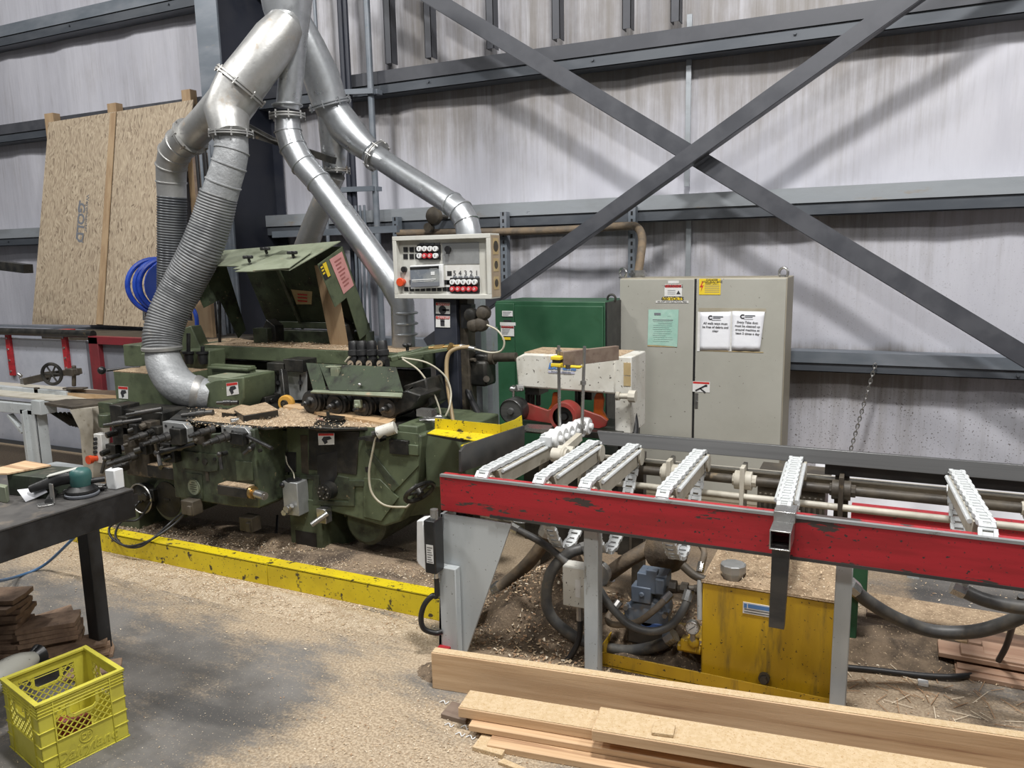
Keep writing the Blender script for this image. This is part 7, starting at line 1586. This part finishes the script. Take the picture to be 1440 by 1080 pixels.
# stencil on the board
def osb_pt(px,py,o=.003): r = ROT @ V((px-720,py-540,FPX)); return CAM + r*((TL+pn*o-CAM).dot(pn)/r.dot(pn))
dn = (osb_pt(121,332)-osb_pt(124,275)).normalized(); rt = -(dn.cross(pn)); 
lettering('GOLD', osb_pt(113,312,.002), dn, (osb_pt(118,300)-osb_pt(106,300)), .16, M['ink_grey'], OS, name='stencil_lettering', bold=.004, shear=.15)
lettering('Weyerhaeuser', osb_pt(122,300,.002), dn, (osb_pt(118,300)-osb_pt(106,300)), .07, M['ink_grey'], OS, name='stencil_lettering')
b = MB()
for p0_,p1_ in (((113,282),(107,335)),((107,335),(117,341)),((112,282),(110,296))): b.bar(osb_pt(*p0_,.002), osb_pt(*p1_,.002), .012, .001, up=pn)
b.build('stencil_outline', M['ink_grey'], OS)
a = MB(); b0_ = P(278,400,y=5.9); 
for px0,px1,py0,py1,y_,m_,lb in ((272,292,215,480,5.75,'pine','rough brown timber post between the chipboard and the column'),): 
    q0 = P(px0,py0,y=y_); q1 = P(px1,py1,y=y_); a.box(q0.x-.02,q0.x+.12,y_,y_+.06,0,q0.z); tag(a.build('timber_post', M['old_wood']), lb, 'post')
a = MB(); q0 = P(268,420,y=5.4); a.box(q0.x,q0.x+.25,5.4,5.44,0,1.6); a.box(q0.x-.3,q0.x,5.4,5.44,1.15,1.25); tag(a.build('pallet_board', M['pine']), 'pale wooden boards standing behind the blue hose reel', 'board')
a = MB(); q0 = P(305,440,y=5.6); a.box(q0.x,q0.x+.05,5.6,5.65,0,1.75); a.use(1)
k = .4
while k < 1.7: a.box(q0.x+.015,q0.x+.035,5.595,5.602,k,k+.05); k += .1
tag(a.build('slotted_post', [M['girt_light'], M['blackpl']]), 'slotted grey steel upright seen under the left end of the hood', 'post')
# ================================================================== HOSE REEL
q = P(226,402,y=4.95); T = thing('hose_reel', 'coil of bright blue air hose on a reel behind the curved grey hose', 'hose reel', q); r = pr(37,q)
for k in range(4):
    b = MB(); b.ring(q+V((.05*k-.05,.02*k,0)), (.8,-.6,0), r-.012*(k%2), .022, n=36); b.build('hose_coil', M['blue'], T)
b = MB(); b.lathe(q+V((0.08,.06,0)), (.8,-.6,0), [(-.05,r*.93),(-.05,r*.97),(.05,r*.97),(.05,r*.93)], 36); b.build('reel_drum', mat('blue_drum',(.02,.05,.25),.4), T)
b = MB(); b.cyl(P(204,430,y=4.95), P(204,450,y=4.95), .02); b.cyl(P(204,430,y=4.95), P(215,430,y=4.95), .02); b.build('reel_bracket', M['steel'], T)
b = MB(); b.tube([q+V((.2,0,-.1)), P(272,435,y=4.95), P(277,460,y=4.95), P(270,485,y=4.95)], .018, smooth=6); b.build('hose_tail', M['blue'], T)
# ================================================================== SHAVINGS AND DUST HEAPS
rs = random.Random(11)
def heap(name, label, cx, cy, sx, sy, h, m, n=40, z0=0, seed=0):
    b = MB(); r_ = random.Random(seed); ph = [r_.uniform(0,6.28) for _ in range(6)]
    for j in range(n+1):
        for i in range(n+1):
            u, v = i/n*2-1, j/n*2-1; d = math.sqrt(u*u+v*v); e = max(0, 1-d)
            e = e*e*(3-2*e)
            zz = h*e*(1+.35*math.sin(u*5+ph[0]+v*3)+.25*math.sin(v*8+ph[1])+.2*math.sin(u*13-v*9+ph[2]))+r_.uniform(0,.15)*h*e*.6 - .004*(d > .95)
            b.v.append(V((cx+u*sx, cy+v*sy, z0+zz)))
    for j in range(n):
        for i in range(n): k=j*(n+1)+i; b.f.append([k,k+1,k+n+2,k+n+1]); b.m.append(0)
    o = b.build(name, M[m], ang=80, loc=(cx,cy,0)); return tag(o, label, 'sawdust', kind='stuff')
heap('sawdust_heap', 'broad drift of shavings on the floor between the yellow curb and the machine', -3.2, 3.55, 1.9, .40, .055, 'sawdust_shade', 60, seed=1)
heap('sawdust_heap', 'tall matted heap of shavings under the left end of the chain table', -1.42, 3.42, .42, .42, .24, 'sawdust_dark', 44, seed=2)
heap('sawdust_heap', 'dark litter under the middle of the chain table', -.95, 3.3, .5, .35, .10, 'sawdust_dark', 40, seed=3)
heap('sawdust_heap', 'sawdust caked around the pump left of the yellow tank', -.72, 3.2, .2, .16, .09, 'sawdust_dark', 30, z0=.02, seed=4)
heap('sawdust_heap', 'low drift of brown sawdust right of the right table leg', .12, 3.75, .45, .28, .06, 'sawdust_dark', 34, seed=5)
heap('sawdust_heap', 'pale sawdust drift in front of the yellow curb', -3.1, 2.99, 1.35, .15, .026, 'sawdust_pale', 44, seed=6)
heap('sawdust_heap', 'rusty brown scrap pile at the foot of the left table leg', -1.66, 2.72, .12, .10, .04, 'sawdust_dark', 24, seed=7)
def shavings(name, label, n, fn, size=(.006,.022), mats=('chip','chip2','chip3'), wts=(6,4,2)):
    b = MB(); pool = sum([[i]*w for i,w in enumerate(wts)], [])
    for _ in range(n):
        p = fn(); 
        if p is None: continue
        L_ = rs.uniform(*size); w = L_*rs.uniform(.2,.6); yaw = rs.uniform(0,6.28); pt = rs.uniform(-.5,.5); rl = rs.uniform(-.6,.6)
        R_ = Matrix.Rotation(yaw,3,'Z') @ Matrix.Rotation(pt,3,'Y') @ Matrix.Rotation(rl,3,'X'); c = V(p)+V((0,0,.002+abs(pt)*L_*.5)); k = rs.uniform(-.4,.6)*L_
        b.use(rs.choice(pool)); q = [c+R_ @ V(e) for e in ((-L_/2,-w/2,0),(0,-w/2,k*.3),(L_/2,-w/2,0),(L_/2,w/2,0),(0,w/2,k*.3),(-L_/2,w/2,0))]
        b.add(q, [(0,1,4,5),(1,2,3,4)])
    o = b.build(name, [M[m] for m in mats], flat=True); return tag(o, label, 'shavings', kind='stuff')
def curb_back():
    x = rs.uniform(-4.9,-1.9); y = 3.2+abs(rs.gauss(0,.22)); u = (x+3.2)/1.9; v = (y-3.55)/.4; d = math.sqrt(u*u+v*v); e = max(0,1-d); e = e*e*(3-2*e)
    return (x, y, .055*e*1.1+.003)
shavings('wood_shavings', 'loose pale shavings scattered behind the yellow curb', 9000, curb_back, (.004,.013))
def curb_front():
    x = rs.gauss(-3.3,.9); y = 3.13-abs(rs.gauss(0,.18)); 
    if x > -1.85 or x < -5.2: return None
    u = (x+3.1)/1.3; v = (y-2.98)/.16; d = math.sqrt(u*u+v*v); e = max(0,1-d); e = e*e*(3-2*e)
    return (x, y, .022*e*1.15+.001)
shavings('wood_shavings', 'loose pale shavings in front of the yellow curb', 5500, curb_front, (.003,.011))
shavings('wood_shavings', 'thin scatter of chips over the open concrete floor', 1500, lambda: (rs.uniform(-4.8,-1.6), rs.uniform(1.3,3.0), .001), (.002,.007))
shavings('wood_shavings', 'yellow chips around the left end of the front board stack', 2500, lambda: (rs.gauss(-1.35,.35), min(2.55,rs.gauss(2.2,.2)), .001), (.002,.009))
shavings('wood_shavings', 'litter of chips and slivers on the floor right of the tank', 1100, lambda: (rs.uniform(-.05,1.2), rs.uniform(2.7,4.6), .003+.03*math.exp(-((rs.random())))*0), (.003,.012))
def under():
    x = rs.uniform(-1.8,-.7); y = rs.uniform(2.95,3.8); u = (x+1.42)/.42; v = (y-3.42)/.42; d = math.sqrt(u*u+v*v); e = max(0,1-d); e = e*e*(3-2*e)
    return (x, y, .24*e*1.05+.004)
shavings('wood_shavings', 'shavings and splinters littered under the chain table', 3500, under, (.005,.02), wts=(4,2,5))
def bed():
    px = rs.uniform(262,545); py = 602-rs.uniform(0,1)**1.3*28; p = P(px,py,z=.855)
    return (p.x, p.y, .853+rs.uniform(0,.01))
shavings('wood_shavings', 'pale shavings lying on the machine bed', 1400, bed, (.004,.012))
shavings('wood_shavings', 'shavings on the green cross beam of the machine', 500, lambda: (rs.uniform(-4.4,-3.3), rs.uniform(4.3,4.6), 1.192), (.005,.016))
shavings('wood_shavings', 'chips on the dusty tank top', 300, lambda: (rs.uniform(-.58,-.1), rs.uniform(3.08,3.44), zT+.02+rs.uniform(0,.015)) , (.003,.012))
# long splinters on the floor at right
b = MB()
for _ in range(170):
    x, y = rs.uniform(-.05,1.1), rs.uniform(2.75,3.7); yaw = rs.uniform(0,3.14); L_ = rs.uniform(.04,.13); d = V((math.cos(yaw),math.sin(yaw),0)); b.use(rs.choice((0,0,0,1))); b.bar(V((x,y,.006))-d*L_/2, V((x,y,.009))+d*L_/2, .0025,.002)
tag(b.build('wood_splinters', [M['chip3'], M['chip2']], flat=True), 'thin dark splinters lying on the floor at right', 'splinters', kind='stuff')
b = MB()
for px,py in ((625,1017),(648,1020),(640,1030),(655,1034),(618,985)):
    p = P(px,py,z=.01); b.tube([p-V((0,0,.008)), p+V((.015,.01,-.002)), p+V((.03,-.004,-.006)), p+V((.035,.015,-.006))], .0022, n=5, smooth=3)
tag(b.build('plastic_scraps', M['white']), 'white plastic scraps in the sawdust by the front boards', 'scrap', kind='stuff')
a = MB(); q = P(1298,966,z=0); a.box(q.x-.02,q.x+.02,q.y,q.y+.03,0,.02); tag(a.build('foam_bit', M['white'], bevel=.004), 'small white scrap block on the floor at right under the table', 'scrap')
# ================================================================== LIGHTS AND CAMERA
def area(name, loc, tgt, sx, sy, power, col=(1,.985,.96)):
    l = bpy.data.lights.new(name, 'AREA'); l.shape = 'RECTANGLE'; l.size = sx; l.size_y = sy; l.energy = power; l.color = col
    o = bpy.data.objects.new(name, l); COL.objects.link(o); o.location = loc; o.rotation_euler = (V(tgt)-V(loc)).to_track_quat('-Z','Y').to_euler(); return o
area('ceiling_lamp', (-4.8, 1.2, 6.6), (-4.4, 3.2, 0), .7, .4, 215)
area('ceiling_lamp', (-.3, 1.9, 6.6), (-.6, 4.2, 0), .7, .4, 440)
area('ceiling_lamp', (3.8, 2.2, 6.6), (2.8, 4.6, 0), .7, .4, 200)
area('ceiling_lamp', (-8.8, 2.0, 6.6), (-8, 4, 0), .7, .4, 230)
area('ceiling_lamp', (-2.4, -2.6, 6.6), (-2.2, .6, 0), .9, .5, 130)
area('ceiling_lamp', (2.6, -2.2, 6.6), (2.2, .6, 0), .9, .5, 110)
w = bpy.data.worlds.new('shop_ambient'); SC.world = w; w.use_nodes = True
w.node_tree.nodes['Background'].inputs['Color'].default_value = (.92,.95,1,1); w.node_tree.nodes['Background'].inputs['Strength'].default_value = .115
cam = bpy.data.cameras.new('camera'); co = bpy.data.objects.new('camera', cam); COL.objects.link(co)
cam.sensor_fit = 'HORIZONTAL'; cam.sensor_width = 36; cam.lens = FPX/1440*36; cam.clip_start = .05; cam.clip_end = 100
Rm = Matrix((ROT @ V((1,0,0)), ROT @ V((0,-1,0)), ROT @ V((0,0,-1)))).transposed().to_4x4()
Rm.translation = CAM; co.matrix_world = Rm; SC.camera = co
SC.view_settings.view_transform = 'Standard'; SC.view_settings.look = 'None'; SC.view_settings.exposure = -0.15; SC.view_settings.gamma = 1; SC.view_settings.use_curve_mapping = False
for o in bpy.data.objects:
    if '_b' in o: del o['_b']
